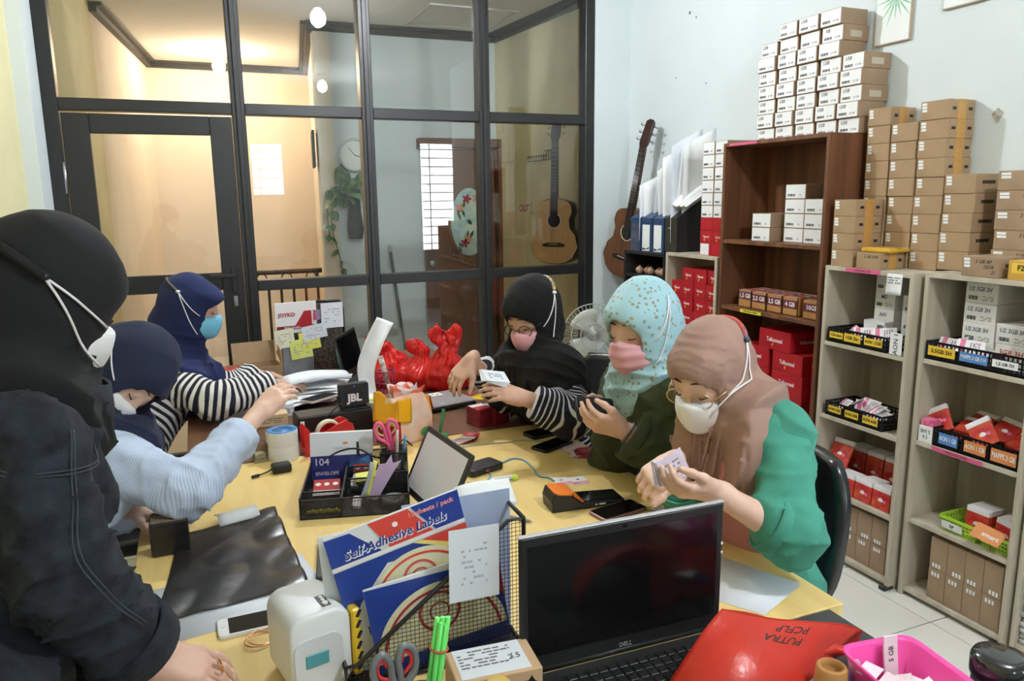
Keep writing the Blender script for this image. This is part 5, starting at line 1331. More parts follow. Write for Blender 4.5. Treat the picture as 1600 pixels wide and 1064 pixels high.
# --- paper food bag: orange, yellow and red
def loft(secs, nseg=28, pw=3.0, noise=None, capb=True, capt=False):
    V, F = [], []
    for (c, ax, ay, yw) in secs:
        for i in range(nseg):
            a = 2 * pi * i / nseg; x = abs(cos(a)) ** (2 / pw) * (1 if cos(a) > 0 else -1) * ax; y = abs(sin(a)) ** (2 / pw) * (1 if sin(a) > 0 else -1) * ay
            p = Vector((c[0] + x * cos(yw) - y * sin(yw), c[1] + x * sin(yw) + y * cos(yw), c[2]))
            if noise:
                d = float(noise(np.float32(p.x), np.float32(p.y), np.float32(p.z))); v = Vector((p.x - c[0], p.y - c[1], 0.0)); p = p + (v.normalized() if v.length > 1e-6 else v) * d
            V.append(p)
    for j in range(len(secs) - 1):
        for i in range(nseg): F.append((j * nseg + i, j * nseg + (i + 1) % nseg, (j + 1) * nseg + (i + 1) % nseg, (j + 1) * nseg + i))
    if capb: F.append(tuple(range(nseg))[::-1])
    if capt: F.append(tuple((len(secs) - 1) * nseg + i for i in range(nseg)))
    return mesh_from('loft', V, F, True)
p = T(643, 692)
t = thing('food_bag', 'orange, yellow and red paper food bag standing open on the table', 'bag', (p.x - 0.005, p.y + 0.05, ZT), 0.5)
M_org = mat('bag_white', srgb(236, 216, 204), 0.5, var=0.1, vscale=14, col2=srgb(240, 178, 150))
M_bgy = mat('bag_yellow', srgb(242, 178, 34), 0.4, var=0.1)
link('bag_body', loft([((0, 0, 0.0), 0.085, 0.055, 0), ((0, 0, 0.012), 0.087, 0.057, 0), ((0.004, 0, 0.08), 0.084, 0.054, 0.02), ((0.0, 0, 0.12), 0.08, 0.048, 0.04), ((-0.006, 0.005, 0.15), 0.078, 0.04, 0.02), ((-0.01, 0.008, 0.168), 0.07, 0.03, -0.06)], 48, 9, waves(70, 0.0022, 3)), M_org, t)
link('red_side', sheet(lambda u, v: (-0.0885 + 0.006 * v, 0.056 - 0.112 * u, 0.002 + 0.085 * v), 4, 6, 0.0016), M_tred, t)
link('red_edge', sheet(lambda u, v: (-0.088 + 0.014 * u, -0.0585 + 0.006 * v, 0.002 + 0.10 * v), 2, 4, 0.0012), M_tred, t)
write(t, 'PASTI', 0.012, frame((-0.0912, 0.01, 0.042), (0, 0, 1), (0, 1, 0)), mat('print_gold', srgb(226, 190, 150), 0.5))
link('yellow_flap', sheet(lambda u, v: (-0.097 + 0.008 * v + 0.006 * sin(3.1 * u) * v, 0.06 - 0.124 * u, 0.078 + 0.092 * v + 0.016 * sin(6 * u + 0.5) * v), 12, 10, 0.0014), M_bgy, t)
link('yellow_flap', sheet(lambda u, v: (-0.094 + 0.06 * u * u, -0.066 - 0.004 * sin(3 * v), 0.10 + 0.07 * v - 0.02 * u + 0.02 * u * v), 10, 10, 0.0014), M_bgy, t)
link('yellow_corner', sheet(lambda u, v: (0.088 - 0.02 * v, -0.05 + 0.06 * u, 0.06 + 0.09 * v), 4, 6, 0.0014), M_bgy, t)
link('red_corner', sheet(lambda u, v: (0.089 - 0.016 * v, -0.052 + 0.03 * u, 0.10 + 0.05 * v), 4, 6, 0.0014), M_tred, t)
link('green_print', prism(ellipse(0.03, 0.016, 22), 0.001), mat('print_green', srgb(84, 160, 104), 0.5), t, M=frame((0.045, -0.0590, 0.03), (1, 0, 0), (0, 0.05, 1)))
M_lin = mat('liner_red', srgb(232, 76, 46), 0.3, var=0.3, vscale=25, col2=srgb(246, 196, 176))
for k in range(4):
    link('liner_fold', sheet(lambda u, v, k=k: (-0.07 + 0.13 * u, 0.012 * k - 0.02 + 0.02 * sin(5 * u + k * 1.7) * v, 0.15 + (0.05 + 0.012 * sin(7 * u + k)) * v * (1 - 0.3 * u)), 12, 6, 0.001), (M_lin, M_wc, M_lin, M_wc)[k], t)
# --- mesh organiser and its contents
FL, FR_ = T(470, 813), T(636, 801)
ex = (FR_ - FL).normalized(); ey = Vector((-ex.y, ex.x, 0))
OW, OD = 0.285, 0.33
org = thing('desk_organiser', 'black mesh desk organiser with pens, cards and scissors', 'organiser', M=frame(FL + ex * OW / 2 + ey * OD / 2, ex, ey))
def mesh_panel(w, h):
    k = ('mp', round(w, 3), round(h, 3))
    if k in _CACHE: return _CACHE[k]
    L = [((0, 0, h - 0.002), (w, 0.004, 0.004)), ((0, 0, 0.002), (w, 0.004, 0.004)), ((-w / 2, 0, h / 2), (0.004, 0.004, h)), ((w / 2, 0, h / 2), (0.004, 0.004, h))]
    n = max(3, int(w / 0.004)); L += [((-w / 2 + w * i / n, 0, h / 2), (0.0014, 0.001, h)) for i in range(1, n)]
    n = max(3, int(h / 0.004)); L += [((0, 0, h * i / n), (w, 0.001, 0.0014)) for i in range(1, n)]
    _CACHE[k] = boxes(L); return _CACHE[k]
def panel(w, h, x, y, rz=0.0, z=0.0):
    o = link('mesh_panel', mesh_panel(w, h), M_wire, org, (x, y, z), (0, 0, rz)); return o
link('tray_floor', box(OW, OD, 0.002, 0), M_wire, org)
panel(OW, 0.055, 0, -OD / 2); panel(OW, 0.075, 0, OD / 2)
panel(OD, 0.06, -OW / 2, 0, pi / 2); panel(OD, 0.06, OW / 2, 0, pi / 2); panel(OD, 0.055, -0.035, 0, pi / 2)
panel(0.11, 0.05, -0.088, -0.095); panel(0.11, 0.055, 0.018, 0.075); panel(0.1, 0.05, 0.018, -0.01)
panel(0.075, 0.10, 0.103, 0.045); panel(0.075, 0.10, 0.103, 0.12); panel(0.075, 0.10, 0.066, 0.082, pi / 2); panel(0.075, 0.10, 0.14, 0.082, pi / 2)
panel(0.075, 0.07, 0.103, -0.03); panel(0.075, 0.07, 0.066, 0.008, pi / 2); panel(0.075, 0.07, 0.14, 0.008, pi / 2)
OM = org.matrix_basis.copy()
def on(x, y, z): return OM @ Vector((x, y, z))
oyaw = atan2(ex.y, ex.x)
# envelope box standing in the organiser
t = thing('envelope_box', 'white and blue envelope box lettered 104 standing in the organiser', 'box', M=OM @ Matrix.Translation((-0.052, 0.128, 0.002)) @ Matrix.Rotation(-0.2, 4, 'X'))
M_eb = mat('envelope_blue', srgb(44, 48, 120), 0.35, var=0.1)
link('box_body', box(0.185, 0.03, 0.14, 0.001), M_pap2, t)
link('blue_panel', box(0.184, 0.0006, 0.07, 0, c=(0, -0.0152, 0.001)), M_eb, t)
write(t, '104', 0.022, frame((-0.06, -0.0158, 0.052), (1, 0, 0), (0, 0, 1)), M_wc)
write(t, 'ENVELOPE', 0.0105, frame((-0.044, -0.0158, 0.018), (1, 0, 0), (0, 0, 1)), M_wc)
write(t, 'PAPERLINE', 0.007, frame((0.0, -0.0156, 0.092), (1, 0, 0), (0, 0, 1)), mat('print_pale_grey', srgb(170, 174, 182), 0.6))
link('brand_mark', prism(ellipse(0.008, 0.0035, 14), 0.0003), mat('mark_orange', srgb(228, 120, 40), 0.5), t, M=frame((0.012, -0.0156, 0.107), (1, 0, 0), (0, 0, 1)))
link('photo_patch', prism([(0.01, 0.0), (0.085, 0.0), (0.085, 0.065), (0.05, 0.05), (0.03, 0.062)], 0.0003), mat('photo_blue', srgb(30, 60, 110), 0.4, var=0.5, vscale=30, col2=srgb(70, 130, 190)), t, M=frame((0.0, -0.0157, 0.004), (1, 0, 0), (0, 0, 1)))
link('pen_print', prism([(-0.004, 0), (0.006, 0), (0.003, 0.045), (-0.003, 0.045)], 0.0003), INK(), t, M=frame((0.048, -0.016, 0.064), (1, 0, 0), (0, 0, 1)))
for (x, y, z, r, lab) in ((-0.088, 0.0, 0.02, -0.5, 'red sim pack strip in the wide organiser compartment'), (0.02, 0.088, 0.03, -0.3, 'red sim pack strip in the rear organiser compartment')):
    t = thing('sim_strip', lab, 'card', M=OM @ Matrix.Translation((x, y, z)) @ Matrix.Rotation(0.5, 4, 'X'))
    link('strip_body', box(0.075, 0.06, 0.006, 0.0008), M_tred, t)
    link('white_edge', box(0.075, 0.018, 0.0005, 0, c=(0, -0.02, 0.006)), M_wc, t)
    for k in range(3): link('white_mark', prism(ellipse(0.008, 0.006, 10), 0.0004), M_wc, t, (-0.024 + 0.024 * k, 0.012, 0.006))
t = single('sticky_notes', 'yellow sticky note pad in the organiser', 'sticky notes', box(0.075, 0.04, 0.012, 0.0005), mat('sticky_yellow', srgb(230, 232, 110), 0.6), M=OM @ Matrix.Translation((0.03, 0.03, 0.03)) @ Matrix.Rotation(0.35, 4, 'X') @ Matrix.Rotation(0.15, 4, 'Z'))
for (x, y, z, lab) in ((-0.012, 0.03, 0.012, 'white eraser stick upright in the organiser'), (0.0, -0.10, 0.006, 'round white eraser in the front of the organiser')):
    t = thing('eraser', lab, 'eraser', M=OM @ Matrix.Translation((x, y, z)) @ Matrix.Rotation(0.3, 4, 'X'))
    link('eraser_body', prism(rrect(0.024, 0.045, 0.008), 0.014, 0.003), M_wc, t); link('red_line', box(0.0245, 0.0012, 0.0004, 0, c=(0, 0, 0.014)), M_redp, t)
M_yb = mat('bead_yellow', srgb(206, 192, 52), 0.35)
for k in range(9):
    single('push_bead', 'yellow push bead in the front organiser compartment', 'bead', lathe(((0.0, 0.0), (0.005, 0.001), (0.0065, 0.006), (0.004, 0.011), (0.0, 0.012)), 10, cap=False), M_yb, on(-0.125 + 0.0105 * k, -0.14 + 0.006 * (k % 2), 0.003), group='yellow beads in the organiser')
# purple paper star and strips standing in the organiser
t = thing('paper_star', 'lilac folded paper star strips standing in the organiser', 'paper craft', M=OM @ Matrix.Translation((0.04, -0.06, 0.004)) @ Matrix.Rotation(0.45, 4, 'Y'))
M_lil = mat('paper_lilac', srgb(206, 180, 220), 0.6, var=0.1)
link('star', prism([(-0.012, 0.0), (0.014, 0.0), (0.024, 0.10), (0.03, 0.135), (0.012, 0.118), (-0.002, 0.14), (-0.006, 0.11), (-0.022, 0.10)], 0.003), M_lil, t, (0, 0, 0), (pi / 2, 0, 0))
link('yellow_strip', sheet(lambda u, v: (-0.022 + 0.012 * u - 0.02 * v, -0.01, 0.11 * v), 2, 6, 0.0008), mat('sticky_yellow', srgb(230, 232, 110), 0.6), t)
link('grey_strip', sheet(lambda u, v: (-0.035 + 0.012 * u - 0.015 * v * v, -0.018, 0.105 * v), 2, 6, 0.0008), mat('strip_grey', srgb(176, 182, 196), 0.5), t)
single('tape_core', 'grey tape roll lying flat in the near organiser corner', 'tape roll', lathe(((0.022, 0.0), (0.031, 0.0), (0.031, 0.02), (0.022, 0.02), (0.022, 0.0)), 30, cap=False), mat('tape_grey', srgb(120, 122, 126), 0.3, alpha=1.0), M=OM @ Matrix.Translation((0.1, -0.105, 0.004)))
scissors(OM @ Matrix.Translation((0.098, 0.082, 0.10)) @ frame((0, 0, 0), (0.9, 0.1, 0.2), (-0.2, 0, 1)), mat('scissor_pink', srgb(238, 98, 150), 0.3), mat('scissor_olive', srgb(186, 180, 112), 0.4), 'pink handled scissors upright in the desk organiser', 0.09)
def pen(M, m, label, L=0.14, cap_m=None):
    t = thing('pen', label, 'pen', M=M)
    link('barrel', lathe(((0.0, 0), (0.0018, 0.004), (0.0045, 0.018), (0.0045, L * 0.9), (0.0035, L), (0.0, L)), 10, cap=False), m, t)
    link('clip', box(0.002, 0.001, 0.035, 0, c=(0, -0.0055, L * 0.62)), cap_m or M_steel, t)
    return t
pen(OM @ Matrix.Translation((0.12, 0.075, 0.004)) @ Matrix.Rotation(0.15, 4, 'Y'), mat('pen_blue', srgb(70, 170, 216), 0.3), 'sky blue pen in the organiser pen cup')
pen(OM @ Matrix.Translation((0.108, 0.06, 0.004)) @ Matrix.Rotation(0.06, 4, 'Y'), mat('pen_white', srgb(222, 220, 216), 0.3), 'white pen in the organiser pen cup', 0.16)
pen(OM @ Matrix.Translation((0.085, 0.1, 0.004)) @ Matrix.Rotation(-0.2, 4, 'X'), mat('pen_black', srgb(30, 30, 34), 0.3), 'black pen in the organiser pen cup', 0.13)
# notebook before the organiser
t = thing('notebook', 'black notebook with a yellow sticky note before the organiser', 'notebook', T(530, 872), yaw_px((483, 830), (560, 822)))
link('notebook_cover', box(0.14, 0.20, 0.012, 0.002, c=(0.02, -0.005, 0)), mat('notebook_black', srgb(44, 44, 46), 0.5, var=0.1), t)
link('sticky_note', box(0.1, 0.05, 0.0005, 0, c=(0.002, 0.066, 0.012)), mat('sticky_yellow', srgb(230, 232, 110), 0.6), t)
link('embossing', box(0.06, 0.05, 0.0005, 0, c=(0.0, -0.02, 0.0118)), M_plas, t)
# tape roll, glass, red tape dispenser, charger
p = T(444, 718)
t = thing('tape_roll', 'two wide white tape rolls stacked with a blue label on top', 'tape roll', (p.x, p.y + 0.02, ZT))
for k in range(2): link('roll', lathe(((0.034, 0.0), (0.05, 0.0), (0.0505, 0.002), (0.0505, 0.046), (0.05, 0.048), (0.034, 0.048), (0.034, 0.0)), 36, cap=False), mat('tape_white', srgb(222, 224, 226), 0.35), t, (0, 0, 0.0485 * k))
link('blue_label', lathe(((0.033, 0.0968), (0.0495, 0.0968), (0.0495, 0.0976), (0.033, 0.0976), (0.033, 0.0968)), 36, cap=False), mat('label_blue', srgb(52, 128, 196), 0.35, var=0.25, vscale=50), t)
link('core', lathe(((0.0, 0.09), (0.033, 0.09), (0.033, 0.095), (0.0, 0.095)), 30, cap=False), mat('label_blue', srgb(52, 128, 196), 0.35, var=0.25, vscale=50), t)
p = T(407, 722)
t = thing('clear_jar', 'small clear square jar holding staples beside the tape rolls', 'jar', (p.x, p.y + 0.015, ZT), 0.15)
link('jar_wall', boxes([((0.021, 0, 0.03), (0.002, 0.044, 0.06)), ((-0.021, 0, 0.03), (0.002, 0.044, 0.06)), ((0, 0.021, 0.03), (0.04, 0.002, 0.06)), ((0, -0.021, 0.03), (0.04, 0.002, 0.06))]), glass_mat('clear_plastic', (0.93, 0.93, 0.88), 1.45, 2.0), t)
link('jar_floor', box(0.042, 0.042, 0.008, 0.001), mat('jar_base', srgb(206, 204, 186), 0.3), t)
link('jar_contents', box(0.034, 0.034, 0.02, 0.004, c=(0, 0, 0.008)), mat('staples', srgb(222, 216, 196), 0.4, var=0.3, vscale=80), t)
p = T(520, 712)
t = thing('tape_dispenser', 'red desk tape dispenser with a cream tape ring behind the envelope box', 'tape dispenser', (p.x, p.y + 0.06, ZT), 0.1)
M_rdis = mat('dispenser_red', srgb(196, 38, 42), 0.3, var=0.06)
for yy in (-0.03, 0.03):
    link('side_plate', prism([(-0.085, 0), (0.09, 0), (0.09, 0.03), (0.075, 0.09), (0.05, 0.105), (0.02, 0.095), (-0.05, 0.06), (-0.08, 0.1), (-0.09, 0.09)], 0.006, 0.001), M_rdis, t, (0, yy + 0.003, 0), (pi / 2, 0, 0))
link('dispenser_base', box(0.175, 0.06, 0.02, 0.002), M_rdis, t)
link('tape_ring', lathe(((0.034, -0.012), (0.042, -0.012), (0.042, 0.012), (0.034, 0.012), (0.034, -0.012)), 30, cap=False), mat('tape_cream', srgb(226, 220, 200), 0.4), t, (0.0, 0, 0.065), (pi / 2, 0, 0))
p = T(440, 737)
t = thing('charger', 'black charger brick with a short plug cable on the beech table', 'charger', (p.x, p.y, ZT), 0.1)
link('charger_body', box(0.058, 0.04, 0.028, 0.005), M_plas, t)
link('cable', tube(smooth_path([(-0.028, 0, 0.014), (-0.045, -0.004, 0.008), (-0.07, -0.012, 0.006)], 5), 0.0025, 6), M_plas, t)
link('plug', tube([(-0.07, -0.012, 0.006), (-0.092, -0.02, 0.006)], 0.005, 8), M_plas, t)
# --- speaker on a black device, papers
p0, p1 = T(468, 690), T(580, 672)
c_ = (p0 + p1) / 2; yw = atan2((p1 - p0).y, (p1 - p0).x)
t = thing('receipt_printer', 'long black device under the portable speaker', 'printer', (c_.x, c_.y + 0.05, ZT), yw - 0.02)
link('device_body', box(0.27, 0.1, 0.085, 0.006), M_plas, t)
link('device_lid', box(0.1, 0.096, 0.006, 0.002, c=(0.08, 0, 0.085)), M_lap, t)
link('white_sticker', box(0.014, 0.0006, 0.03, 0, c=(-0.12, -0.0503, 0.04)), M_paper, t)
spk = t
t = thing('portable_speaker', 'small black portable speaker with white lettering on the black device', 'speaker', (c_.x + 0.077, c_.y + 0.045, ZT + 0.0915), yw - 0.02)
link('speaker_body', prism([(x, y + 0.043) for x, y in rrect(0.108, 0.086, 0.008)], 0.032, 0.003), mat('speaker_fabric', srgb(30, 32, 36), 0.7, var=0.15, vscale=60, bump=0.3, bscale=400), t, (0, 0.016, 0), (pi / 2, 0, 0))
write(t, 'JBL', 0.028, frame((0.0, -0.0165, 0.033), (1, 0, 0), (0, 0, 1)), M_wc, bold=0.06)
link('power_light', prism(ellipse(0.002, 0.002, 8), 0.001), mat('led_blue', srgb(40, 80, 220), 0.3, emit=2.0), t, M=frame((0, -0.0163, 0.076), (1, 0, 0), (0, 0, 1)))
single('speaker_cable', 'thin black cable running from the speaker', 'cable', tube(smooth_path([c_ + Vector((0.03, 0.0, 0.12)), c_ + Vector((0.0, -0.003, 0.10)), c_ + Vector((-0.06, -0.006, 0.045)), c_ + Vector((-0.08, -0.03, 0.004))], 6), 0.002, 6), M_plas)
rg = random.Random(41)
for k in range(11):
    p = T(495 + rg.uniform(-14, 14), 622 + rg.uniform(-12, 10)); yw2 = rg.uniform(-0.5, 0.5); s1, s2 = rg.uniform(-1, 1), rg.uniform(0.2, 1)
    single('paper_sheet', 'white sheet, %s up in the untidy paper pile behind the speaker' % (ORD + ['eleventh'])[k], 'paper',
           sheet(lambda u, v: (0.26 * (u - 0.5), 0.19 * (v - 0.5), 0.012 * s2 * (u - 0.5) ** 2 * 4 * (1 if k > 6 else 0.2) + 0.004 * sin(5 * v + k) * (k > 5)), 8, 6, 0.003), M_paper if k % 2 else M_pap2, (p.x, p.y + 0.08, ZT + 0.006 + 0.0048 * k), (0, 0, yw2), group='untidy paper pile')
p = T(490, 600, 0.82)
single('rolled_paper', 'thick white paper bundle bent over on the paper pile', 'paper', sheet(lambda u, v: (0.28 * (u - 0.5), 0.17 * (v - 0.5), 0.05 * sin(pi * min(1, 0.25 + 0.75 * v)) + 0.012 * sin(4 * u)), 10, 8, 0.006), M_pap2, (p.x, p.y + 0.02, 0.82), (0.1, 0, 0.25))
# curled receipt standing up
b0 = T(573, 640, 0.80)
_c = [atz(575, 640, 0.80), atd(575, 610, 3.0), atd(572, 575, 3.0), atd(585, 535, 3.02), atd(602, 500, 3.06)]
_c = smooth_path(_c, 5)
single('receipt', 'long white receipt curling upright above the speaker', 'receipt', sheet(lambda u, v: tuple(_c[min(int(v * (len(_c) - 1)), len(_c) - 1)] + Vector((0.066, 0.0, 0.0)) * (u - 0.5) + Vector((0, 0.02 * sin(pi * u), -0.03 * (u - 0.5)))), 5, len(_c) - 1, 0.0008), M_paper)
for i, (px, w, d, h, m, lab) in enumerate((((428, 668), 0.11, 0.07, 0.045, mat('card_beige', srgb(206, 178, 140), 0.7), 'small beige box behind the tape rolls'), ((440, 655), 0.1, 0.05, 0.05, M_pap2, 'small white label box behind the beige box'), ((452, 640), 0.12, 0.07, 0.03, M_plas, 'flat black case under the paper pile edge'))):
    p = T(*px); q = thing('small_box', lab, 'box', (p.x, p.y + 0.05, ZT), 0.15 * i)
    link('box_body', box(w, d, h, 0.002), m, q); link('small_print', stripes(w * 0.7, h * 0.5, 3, i + 2), M_pgrey if m is not M_plas else M_paper, q, M=frame((0, -d / 2 - 0.0004, h / 2), (1, 0, 0), (0, 0, 1)))
for k in range(6):
    p = T(482 + 5 * k, 648 - 3 * k)
    single('paper_sheet', 'white sheet spread in front of the paper pile, %s from the tape rolls' % ORD[k], 'paper', sheet(lambda u, v: (0.2 * (u - 0.5), 0.14 * (v - 0.5), 0.006 * sin(4 * u + k)), 6, 4, 0.002), M_paper if k % 2 else M_pap2, (p.x, p.y + 0.1, ZT + 0.092 + 0.004 * k if k > 9 else ZT + 0.034 + 0.006 * k), (0, 0, 0.3 - 0.15 * k), group='sheets before the paper pile')
# --- sticky note stand at the far end of the brown table
p = T(478, 578)
st = thing('note_board', 'upright patterned board covered with notes at the end of the brown table', 'note board', (p.x + 0.02, p.y - 0.02, ZT), 0.12)
M_pat = mat('floral_dark', srgb(44, 38, 34), 0.5, vscale=70, col2=srgb(106, 92, 82))
link('board_panel', box(0.30, 0.03, 0.34, 0.004, c=(0.02, 0, 0)), M_pat, st)
link('board_edge', tube([(0.175, -0.012, 0.0), (0.175, -0.012, 0.30), (0.16, -0.012, 0.34), (0.02, -0.012, 0.345)], 0.007, 8), M_plas, st)
link('grey_pouch', box(0.15, 0.02, 0.14, 0.004, c=(-0.065, -0.028, 0.0)), mat('pouch_grey', srgb(132, 138, 146), 0.6, var=0.15), st)
bx_ = link('battery_card', box(0.2, 0.006, 0.15, 0.001, c=(0, 0, 0)), M_wc, st, (-0.06, -0.022, 0.20))
link('red_panel', prism([(-0.01, -0.045), (0.075, -0.045), (0.075, 0.03), (0.04, 0.03)], 0.0006), M_tred, bx_, M=frame((0.0, -0.0032, 0.075), (1, 0, 0), (0, 0, 1)))
link('red_band', box(0.18, 0.0006, 0.018, 0, c=(-0.005, -0.0034, 0.018)), mat('band_dark_red', srgb(130, 24, 30), 0.4), bx_)
write(bx_, 'JOYKO', 0.018, frame((-0.045, -0.004, 0.09), (1, 0, 0), (0, 0, 1)), M_tred, bold=0.05)
write(bx_, 'High Quality', 0.011, frame((-0.02, -0.0042, 0.027), (1, 0, 0), (0, 0, 1)), M_wc, bold=0.02)
for (x, z, w, h, rz, m, nm) in ((0.115, 0.21, 0.11, 0.125, 0.0, M_pap2, 'white_note'), (0.025, 0.165, 0.12, 0.07, 0.13, M_pap2, 'white_note'), (-0.12, 0.135, 0.09, 0.09, 0.1, mat('note_cream', srgb(232, 232, 206), 0.7), 'cream_note'),
                                (0.0, 0.115, 0.1, 0.09, 0.12, mat('sticky_yellow', srgb(230, 232, 110), 0.6), 'sticky_note'), (-0.045, 0.075, 0.105, 0.095, 0.1, mat('sticky_lime', srgb(226, 234, 130), 0.6), 'sticky_note')):
    g = link(nm, box(w, 0.0008, h, 0), m, st, (x, -0.031 - 0.0012 * (_k_ := (x + z) % 0.7) - (0.012 if z < 0.17 else 0), z), (0, -rz, 0))
    link('small_print', stripes(w * 0.7, h * 0.6, 5, 3, 0.5), mat('pencil', srgb(176, 184, 200), 0.7), g, M=frame((0, -0.0008, h / 2), (1, 0, 0), (0, 0, 1)))
link('photo_sticker', box(0.035, 0.0008, 0.05, 0, c=(0.04, -0.029, 0.255)), mat('photo_red', srgb(190, 60, 70), 0.5, vscale=50, col2=srgb(90, 160, 200)), st)
# open brown carton and red packs beside it
p = T(405, 585)
t = thing('open_carton', 'open brown carton with raised flaps beside the note board', 'box', (p.x - 0.01, p.y - 0.1, ZT), 0.1)
link('carton_walls', boxes([((0, 0.07, 0.035), (0.2, 0.004, 0.07)), ((0, -0.07, 0.035), (0.2, 0.004, 0.07)), ((0.1, 0, 0.035), (0.004, 0.14, 0.07)), ((-0.1, 0, 0.035), (0.004, 0.14, 0.07)), ((0, 0, 0.002), (0.2, 0.14, 0.004))]), M_card, t)
link('flap', box(0.2, 0.004, 0.1, 0), M_card, t, (0, 0.072, 0.068), (-0.25, 0, 0))
link('flap', prism([(0, 0), (0.12, 0), (0.09, 0.06), (0.03, 0.06)], 0.004), M_card, t, (0.1, -0.06, 0.069), (pi / 2, -0.3, pi / 2))
p = T(365, 590)
for k in range(8):
    single('voucher_pack', 'red glossy pack, %s up in the pile by the striped sleeve' % ORD[k], 'card', box(0.11, 0.08, 0.008, 0.0015), M_tred, (p.x + 0.01 + 0.004 * sin(3 * k), p.y - 0.12 + 0.003 * k, ZT + 0.0085 * k), (0, 0, 0.2 + 0.1 * sin(k * 2)), group='red packs by the striped sleeve')
# --- second, dark laptop and cyan cup
p = T(552, 585)
t = thing('dark_laptop', 'open dark laptop standing edge on behind the receipts', 'laptop', (p.x, p.y - 0.06, ZT), radians(62))
link('laptop_base', box(0.3, 0.2, 0.016, 0.003, c=(0, -0.1, 0)), M_lap, t)
link('laptop_lid', box(0.3, 0.008, 0.21, 0.003), M_lap, t, (0, 0.0, 0.012), (-0.22, 0, 0))
link('screen', box(0.28, 0.001, 0.18, 0, c=(0, -0.0046, 0.016)), M_gl, t, (0, 0.0, 0.012), (-0.22, 0, 0))
p = T(537, 572)
single('cyan_cup', 'pale cyan plastic cup behind the dark laptop', 'cup', lathe(((0.0, 0.0), (0.033, 0.0), (0.042, 0.11), (0.039, 0.11), (0.03, 0.004), (0.0, 0.004)), 24, cap=False), mat('cup_cyan', srgb(128, 206, 214), 0.35), (p.x, p.y - 0.04, ZT))
# wire pen cup with a wrapped stick
p = T(604, 614)
t = thing('wire_cup', 'dark pink wire cup with a striped roll in it', 'cup', (p.x, p.y, ZT))
M_pw = mat('wire_pink', srgb(150, 50, 80), 0.4)
for z in (0.003, 0.05, 0.1): link('hoop', tube([(0.04 * cos(a), 0.04 * sin(a), z) for a in [2 * pi * q / 24 for q in range(24)]], 0.003, 6, True), M_pw, t)
for q in range(12): link('wire', rod((0.04 * cos(q * pi / 6), 0.04 * sin(q * pi / 6), 0), (0.04 * cos(q * pi / 6), 0.04 * sin(q * pi / 6), 0.1), 0.0018, 5), M_pw, t)
link('cup_floor', cyl(0.039, 0.003, 20), M_pw, t)
single('patterned_roll', 'rolled patterned paper standing in the pink wire cup', 'paper', tube([(p.x + 0.015, p.y, ZT + 0.006), (p.x - 0.02, p.y, ZT + 0.165)], 0.012, 10), mat('roll_pattern', srgb(214, 206, 200), 0.5, vscale=60, col2=srgb(150, 120, 110)))
# white cup by the food bag
p = T(592, 682)
t = thing('paper_cup', 'white paper cup with a lime stirrer beside the food bag', 'cup', (p.x + 0.02, p.y + 0.12, ZT))
link('cup_body', lathe(((0.0, 0.0), (0.03, 0.0), (0.041, 0.1), (0.043, 0.102), (0.039, 0.1), (0.028, 0.004), (0.0, 0.004)), 24, cap=False), mat('cup_white', srgb(222, 224, 214), 0.5), t)
link('stirrer', tube([(-0.06, 0.0, 0.104), (0.03, 0.005, 0.106)], 0.004, 6), mat('lime_tip', srgb(200, 236, 60), 0.4), t)
# --- tied red carrier bags
M_rbag = film_mat('bag_red_film', srgb(226, 40, 36), 0.86, 0.22, 0.6, 24)
def carrier(px, w, d, h, label, seed, ears=2, lean=0.0):
    p = T(*px); c = np.array([p.x, p.y + d * 0.5, ZT])
    pr_ = [ell(c + [0, 0, h * 0.28], (w / 2, d / 2, h * 0.30), None, 0.02), ell(c + [0, 0, h * 0.14], (w / 2 * 1.02, d / 2, h * 0.18), None, 0.03), cap(c + [0, 0, h * 0.30], c + [lean, 0, h * 0.80], w * 0.40, 0.022, 0.03)]
    for e in range(ears):
        s = -1 if e == 0 else 1
        pr_.append(ell(c + [lean + s * 0.022, 0.0, h * 0.90], (0.024, 0.012, h * 0.15), ((0.96, 0, -0.28 * s), (0, 1, 0), (0.28 * s, 0, 0.96)), 0.02)); pr_.append(ell(c + [lean + s * 0.045, 0.004, h * 1.02], (0.026, 0.010, 0.03), None, 0.02))
    w1, w2 = waves(60, 0.011, seed, axis=(0, 0, 1)), waves(130, 0.005, seed + 9)
    z0 = np.float32(ZT + 0.001)
    wo = waves(14, 1.0, seed + 20); cx, cy = c[0] + lean * 0.6, c[1]
    def crease(X, Y, Z):
        th = np.arctan2(Y - cy, X - cx) + 0 * Z; q = np.clip((Z - ZT) / h, 0, 1)
        return ((1 - np.abs(np.sin(6 * th + 1.6 * wo(X, Y, Z)))) ** 2 - 0.3) * 0.026 * q + w1(X, Y, Z) * 0.5 + w2(X, Y, Z)
    V, Q = isosurf(pr_, 0.0055, cuts=[lambda X, Y, Z: z0 - Z + 0 * X + 0 * Y], disp=crease)
    o = single('carrier_bag', label, 'bag', np_mesh(V, Q, (p.x, p.y, ZT), 1), M_rbag, (p.x, p.y, ZT))
    return o
carrier((622, 606), 0.24, 0.17, 0.22, 'tied red carrier bag at the far side of the brown table by the receipt', 1, 1, -0.03)
carrier((661, 611), 0.22, 0.15, 0.19, 'low crumpled red carrier bag between two taller ones', 2, 1, 0.03)
carrier((706, 612), 0.21, 0.16, 0.235, 'red carrier bag with two upright handles by the black phone', 3, 2, 0.01)
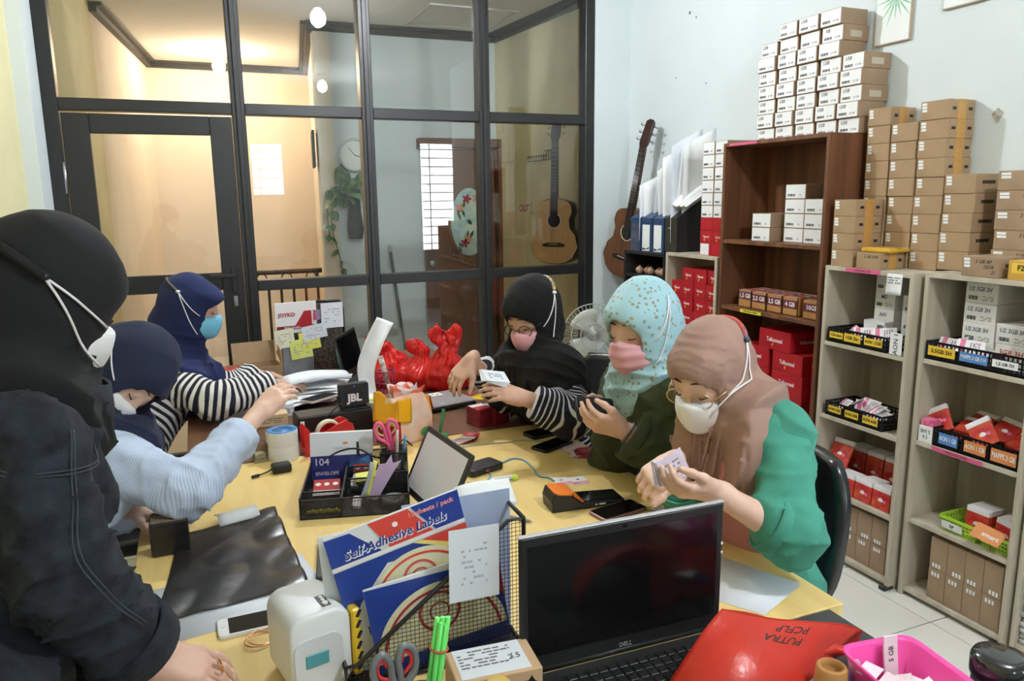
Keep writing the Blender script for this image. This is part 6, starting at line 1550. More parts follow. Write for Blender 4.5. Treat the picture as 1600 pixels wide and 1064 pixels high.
# --- cables on the beech table
M_cbl = mat('cable_grey', srgb(180, 184, 190), 0.5); M_cbb = mat('cable_blue', srgb(92, 160, 200), 0.5)
def cable(label, pts, m, r=0.002, z=ZT):
    return single('cable', label, 'cable', tube(smooth_path([T(a, b) + Vector((0, 0, r + 0.0002)) for a, b in pts], 6), r, 6), m)
cable('pale blue cable from the power bank to the terminal', [(782, 726), (800, 718), (818, 720), (832, 732), (842, 745), (856, 747), (866, 753)], M_cbb, 0.0026)
cable('pale blue cable looping below the power bank', [(765, 737), (766, 747), (755, 755), (730, 756)], M_cbb, 0.0026)
cable('thin grey cable running past the two dark phones', [(706, 702), (740, 697), (765, 694), (790, 692), (815, 688), (840, 690), (875, 689), (920, 682)], M_cbl)
single('cable', 'black cable bridging over the organiser to the dispenser', 'cable', tube(smooth_path([on(-0.09, 0.06, 0.09), on(-0.05, 0.075, 0.105), on(0.0, 0.07, 0.11), on(0.05, 0.06, 0.085), on(0.09, 0.16, 0.05), on(0.13, 0.19, 0.09), on(0.16, 0.22, 0.06)], 6), 0.0028, 6), M_plas)
pen(frame(T(832, 818) + Vector((0, 0, 0.005)), (0, 0, 1), Vector((0.8, 0.6, 0))), mat('pen_clear', srgb(150, 150, 150), 0.2), 'clear ballpoint pen lying behind the file holder', 0.13)
# --- charcoal desk: red bag, magazine, pink basket, black canister
p = T(1200, 1010)
w1, w2 = waves(22, 0.006, 5), waves(60, 0.0025, 6)
top = [[(1128, 947, .90), (1200, 955, .885), (1262, 975, .86), (1345, 985, .805)], [(1095, 985, .885), (1180, 1000, .89), (1270, 1010, .85), (1300, 1020, .80)], [(1062, 1040, .84), (1150, 1060, .88), (1240, 1062, .85), (1285, 1052, .79)], [(1030, 1085, .79), (1120, 1120, .83), (1210, 1125, .80), (1270, 1095, .77)]]
G = [[atz(*q) for q in row] for row in top]
def bez(a, b, c, d, t): return a * (1 - t) ** 3 + 3 * b * t * (1 - t) ** 2 + 3 * c * t * t * (1 - t) + d * t ** 3
def bagp(u, v):
    q = bez(*[bez(*row, u) for row in G], v)
    f = np.float32
    return q + Vector((0, 0, float(w1(f(q.x), f(q.y), f(0)) + w2(f(q.x), f(q.y), f(0)))))
rb = thing('red_bag', 'red plastic bag with pen writing draped over the charcoal desk', 'bag', (0, 0, 0))
M_rb2 = film_mat('bag_red_sheet', srgb(224, 62, 46), 0.95, 0.3, 0.35, 18)
link('bag_front', sheet(bagp, 36, 30, 0.001), M_rb2, rb)
link('bag_back', sheet(lambda u, v: bagp(u, 0) + Vector((0.01 * sin(9 * u), 0.015 * v + 0.03 * v * (1 - u), -(bagp(u, 0).z - ZT - 0.003) * v)), 30, 10, 0.001), M_rb2, rb)
link('bag_handle', tube(smooth_path([atz(1275, 1018, .815), atz(1300, 1012, .81), atz(1325, 1018, .805), atz(1342, 1025, .80)], 5), [0.012, 0.013, 0.014, 0.014, 0.015, 0.015, 0.015, 0.015, 0.014, 0.014, 0.012, 0.012, 0.011, 0.011, 0.01, 0.008], 8, flat=0.5), M_rb2, rb)
a_, b_ = atz(1215, 965, .892), atz(1262, 975, .878)
for s, h, u0, v0 in (('PUTRA', 0.018, 0.52, 0.24), ('PCFLP', 0.018, 0.56, 0.12)):
    q = bagp(u0, v0); e = (bagp(u0 - 0.1, v0) - bagp(u0 + 0.1, v0)); fdir = (bagp(u0, v0 + 0.1) - bagp(u0, v0 - 0.1))
    nn = e.cross(fdir).normalized(); nn = nn if nn.z > 0 else -nn
    me = text_mesh(s, h, 0.01, 0.2).copy()
    Mt = frame((0, 0, 0), e, fdir)
    for vtx in me.vertices:       # lay every letter on the film
        du = -vtx.co.x / ((bagp(u0 + 0.1, v0) - bagp(u0 - 0.1, v0)).length / 0.2); dv = vtx.co.y / ((bagp(u0, v0 + 0.1) - bagp(u0, v0 - 0.1)).length / 0.2)
        b = bagp(min(1, max(0, u0 + du)), min(1, max(0, v0 + dv))); vtx.co = b + Vector((0, 0, 0.0016 + vtx.co.z))
    link('lettering', me, INK(), rb)
# magazine and folders under the bag
t = thing('magazine', 'black and white magazine stack under the red bag', 'magazine', M=frame(atz(1262, 1062, .80), (0.75, 0.66, 0), (-0.66, 0.75, 0.25)))
for k, (m, w) in enumerate(((mat('folder_blue', srgb(44, 46, 140), 0.35), 0.2), (mat('magazine_black', srgb(38, 36, 34), 0.35), 0.19), (M_pap2, 0.17))):
    link('cover', box(w, 0.14, 0.004, 0.0006), m, t, (0.012 * (k == 0), 0.01 * k, -0.012 + 0.0045 * k), (0, 0, 0.05 * k))
write(t, 'la', 0.03, Matrix.Translation((-0.045, -0.03, 0.0022)), M_wc, bold=0.04)
link('gold_stamp', prism(ellipse(0.012, 0.009, 16), 0.0006), mat('stamp_gold', srgb(190, 160, 60), 0.4), t, (0.0, -0.04, 0.0012))
single('paper_cone', 'brown paper roll end sticking up beside the pink basket', 'paper', lathe(((0.0, 0.0), (0.028, 0.0), (0.024, 0.05), (0.018, 0.052), (0.02, 0.04), (0.0, 0.03)), 16, cap=False), M_tan, atz(1297, 1085, .79))
M_pink = mat('basket_pink', srgb(244, 74, 170), 0.35, var=0.06, coat=0.2)
A0, A1, A2 = atz(1311, 1012, .855), atz(1413, 994, .855), atz(1505, 1062, .855)
ex2 = (A1 - A0).normalized(); ey2 = Vector((ex2.y, -ex2.x, 0))
if ey2.dot(A2 - A1) < 0: ey2 = -ey2
Wb, Lb, Hb = (A1 - A0).length * 1.06, 0.19, 0.095
ctr = A0 + ex2 * Wb / 2 + ey2 * Lb / 2
t = thing('pink_basket', 'bright pink plastic basket full of white sim slips', 'basket', M=frame((ctr.x, ctr.y, ZT + 0.008), ex2, -ey2))
secs = [((0, 0, 0.0), Wb * 0.40, Lb * 0.42, 0), ((0, 0, Hb * 0.9), Wb * 0.485, Lb * 0.485, 0), ((0, 0, Hb), Wb * 0.53, Lb * 0.52, 0), ((0, 0, Hb + 0.005), Wb * 0.525, Lb * 0.515, 0), ((0, 0, Hb), Wb * 0.47, Lb * 0.475, 0), ((0, 0, 0.004), Wb * 0.385, Lb * 0.41, 0)]
link('basket_body', loft(secs, 48, 7, None, True, True), M_pink, t)
for s in (-1, 1): link('basket_foot', box(0.02, Lb * 0.6, 0.009, 0.002), M_pink, t, (s * Wb * 0.3, 0, -0.008))
link('round_sticker', prism(ellipse(0.009, 0.009, 18), 0.0006), M_wc, t, M=frame((-Wb * 0.30, Lb * 0.452, Hb * 0.72), (1, 0, 0), (0, 0.1, 1)))
pinkM = t.matrix_basis.copy()
M_slip = mat('slip_white_pink', srgb(240, 226, 234), 0.5, var=0.1, vscale=40)
rg = random.Random(8)
for k in range(26):
    q = single('sim_slip', 'white and pink sim slip heaped in the pink basket', 'card', box(0.055, 0.028, 0.0015, 0.0003), M_slip, M=pinkM @ Matrix.Translation((rg.uniform(-.35, .2) * Wb, rg.uniform(-0.28, 0.3) * Lb, 0.03 + 0.0022 * k * (0.6 + 0.4 * rg.random()))) @ Matrix.Rotation(rg.uniform(-0.5, 0.5), 4, 'X') @ Matrix.Rotation(rg.uniform(-.5, .5), 4, 'Y') @ Matrix.Rotation(rg.uniform(0, 3), 4, 'Z'), group='sim slips in the pink basket')
t = thing('sim_slip', 'tall white slip marked 5 GB standing in the pink basket', 'card', M=pinkM @ Matrix.Translation((Wb * 0.13, Lb * 0.36, 0.03)) @ Matrix.Rotation(-0.15, 4, 'X'))
link('card_body', box(0.026, 0.004, 0.085, 0.0006), M_slip, t); write(t, '5 GB', 0.009, frame((0, -0.0023, 0.055), (0, 0, 1), (-1, 0, 0)))
p = atz(1560, 1025, .885)
t = thing('black_canister', 'glossy black round canister lid next to the pink basket', 'canister', (p.x + 0.005, p.y, ZT))
link('canister_body', cyl(0.036, 0.105, 36), M_plas, t)
link('canister_lid', lathe(((0.0, 0.1), (0.039, 0.1), (0.04, 0.105), (0.04, 0.128), (0.036, 0.136), (0.024, 0.139), (0.0, 0.14)), 40, cap=False), mat('lid_gloss', srgb(34, 35, 38), 0.12, var=0.1, coat=0.5), t)
# ================================================================= people
def unit(v): return Vector(v).normalized()
def skin_mat(name, col):
    return mat(name, col, 0.5, var=0.06, vscale=30, col2=tuple(c * k for c, k in zip(col, (0.94, 0.88, 0.85))), bump=0.05, bscale=300)
def cloth(name, col, var=0.12, vs=20, rough=0.85, bump=0.25, bs=500, col2=None, sheen=0.03):
    return mat(name, col, rough, var=var, vscale=vs, bump=bump, bscale=bs, col2=col2, sheen=sheen, spec=0.25)
def stripe_mat(name, ca, cb, period, duty):
    if name in MATS: return MATS[name]
    m = bpy.data.materials.new(name); m.use_nodes = True
    N = m.node_tree.nodes; L = m.node_tree.links; b = N['Principled BSDF']
    b.inputs['Roughness'].default_value = 0.85; b.inputs['Specular IOR Level'].default_value = 0.25
    a = N.new('ShaderNodeAttribute'); a.attribute_name = 's'
    d = N.new('ShaderNodeMath'); d.operation = 'DIVIDE'; d.inputs[1].default_value = period
    f = N.new('ShaderNodeMath'); f.operation = 'FRACT'
    r = N.new('ShaderNodeMapRange'); r.inputs[1].default_value = duty - 0.05; r.inputs[2].default_value = duty + 0.05
    mx = N.new('ShaderNodeMix'); mx.data_type = 'RGBA'; mx.inputs[6].default_value = (*ca, 1); mx.inputs[7].default_value = (*cb, 1)
    L.new(a.outputs['Fac'], d.inputs[0]); L.new(d.outputs[0], f.inputs[0]); L.new(f.outputs[0], r.inputs[0]); L.new(r.outputs[0], mx.inputs[0])
    tc = N.new('ShaderNodeTexCoord'); nz = N.new('ShaderNodeTexNoise'); nz.inputs['Scale'].default_value = 400
    L.new(tc.outputs['Object'], nz.inputs['Vector'])
    bp = N.new('ShaderNodeBump'); bp.inputs['Strength'].default_value = 0.2; bp.inputs['Distance'].default_value = 0.003
    L.new(nz.outputs[0], bp.inputs['Height']); L.new(bp.outputs[0], b.inputs['Normal']); L.new(mx.outputs[2], b.inputs['Base Color'])
    MATS[name] = m
    return m

def hand_prims(w, d, n, side, curl=(0.3, 0.4, 0.3), spread=0.05, thumb=(0.5, 0.3), size=1.0, fcurl=None):
    """w wrist, d towards the fingers, n out of the back of the hand; side +1: thumb at n x d"""
    d = unit(d); n = Vector(n); n = (n - d * n.dot(d)).normalized(); y = n.cross(d) * side
    S = size
    def P(a, b, c): return w + (d * a + y * b + n * c) * S
    pr_ = [cap(P(-0.02, 0, 0), P(0.02, 0, 0), 0.0215 * S, 0.022 * S, 0.015)]
    K = 0.007
    bases = [(0.086, 0.027), (0.090, 0.009), (0.086, -0.009), (0.078, -0.026)]
    for bx, byy in bases:
        pr_.append(cap(P(0.015, byy * 0.6, -0.001), P(bx - 0.006, byy, -0.001), 0.0135 * S, 0.0112 * S, 0.012))
    pr_.append(cap(P(0.02, 0.02, -0.006), P(0.05, 0.03, -0.008), 0.015 * S, 0.012 * S, 0.012))
    pr_.append(cap(P(0.02, -0.018, -0.007), P(0.06, -0.022, -0.007), 0.0135 * S, 0.012 * S, 0.012))
    lens = [0.066, 0.073, 0.068, 0.054]
    tips = []
    for i, (bx, byy) in enumerate(bases):
        c = fcurl[i] if fcurl else curl
        yaw = spread * (1.5 - i) ; ang = 0.0; p = P(bx - 0.006, byy, -0.001)
        for q, (fr, rr) in enumerate(((0.45, 0.0089), (0.30, 0.0080), (0.25, 0.0070))):
            ang += c[q]
            v = (d * cos(ang) - n * sin(ang)) * cos(yaw) + y * sin(yaw)
            e = p + v * (lens[i] * fr * S)
            pr_.append(cap(p, e, rr * S * (0.93 if i == 3 else 1), (rr - 0.0008) * S * (0.93 if i == 3 else 1), K * 0.55)); p = e
        tips.append(p)
    a0, a1 = thumb
    p = P(0.022, 0.026, -0.008)
    v = (d * cos(a0) + y * sin(a0) * 0.85 - n * sin(a0) * 0.35).normalized()
    for q, (ln, rr) in enumerate(((0.040, 0.0125), (0.030, 0.0100), (0.025, 0.0088))):
        e = p + v * (ln * S); pr_.append(cap(p, e, rr * S, (rr - 0.0012) * S, 0.008)); p = e
        v = (v * cos(a1) + (-y * 0.75 - n * 0.3 + d * 0.3).normalized() * sin(a1)).normalized()
    return pr_, tips

def torso_prims(J, inf=0.0, k=0.06):
    sm = (J['sL'] + J['sR']) / 2; r = lambda v: v + inf
    ax = (J['sL'] - J['sR']).normalized()
    pr_ = [cap(J['sL'], J['sR'], r(0.052), r(0.052), k), cap(J['nb'], sm, r(0.058), r(0.07), k)]
    ch = sm * 0.62 + J['wa'] * 0.38
    for s in (-1, 1):
        pr_.append(cap(sm + ax * (0.085 * s), ch + ax * (0.07 * s), r(0.072), r(0.082), k))
        pr_.append(cap(ch + ax * (0.07 * s), J['wa'] + ax * (0.055 * s), r(0.082), r(0.082), k))
        pr_.append(cap(J['wa'] + ax * (0.055 * s), J['pe'] + ax * (0.07 * s), r(0.082), r(0.105), k))
    fw = J['fw']
    for s in (-1, 1): pr_.append(ell(ch + ax * (0.065 * s) + fw * 0.06, (r(0.062),) * 3, None, k))
    return pr_
def arm_prims(J, S, inf=0.0, r=(0.05, 0.043, 0.036), cut=1.0, k=0.03):
    s, e, w = J['s' + S], J['e' + S], J['w' + S]
    return [cap(s, e, r[0] + inf, r[1] + inf, k), cap(e, e + (w - e) * cut, r[1] + inf, r[1] + (r[2] - r[1]) * cut + inf, k)]
def arm_coord(J, S, V):
    s, e, w = (np.array(J[q + S]) for q in 'sew')
    def seg(a, b):
        d = b - a; L = np.linalg.norm(d); t = ((V - a) @ d) / (L * L); tc = np.clip(t, 0, 1)
        return np.linalg.norm(V - (a + tc[:, None] * d), axis=1), t * L, L
    d0, s0, L0 = seg(s, e); d1, s1, L1 = seg(e, w)
    w0, w1 = 1 / (d0 ** 6 + 1e-12), 1 / (d1 ** 6 + 1e-12)
    return (w0 * s0 + w1 * (L0 + s1)) / (w0 + w1)

t_cloth = {}
def person(label, J, head, spec):
    c, F, U = head; F = unit(F); U = Vector(U); U = (U - F * U.dot(F)).normalized(); Lf = U.cross(F)
    base = Vector((J['pe'].x, J['pe'].y, 0.0))
    t = thing('person', label, 'person', base)
    hp = lambda f, l, u: c + F * f + Lf * l + U * u
    A = (F, Lf, U)
    sk = spec['skin']
    # ---- body: one continuous skin
    bp = [ell(hp(-0.012, 0, 0.02), (0.094, 0.073, 0.104), A, 0.02), ell(hp(0.030, 0, -0.055), (0.060, 0.054, 0.064), A, 0.03), ell(hp(0.045, 0, 0.01), (0.05, 0.06, 0.06), A, 0.02),
          cap(hp(0.088, 0, 0.018), hp(0.106, 0, -0.024), 0.008, 0.0125, 0.012), cap(hp(-0.02, 0, -0.05), J['nb'], 0.05, 0.055, 0.04)]
    for s in (-1, 1):
        bp.append(ell(hp(0.078, s * 0.031, 0.010), (0.014, 0.017, 0.011), A, 0.006))      # closed lids
        bp.append(cap(hp(0.084, s * 0.012, 0.032), hp(0.070, s * 0.05, 0.034), 0.007, 0.006, 0.012))
    bp += torso_prims(J, -0.012, 0.05)
    for S in 'LR': bp += arm_prims(J, S, -0.008, (0.045, 0.038, 0.03))
    VV, QQ = isosurf(bp, 0.0085)
    VV = [np_relax(VV, QQ)]; QQ = [QQ]
    for S in 'LR':
        h = spec.get('hand' + S)
        if h is None: continue
        w, e = J['w' + S], J['e' + S]
        pr_, tips = hand_prims(w, h['d'], h['n'], h.get('side', 1 if S == 'R' else -1), h.get('curl', (0.3, 0.4, 0.3)), h.get('spread', 0.05), h.get('thumb', (0.6, 0.25)), h.get('size', 0.97), h.get('fc'))
        pr_ = [cap(e + (w - e) * 0.25, w, 0.034, 0.0235, 0.02)] + pr_
        v, q = isosurf(pr_, 0.0034)
        VV.append(np_relax(v, q)); QQ.append(q + sum(len(x) for x in VV[:-1]))
    body = link('body', np_mesh(np.concatenate(VV), np.concatenate(QQ), base, 0), sk, t)
    # ---- clothes
    top = spec['top']
    tp = torso_prims(J, spec.get('loose', 0.012))
    wv = waves(38, spec.get('fold', 0.004), spec['seed'], axis=(0, 0, 1)); wv2 = waves(90, 0.0014, spec['seed'] + 3)
    nb = np.array(J['nb'], np.float32)
    cuts = [lambda X, Y, Z: 0.062 - np.sqrt((X - nb[0]) ** 2 + (Y - nb[1]) ** 2 + (Z - nb[2] - 0.055) ** 2)]
    if spec.get('open_front'):
        fx, fy, ofw = J['fw'].x, J['fw'].y, spec['open_front']
        cuts.append(lambda X, Y, Z: np.minimum((X - nb[0]) * fx + (Y - nb[1]) * fy - 0.0, ofw - np.abs((X - nb[0]) * fy - (Y - nb[1]) * fx - 0.01)) + 0 * Z)
    wq = waves(8, 1.0, spec['seed'] + 60); tc_ = spec.get('crease', 0.003)
    V, Q = isosurf(tp, 0.0085, cuts=cuts, disp=lambda X, Y, Z: wv(X, Y, Z) + wv2(X, Y, Z) - tc_ * 1.2 * ((1 - np.abs(np.sin(30 * (Z + 0.5 * X - 0.4 * Y) + 1.6 * wq(X, Y, Z)))) ** 3 - 0.25))
    sp = np.array((J['nb'] - J['pe']).normalized()); 
    link(spec.get('top_name', 'shirt'), np_mesh(V, Q, base, 1, {'s': (V - np.array(J['pe'])) @ sp}), top, t)
    for S in 'LR':
        cut = spec.get('cuff' + S, spec.get('cuff', 0.8))
        ap = arm_prims(J, S, spec.get('loose', 0.012) * 0.9 + spec.get('sleeve', 0.004), spec.get('arm_r', (0.05, 0.043, 0.036)), cut)
        e, w = np.array(J['e' + S]), np.array(J['w' + S]); ax = (w - e) / np.linalg.norm(w - e); cp = e + (w - e) * cut
        ww = waves(spec.get('wf', 60), spec.get('wr', 0.0045), spec['seed'] + (5 if S == 'L' else 8)); wl = waves(110, 0.0022, spec['seed'] + 17)
        cr = spec.get('crease', 0.003); sh = np.array(J['s' + S]); ua = (e - sh) / np.linalg.norm(e - sh); pv = np.cross(ua, ax); pv = pv / (np.linalg.norm(pv) + 1e-6); wo_ = waves(11, 1.0, spec['seed'] + 50)
        def creases(X, Y, Z, ua=ua, ax=ax, pv=pv, e=e, cr=cr, wo_=wo_):
            a1 = (X - e[0]) * ua[0] + (Y - e[1]) * ua[1] + (Z - e[2]) * ua[2]; a2 = (X - e[0]) * ax[0] + (Y - e[1]) * ax[1] + (Z - e[2]) * ax[2]; b = (X - e[0]) * pv[0] + (Y - e[1]) * pv[1] + (Z - e[2]) * pv[2]
            q = wo_(X, Y, Z); near = 1 / (1 + (np.sqrt((X - e[0]) ** 2 + (Y - e[1]) ** 2 + (Z - e[2]) ** 2) / 0.11) ** 2)
            r1 = (1 - np.abs(np.sin(44 * (a1 + 0.7 * b) + 1.3 * q))) ** 3; r2 = (1 - np.abs(np.sin(50 * (a2 - 0.6 * b) + 1.1 * q + 1))) ** 3
            return (-cr * (r1 + r2 - 0.5) * (0.35 + 1.1 * near)).astype(np.float32)
        cf = lambda X, Y, Z: (X - cp[0]) * ax[0] + (Y - cp[1]) * ax[1] + (Z - cp[2]) * ax[2]
        upf = cap(J['s' + S], J['s' + S] * 0.12 + J['e' + S] * 0.88, 0.085)[0]
        V, Q = isosurf(ap, 0.0065, cuts=[lambda X, Y, Z: np.minimum(cf(X, Y, Z), upf(X, Y, Z)).astype(np.float32)], disp=lambda X, Y, Z: ww(X, Y, Z) + wl(X, Y, Z) + creases(X, Y, Z))
        sl = link('sleeve', np_mesh(V, Q, base, 1, {'s': arm_coord(J, S, V)}), spec.get('sleeve_m', top), t)
        if spec.get('cuff_band'):
            rr = ap[-1]; d = w - e
            R0 = spec.get('arm_r', (0.05, 0.043, 0.036)); rad = R0[1] + (R0[2] - R0[1]) * cut + spec.get('loose', 0.012) * 0.9 + spec.get('sleeve', 0.004) + 0.003
            M = Matrix.Translation(Vector(cp) - base) @ Vector(ax).to_track_quat('Z', 'X').to_matrix().to_4x4()
            wb = spec['cuff_band']
            link('cuff', lathe(((rad - 0.006, -wb), (rad, -wb), (rad + 0.001, -wb * 0.5), (rad, 0.004), (rad - 0.006, 0.004), (rad - 0.006, -wb)), 28, cap=False), spec.get('cuff_m', top), sl, M=M)
    # legs
    lp = []
    for S in 'LR':
        lp += [cap(J['pe'] + (J['k' + S] - J['pe']) * 0.1, J['k' + S], 0.095, 0.062, 0.04), cap(J['k' + S], J['a' + S], 0.062, 0.042, 0.03)]
    V, Q = isosurf(lp, 0.014, disp=waves(40, 0.004, spec['seed'] + 30))
    link('trousers', np_mesh(V, Q, base, 1), spec.get('legs', cloth('trouser_black', srgb(30, 30, 34))), t)
    for S in 'LR':
        a = J['a' + S]; fwd = J['fw']
        V, Q = isosurf([cap(a + Vector((0, 0, -0.03)) - fwd * 0.02, a + fwd * 0.13 + Vector((0, 0, -0.045)), 0.036, 0.03, 0.02), cap(a, a + Vector((0, 0, 0.03)), 0.035, 0.04, 0.02)], 0.01, cuts=[lambda X, Y, Z: np.float32(0.002) - Z + 0 * X + 0 * Y])
        link('shoe', np_mesh(V, Q, base, 1), cloth('shoe_dark', srgb(36, 34, 34)), t)
    # ---- head scarf
    hs = spec['scarf']; tall = hs.get('grow', 0.0)
    br = hs.get('brim', 0.0)
    head_p = [ell(hp(-0.016, 0, 0.018), (0.112 + tall, 0.090 + tall * 0.6, 0.122 + tall), A, 0.03), ell(hp(0.004, 0, -0.060), (0.090, 0.080, 0.080), A, 0.04), ell(hp(0.040 + br, 0, 0.056), (0.064, 0.068, 0.046), A, 0.03)]
    if hs.get('bun'): head_p.append(ell(hp(*hs['bun'][0]), (hs['bun'][1],) * 3, None, 0.04))
    nk = [cap(hp(-0.015, 0, -0.085), J['nb'] + Vector((0, 0, 0.015)), 0.074, hs.get('neck', 0.085), 0.035)] + hs.get('extra', [])
    cp_ = torso_prims(J, hs.get('inf', 0.026), 0.06)
    for S in 'LR':
        s, e = J['s' + S], J['e' + S]; cp_.append(cap(s, s + (e - s) * 0.6, 0.05 + hs.get('inf', 0.026), 0.05 + hs.get('inf', 0.026), 0.05))
    allp = head_p + nk + (cp_ if hs.get('R', 0) > 0 else [])
    Rr = hs.get('R', 0.0); cen = np.array(J['nb'] + Vector(hs.get('off', (0, 0, 0))), np.float32)
    fo, lo_, uo = np.array(F, np.float32), np.array(Lf, np.float32), np.array(U, np.float32); cc = np.array(c, np.float32)
    ow, oh, ou = hs.get('open', (0.058, 0.070, -0.012))
    def face_cut(X, Y, Z):
        x, y, z = X - cc[0], Y - cc[1], Z - cc[2]
        f = x * fo[0] + y * fo[1] + z * fo[2]; l = x * lo_[0] + y * lo_[1] + z * lo_[2]; u = x * uo[0] + y * uo[1] + z * uo[2]
        e = (np.sqrt((l / ow) ** 2 + ((u - ou) / oh) ** 2) - 1) * min(ow, oh)
        return -np.maximum(np.maximum(e, 0.012 - f), f - 0.135)
    wa_, wb_ = waves(hs.get('ff', 34), hs.get('fa', 0.007) * 0.6, spec['seed'] + 40, axis=hs.get('axis', (0, 0, 1))), waves(85, 0.0014, spec['seed'] + 41)
    wob = waves(9, 1.0, spec['seed'] + 43)
    chin = float((hp(0, 0, -0.075)).z); nbz = float(J['nb'].z); kf = hs.get('kf', 11); fa = hs.get('fa', 0.007); ring = hs.get('ring', 0.006)
    tx, ty = hs.get('tilt', (0.25, 0.2))
    def fold(X, Y, Z):
        m = np.clip((chin + 0.05 - Z) / 0.08, 0.10, 1) + 0 * X + 0 * Y
        th = np.arctan2(Y - cen[1], X - cen[0]) + 0 * Z
        wb0 = wob(X, Y, Z)
        drape = (1 - np.abs(np.sin(kf * 0.5 * th + 0.9 * wb0))) ** 2 - 0.35         # creases running down the drape
        low = np.clip((nbz + 0.03 - Z) / 0.07, 0, 1)
        zz = Z + tx * (X - cen[0]) + ty * (Y - cen[1])
        wrap = (1 - np.abs(np.sin(62 * zz + 0.8 * wb0))) ** 2 - 0.35                 # creases wound round the neck
        mid = np.clip((chin + 0.03 - Z) / 0.04, 0, 1) * np.clip((Z - nbz + 0.06) / 0.05, 0, 1)
        hd = np.clip((Z - chin) / 0.05, 0, 1)
        return wa_(X, Y, Z) * m * 0.7 + wb_(X, Y, Z) - drape * low * fa * 1.5 - wrap * mid * ring - 0.0022 * ((1 - np.abs(np.sin(26 * zz + 1.5 * th + wb0))) ** 3) * hd
    if hs.get('pleats'):
        pn, pf, pa = hs['pleats']; pn = np.array(unit(F * pn[0] + Lf * pn[1] + U * pn[2]), np.float32)
        f0 = fold
        def fold(X, Y, Z):
            x, y, z = X - cc[0], Y - cc[1], Z - cc[2]
            f = x * fo[0] + y * fo[1] + z * fo[2]; u = x * uo[0] + y * uo[1] + z * uo[2]; l = np.abs(x * lo_[0] + y * lo_[1] + z * lo_[2])
            q = np.sqrt((u - ou) ** 2 * 0.75 + l ** 2)
            m = np.clip((f + 0.015) / 0.03, 0, 1) * np.clip((u + 0.03) / 0.03, 0, 1) * np.clip((0.145 - q) / 0.02, 0, 1)
            return f0(X, Y, Z) + pa * np.abs(np.sin(pf * q)) * m
    hc = [face_cut]
    if Rr > 0:
        axf = cap(J['nb'], c + U * 0.06, hs.get('hood', 0.125), 0.175)[0]
        def rad(X, Y, Z): return np.minimum(np.sqrt((X - cen[0]) ** 2 + (Y - cen[1]) ** 2 + (Z - cen[2]) ** 2) - Rr, axf(X, Y, Z))
        hc.append(rad)
    V, Q = isosurf(allp, 0.0058, cuts=hc, disp=fold)
    V = np_relax(V, Q)
    link('head_scarf', np_mesh(V, Q, base, 0), hs['m'], t)
    # ---- eyes, brows
    M_hair = mat('brow_dark', srgb(44, 32, 28), 0.7)
    for s in (-1, 1):
        link('eyebrow', tube([hp(0.094, s * 0.013, 0.040) - base, hp(0.091, s * 0.028, 0.043) - base, hp(0.080, s * 0.046, 0.036) - base], [0.0016, 0.0024, 0.0012], 6), M_hair, t)
        link('eyelashes', tube([hp(0.0895, s * 0.017, 0.0025) - base, hp(0.0935, s * 0.031, -0.0005) - base, hp(0.084, s * 0.046, 0.003) - base], [0.0013, 0.002, 0.0014], 6), M_hair, t)
    # ---- mask with straps
    mk = spec['mask']
    mp_ = [ell(hp(0.030, 0, -0.048), (0.082, 0.074, 0.068), A, 0.01), cap(hp(0.094, 0, -0.02), hp(0.090, 0, -0.075), 0.020, 0.018, 0.05)]
    def mask_cut(X, Y, Z):
        x, y, z = X - cc[0], Y - cc[1], Z - cc[2]
        f = x * fo[0] + y * fo[1] + z * fo[2]; l = np.abs(x * lo_[0] + y * lo_[1] + z * lo_[2]); u = x * uo[0] + y * uo[1] + z * uo[2]
        return np.maximum(u - (-0.014 + 0.010 * np.clip(1 - l / 0.03, 0, 1) - 0.25 * np.maximum(l - 0.03, 0)), mk.get('back', 0.004) - f)
    pl_ = waves(60, 0.0008, 3) if not mk.get('pleat') else (lambda X, Y, Z: (0.0016 * np.sin(190 * ((X - cc[0]) * uo[0] + (Y - cc[1]) * uo[1] + (Z - cc[2]) * uo[2]))).astype(np.float32))
    V, Q = isosurf(mp_, 0.0042, cuts=[mask_cut], disp=pl_)
    mo = link('face_mask', np_mesh(V, Q, base, 1), mk['m'], t)
    sc = [p for p in allp]
    def on_scarf(P, lift=0.003):
        P = np.array([list(p) for p in P], np.float32)
        for _ in range(5):
            f = field_at(sc, P); g = np.zeros_like(P)
            for a in range(3):
                d = np.zeros(3, np.float32); d[a] = 0.002
                g[:, a] = (field_at(sc, P + d) - field_at(sc, P - d)) / 0.004
            g /= np.linalg.norm(g, axis=1)[:, None] + 1e-6
            P = P - g * (f - lift)[:, None]
        return [Vector(p) for p in P]
    bk = mk.get('clip', (-0.085, 0.065, 0.06))
    for s in (-1, 1):
        ends = []
        for u0, f0 in ((-0.012, 0.045), (-0.085, 0.05)):
            pts = [hp(f0 + (bk[0] - f0) * q, s * (0.066 + (bk[1] - 0.066) * q + 0.03 * sin(pi * q)), u0 + (bk[2] - u0) * q) for q in [i / 12 for i in range(13)]]
            pts = on_scarf(pts)
            link('ear_loop', tube([p - base for p in pts], 0.0021, 6), M_wc, mo)
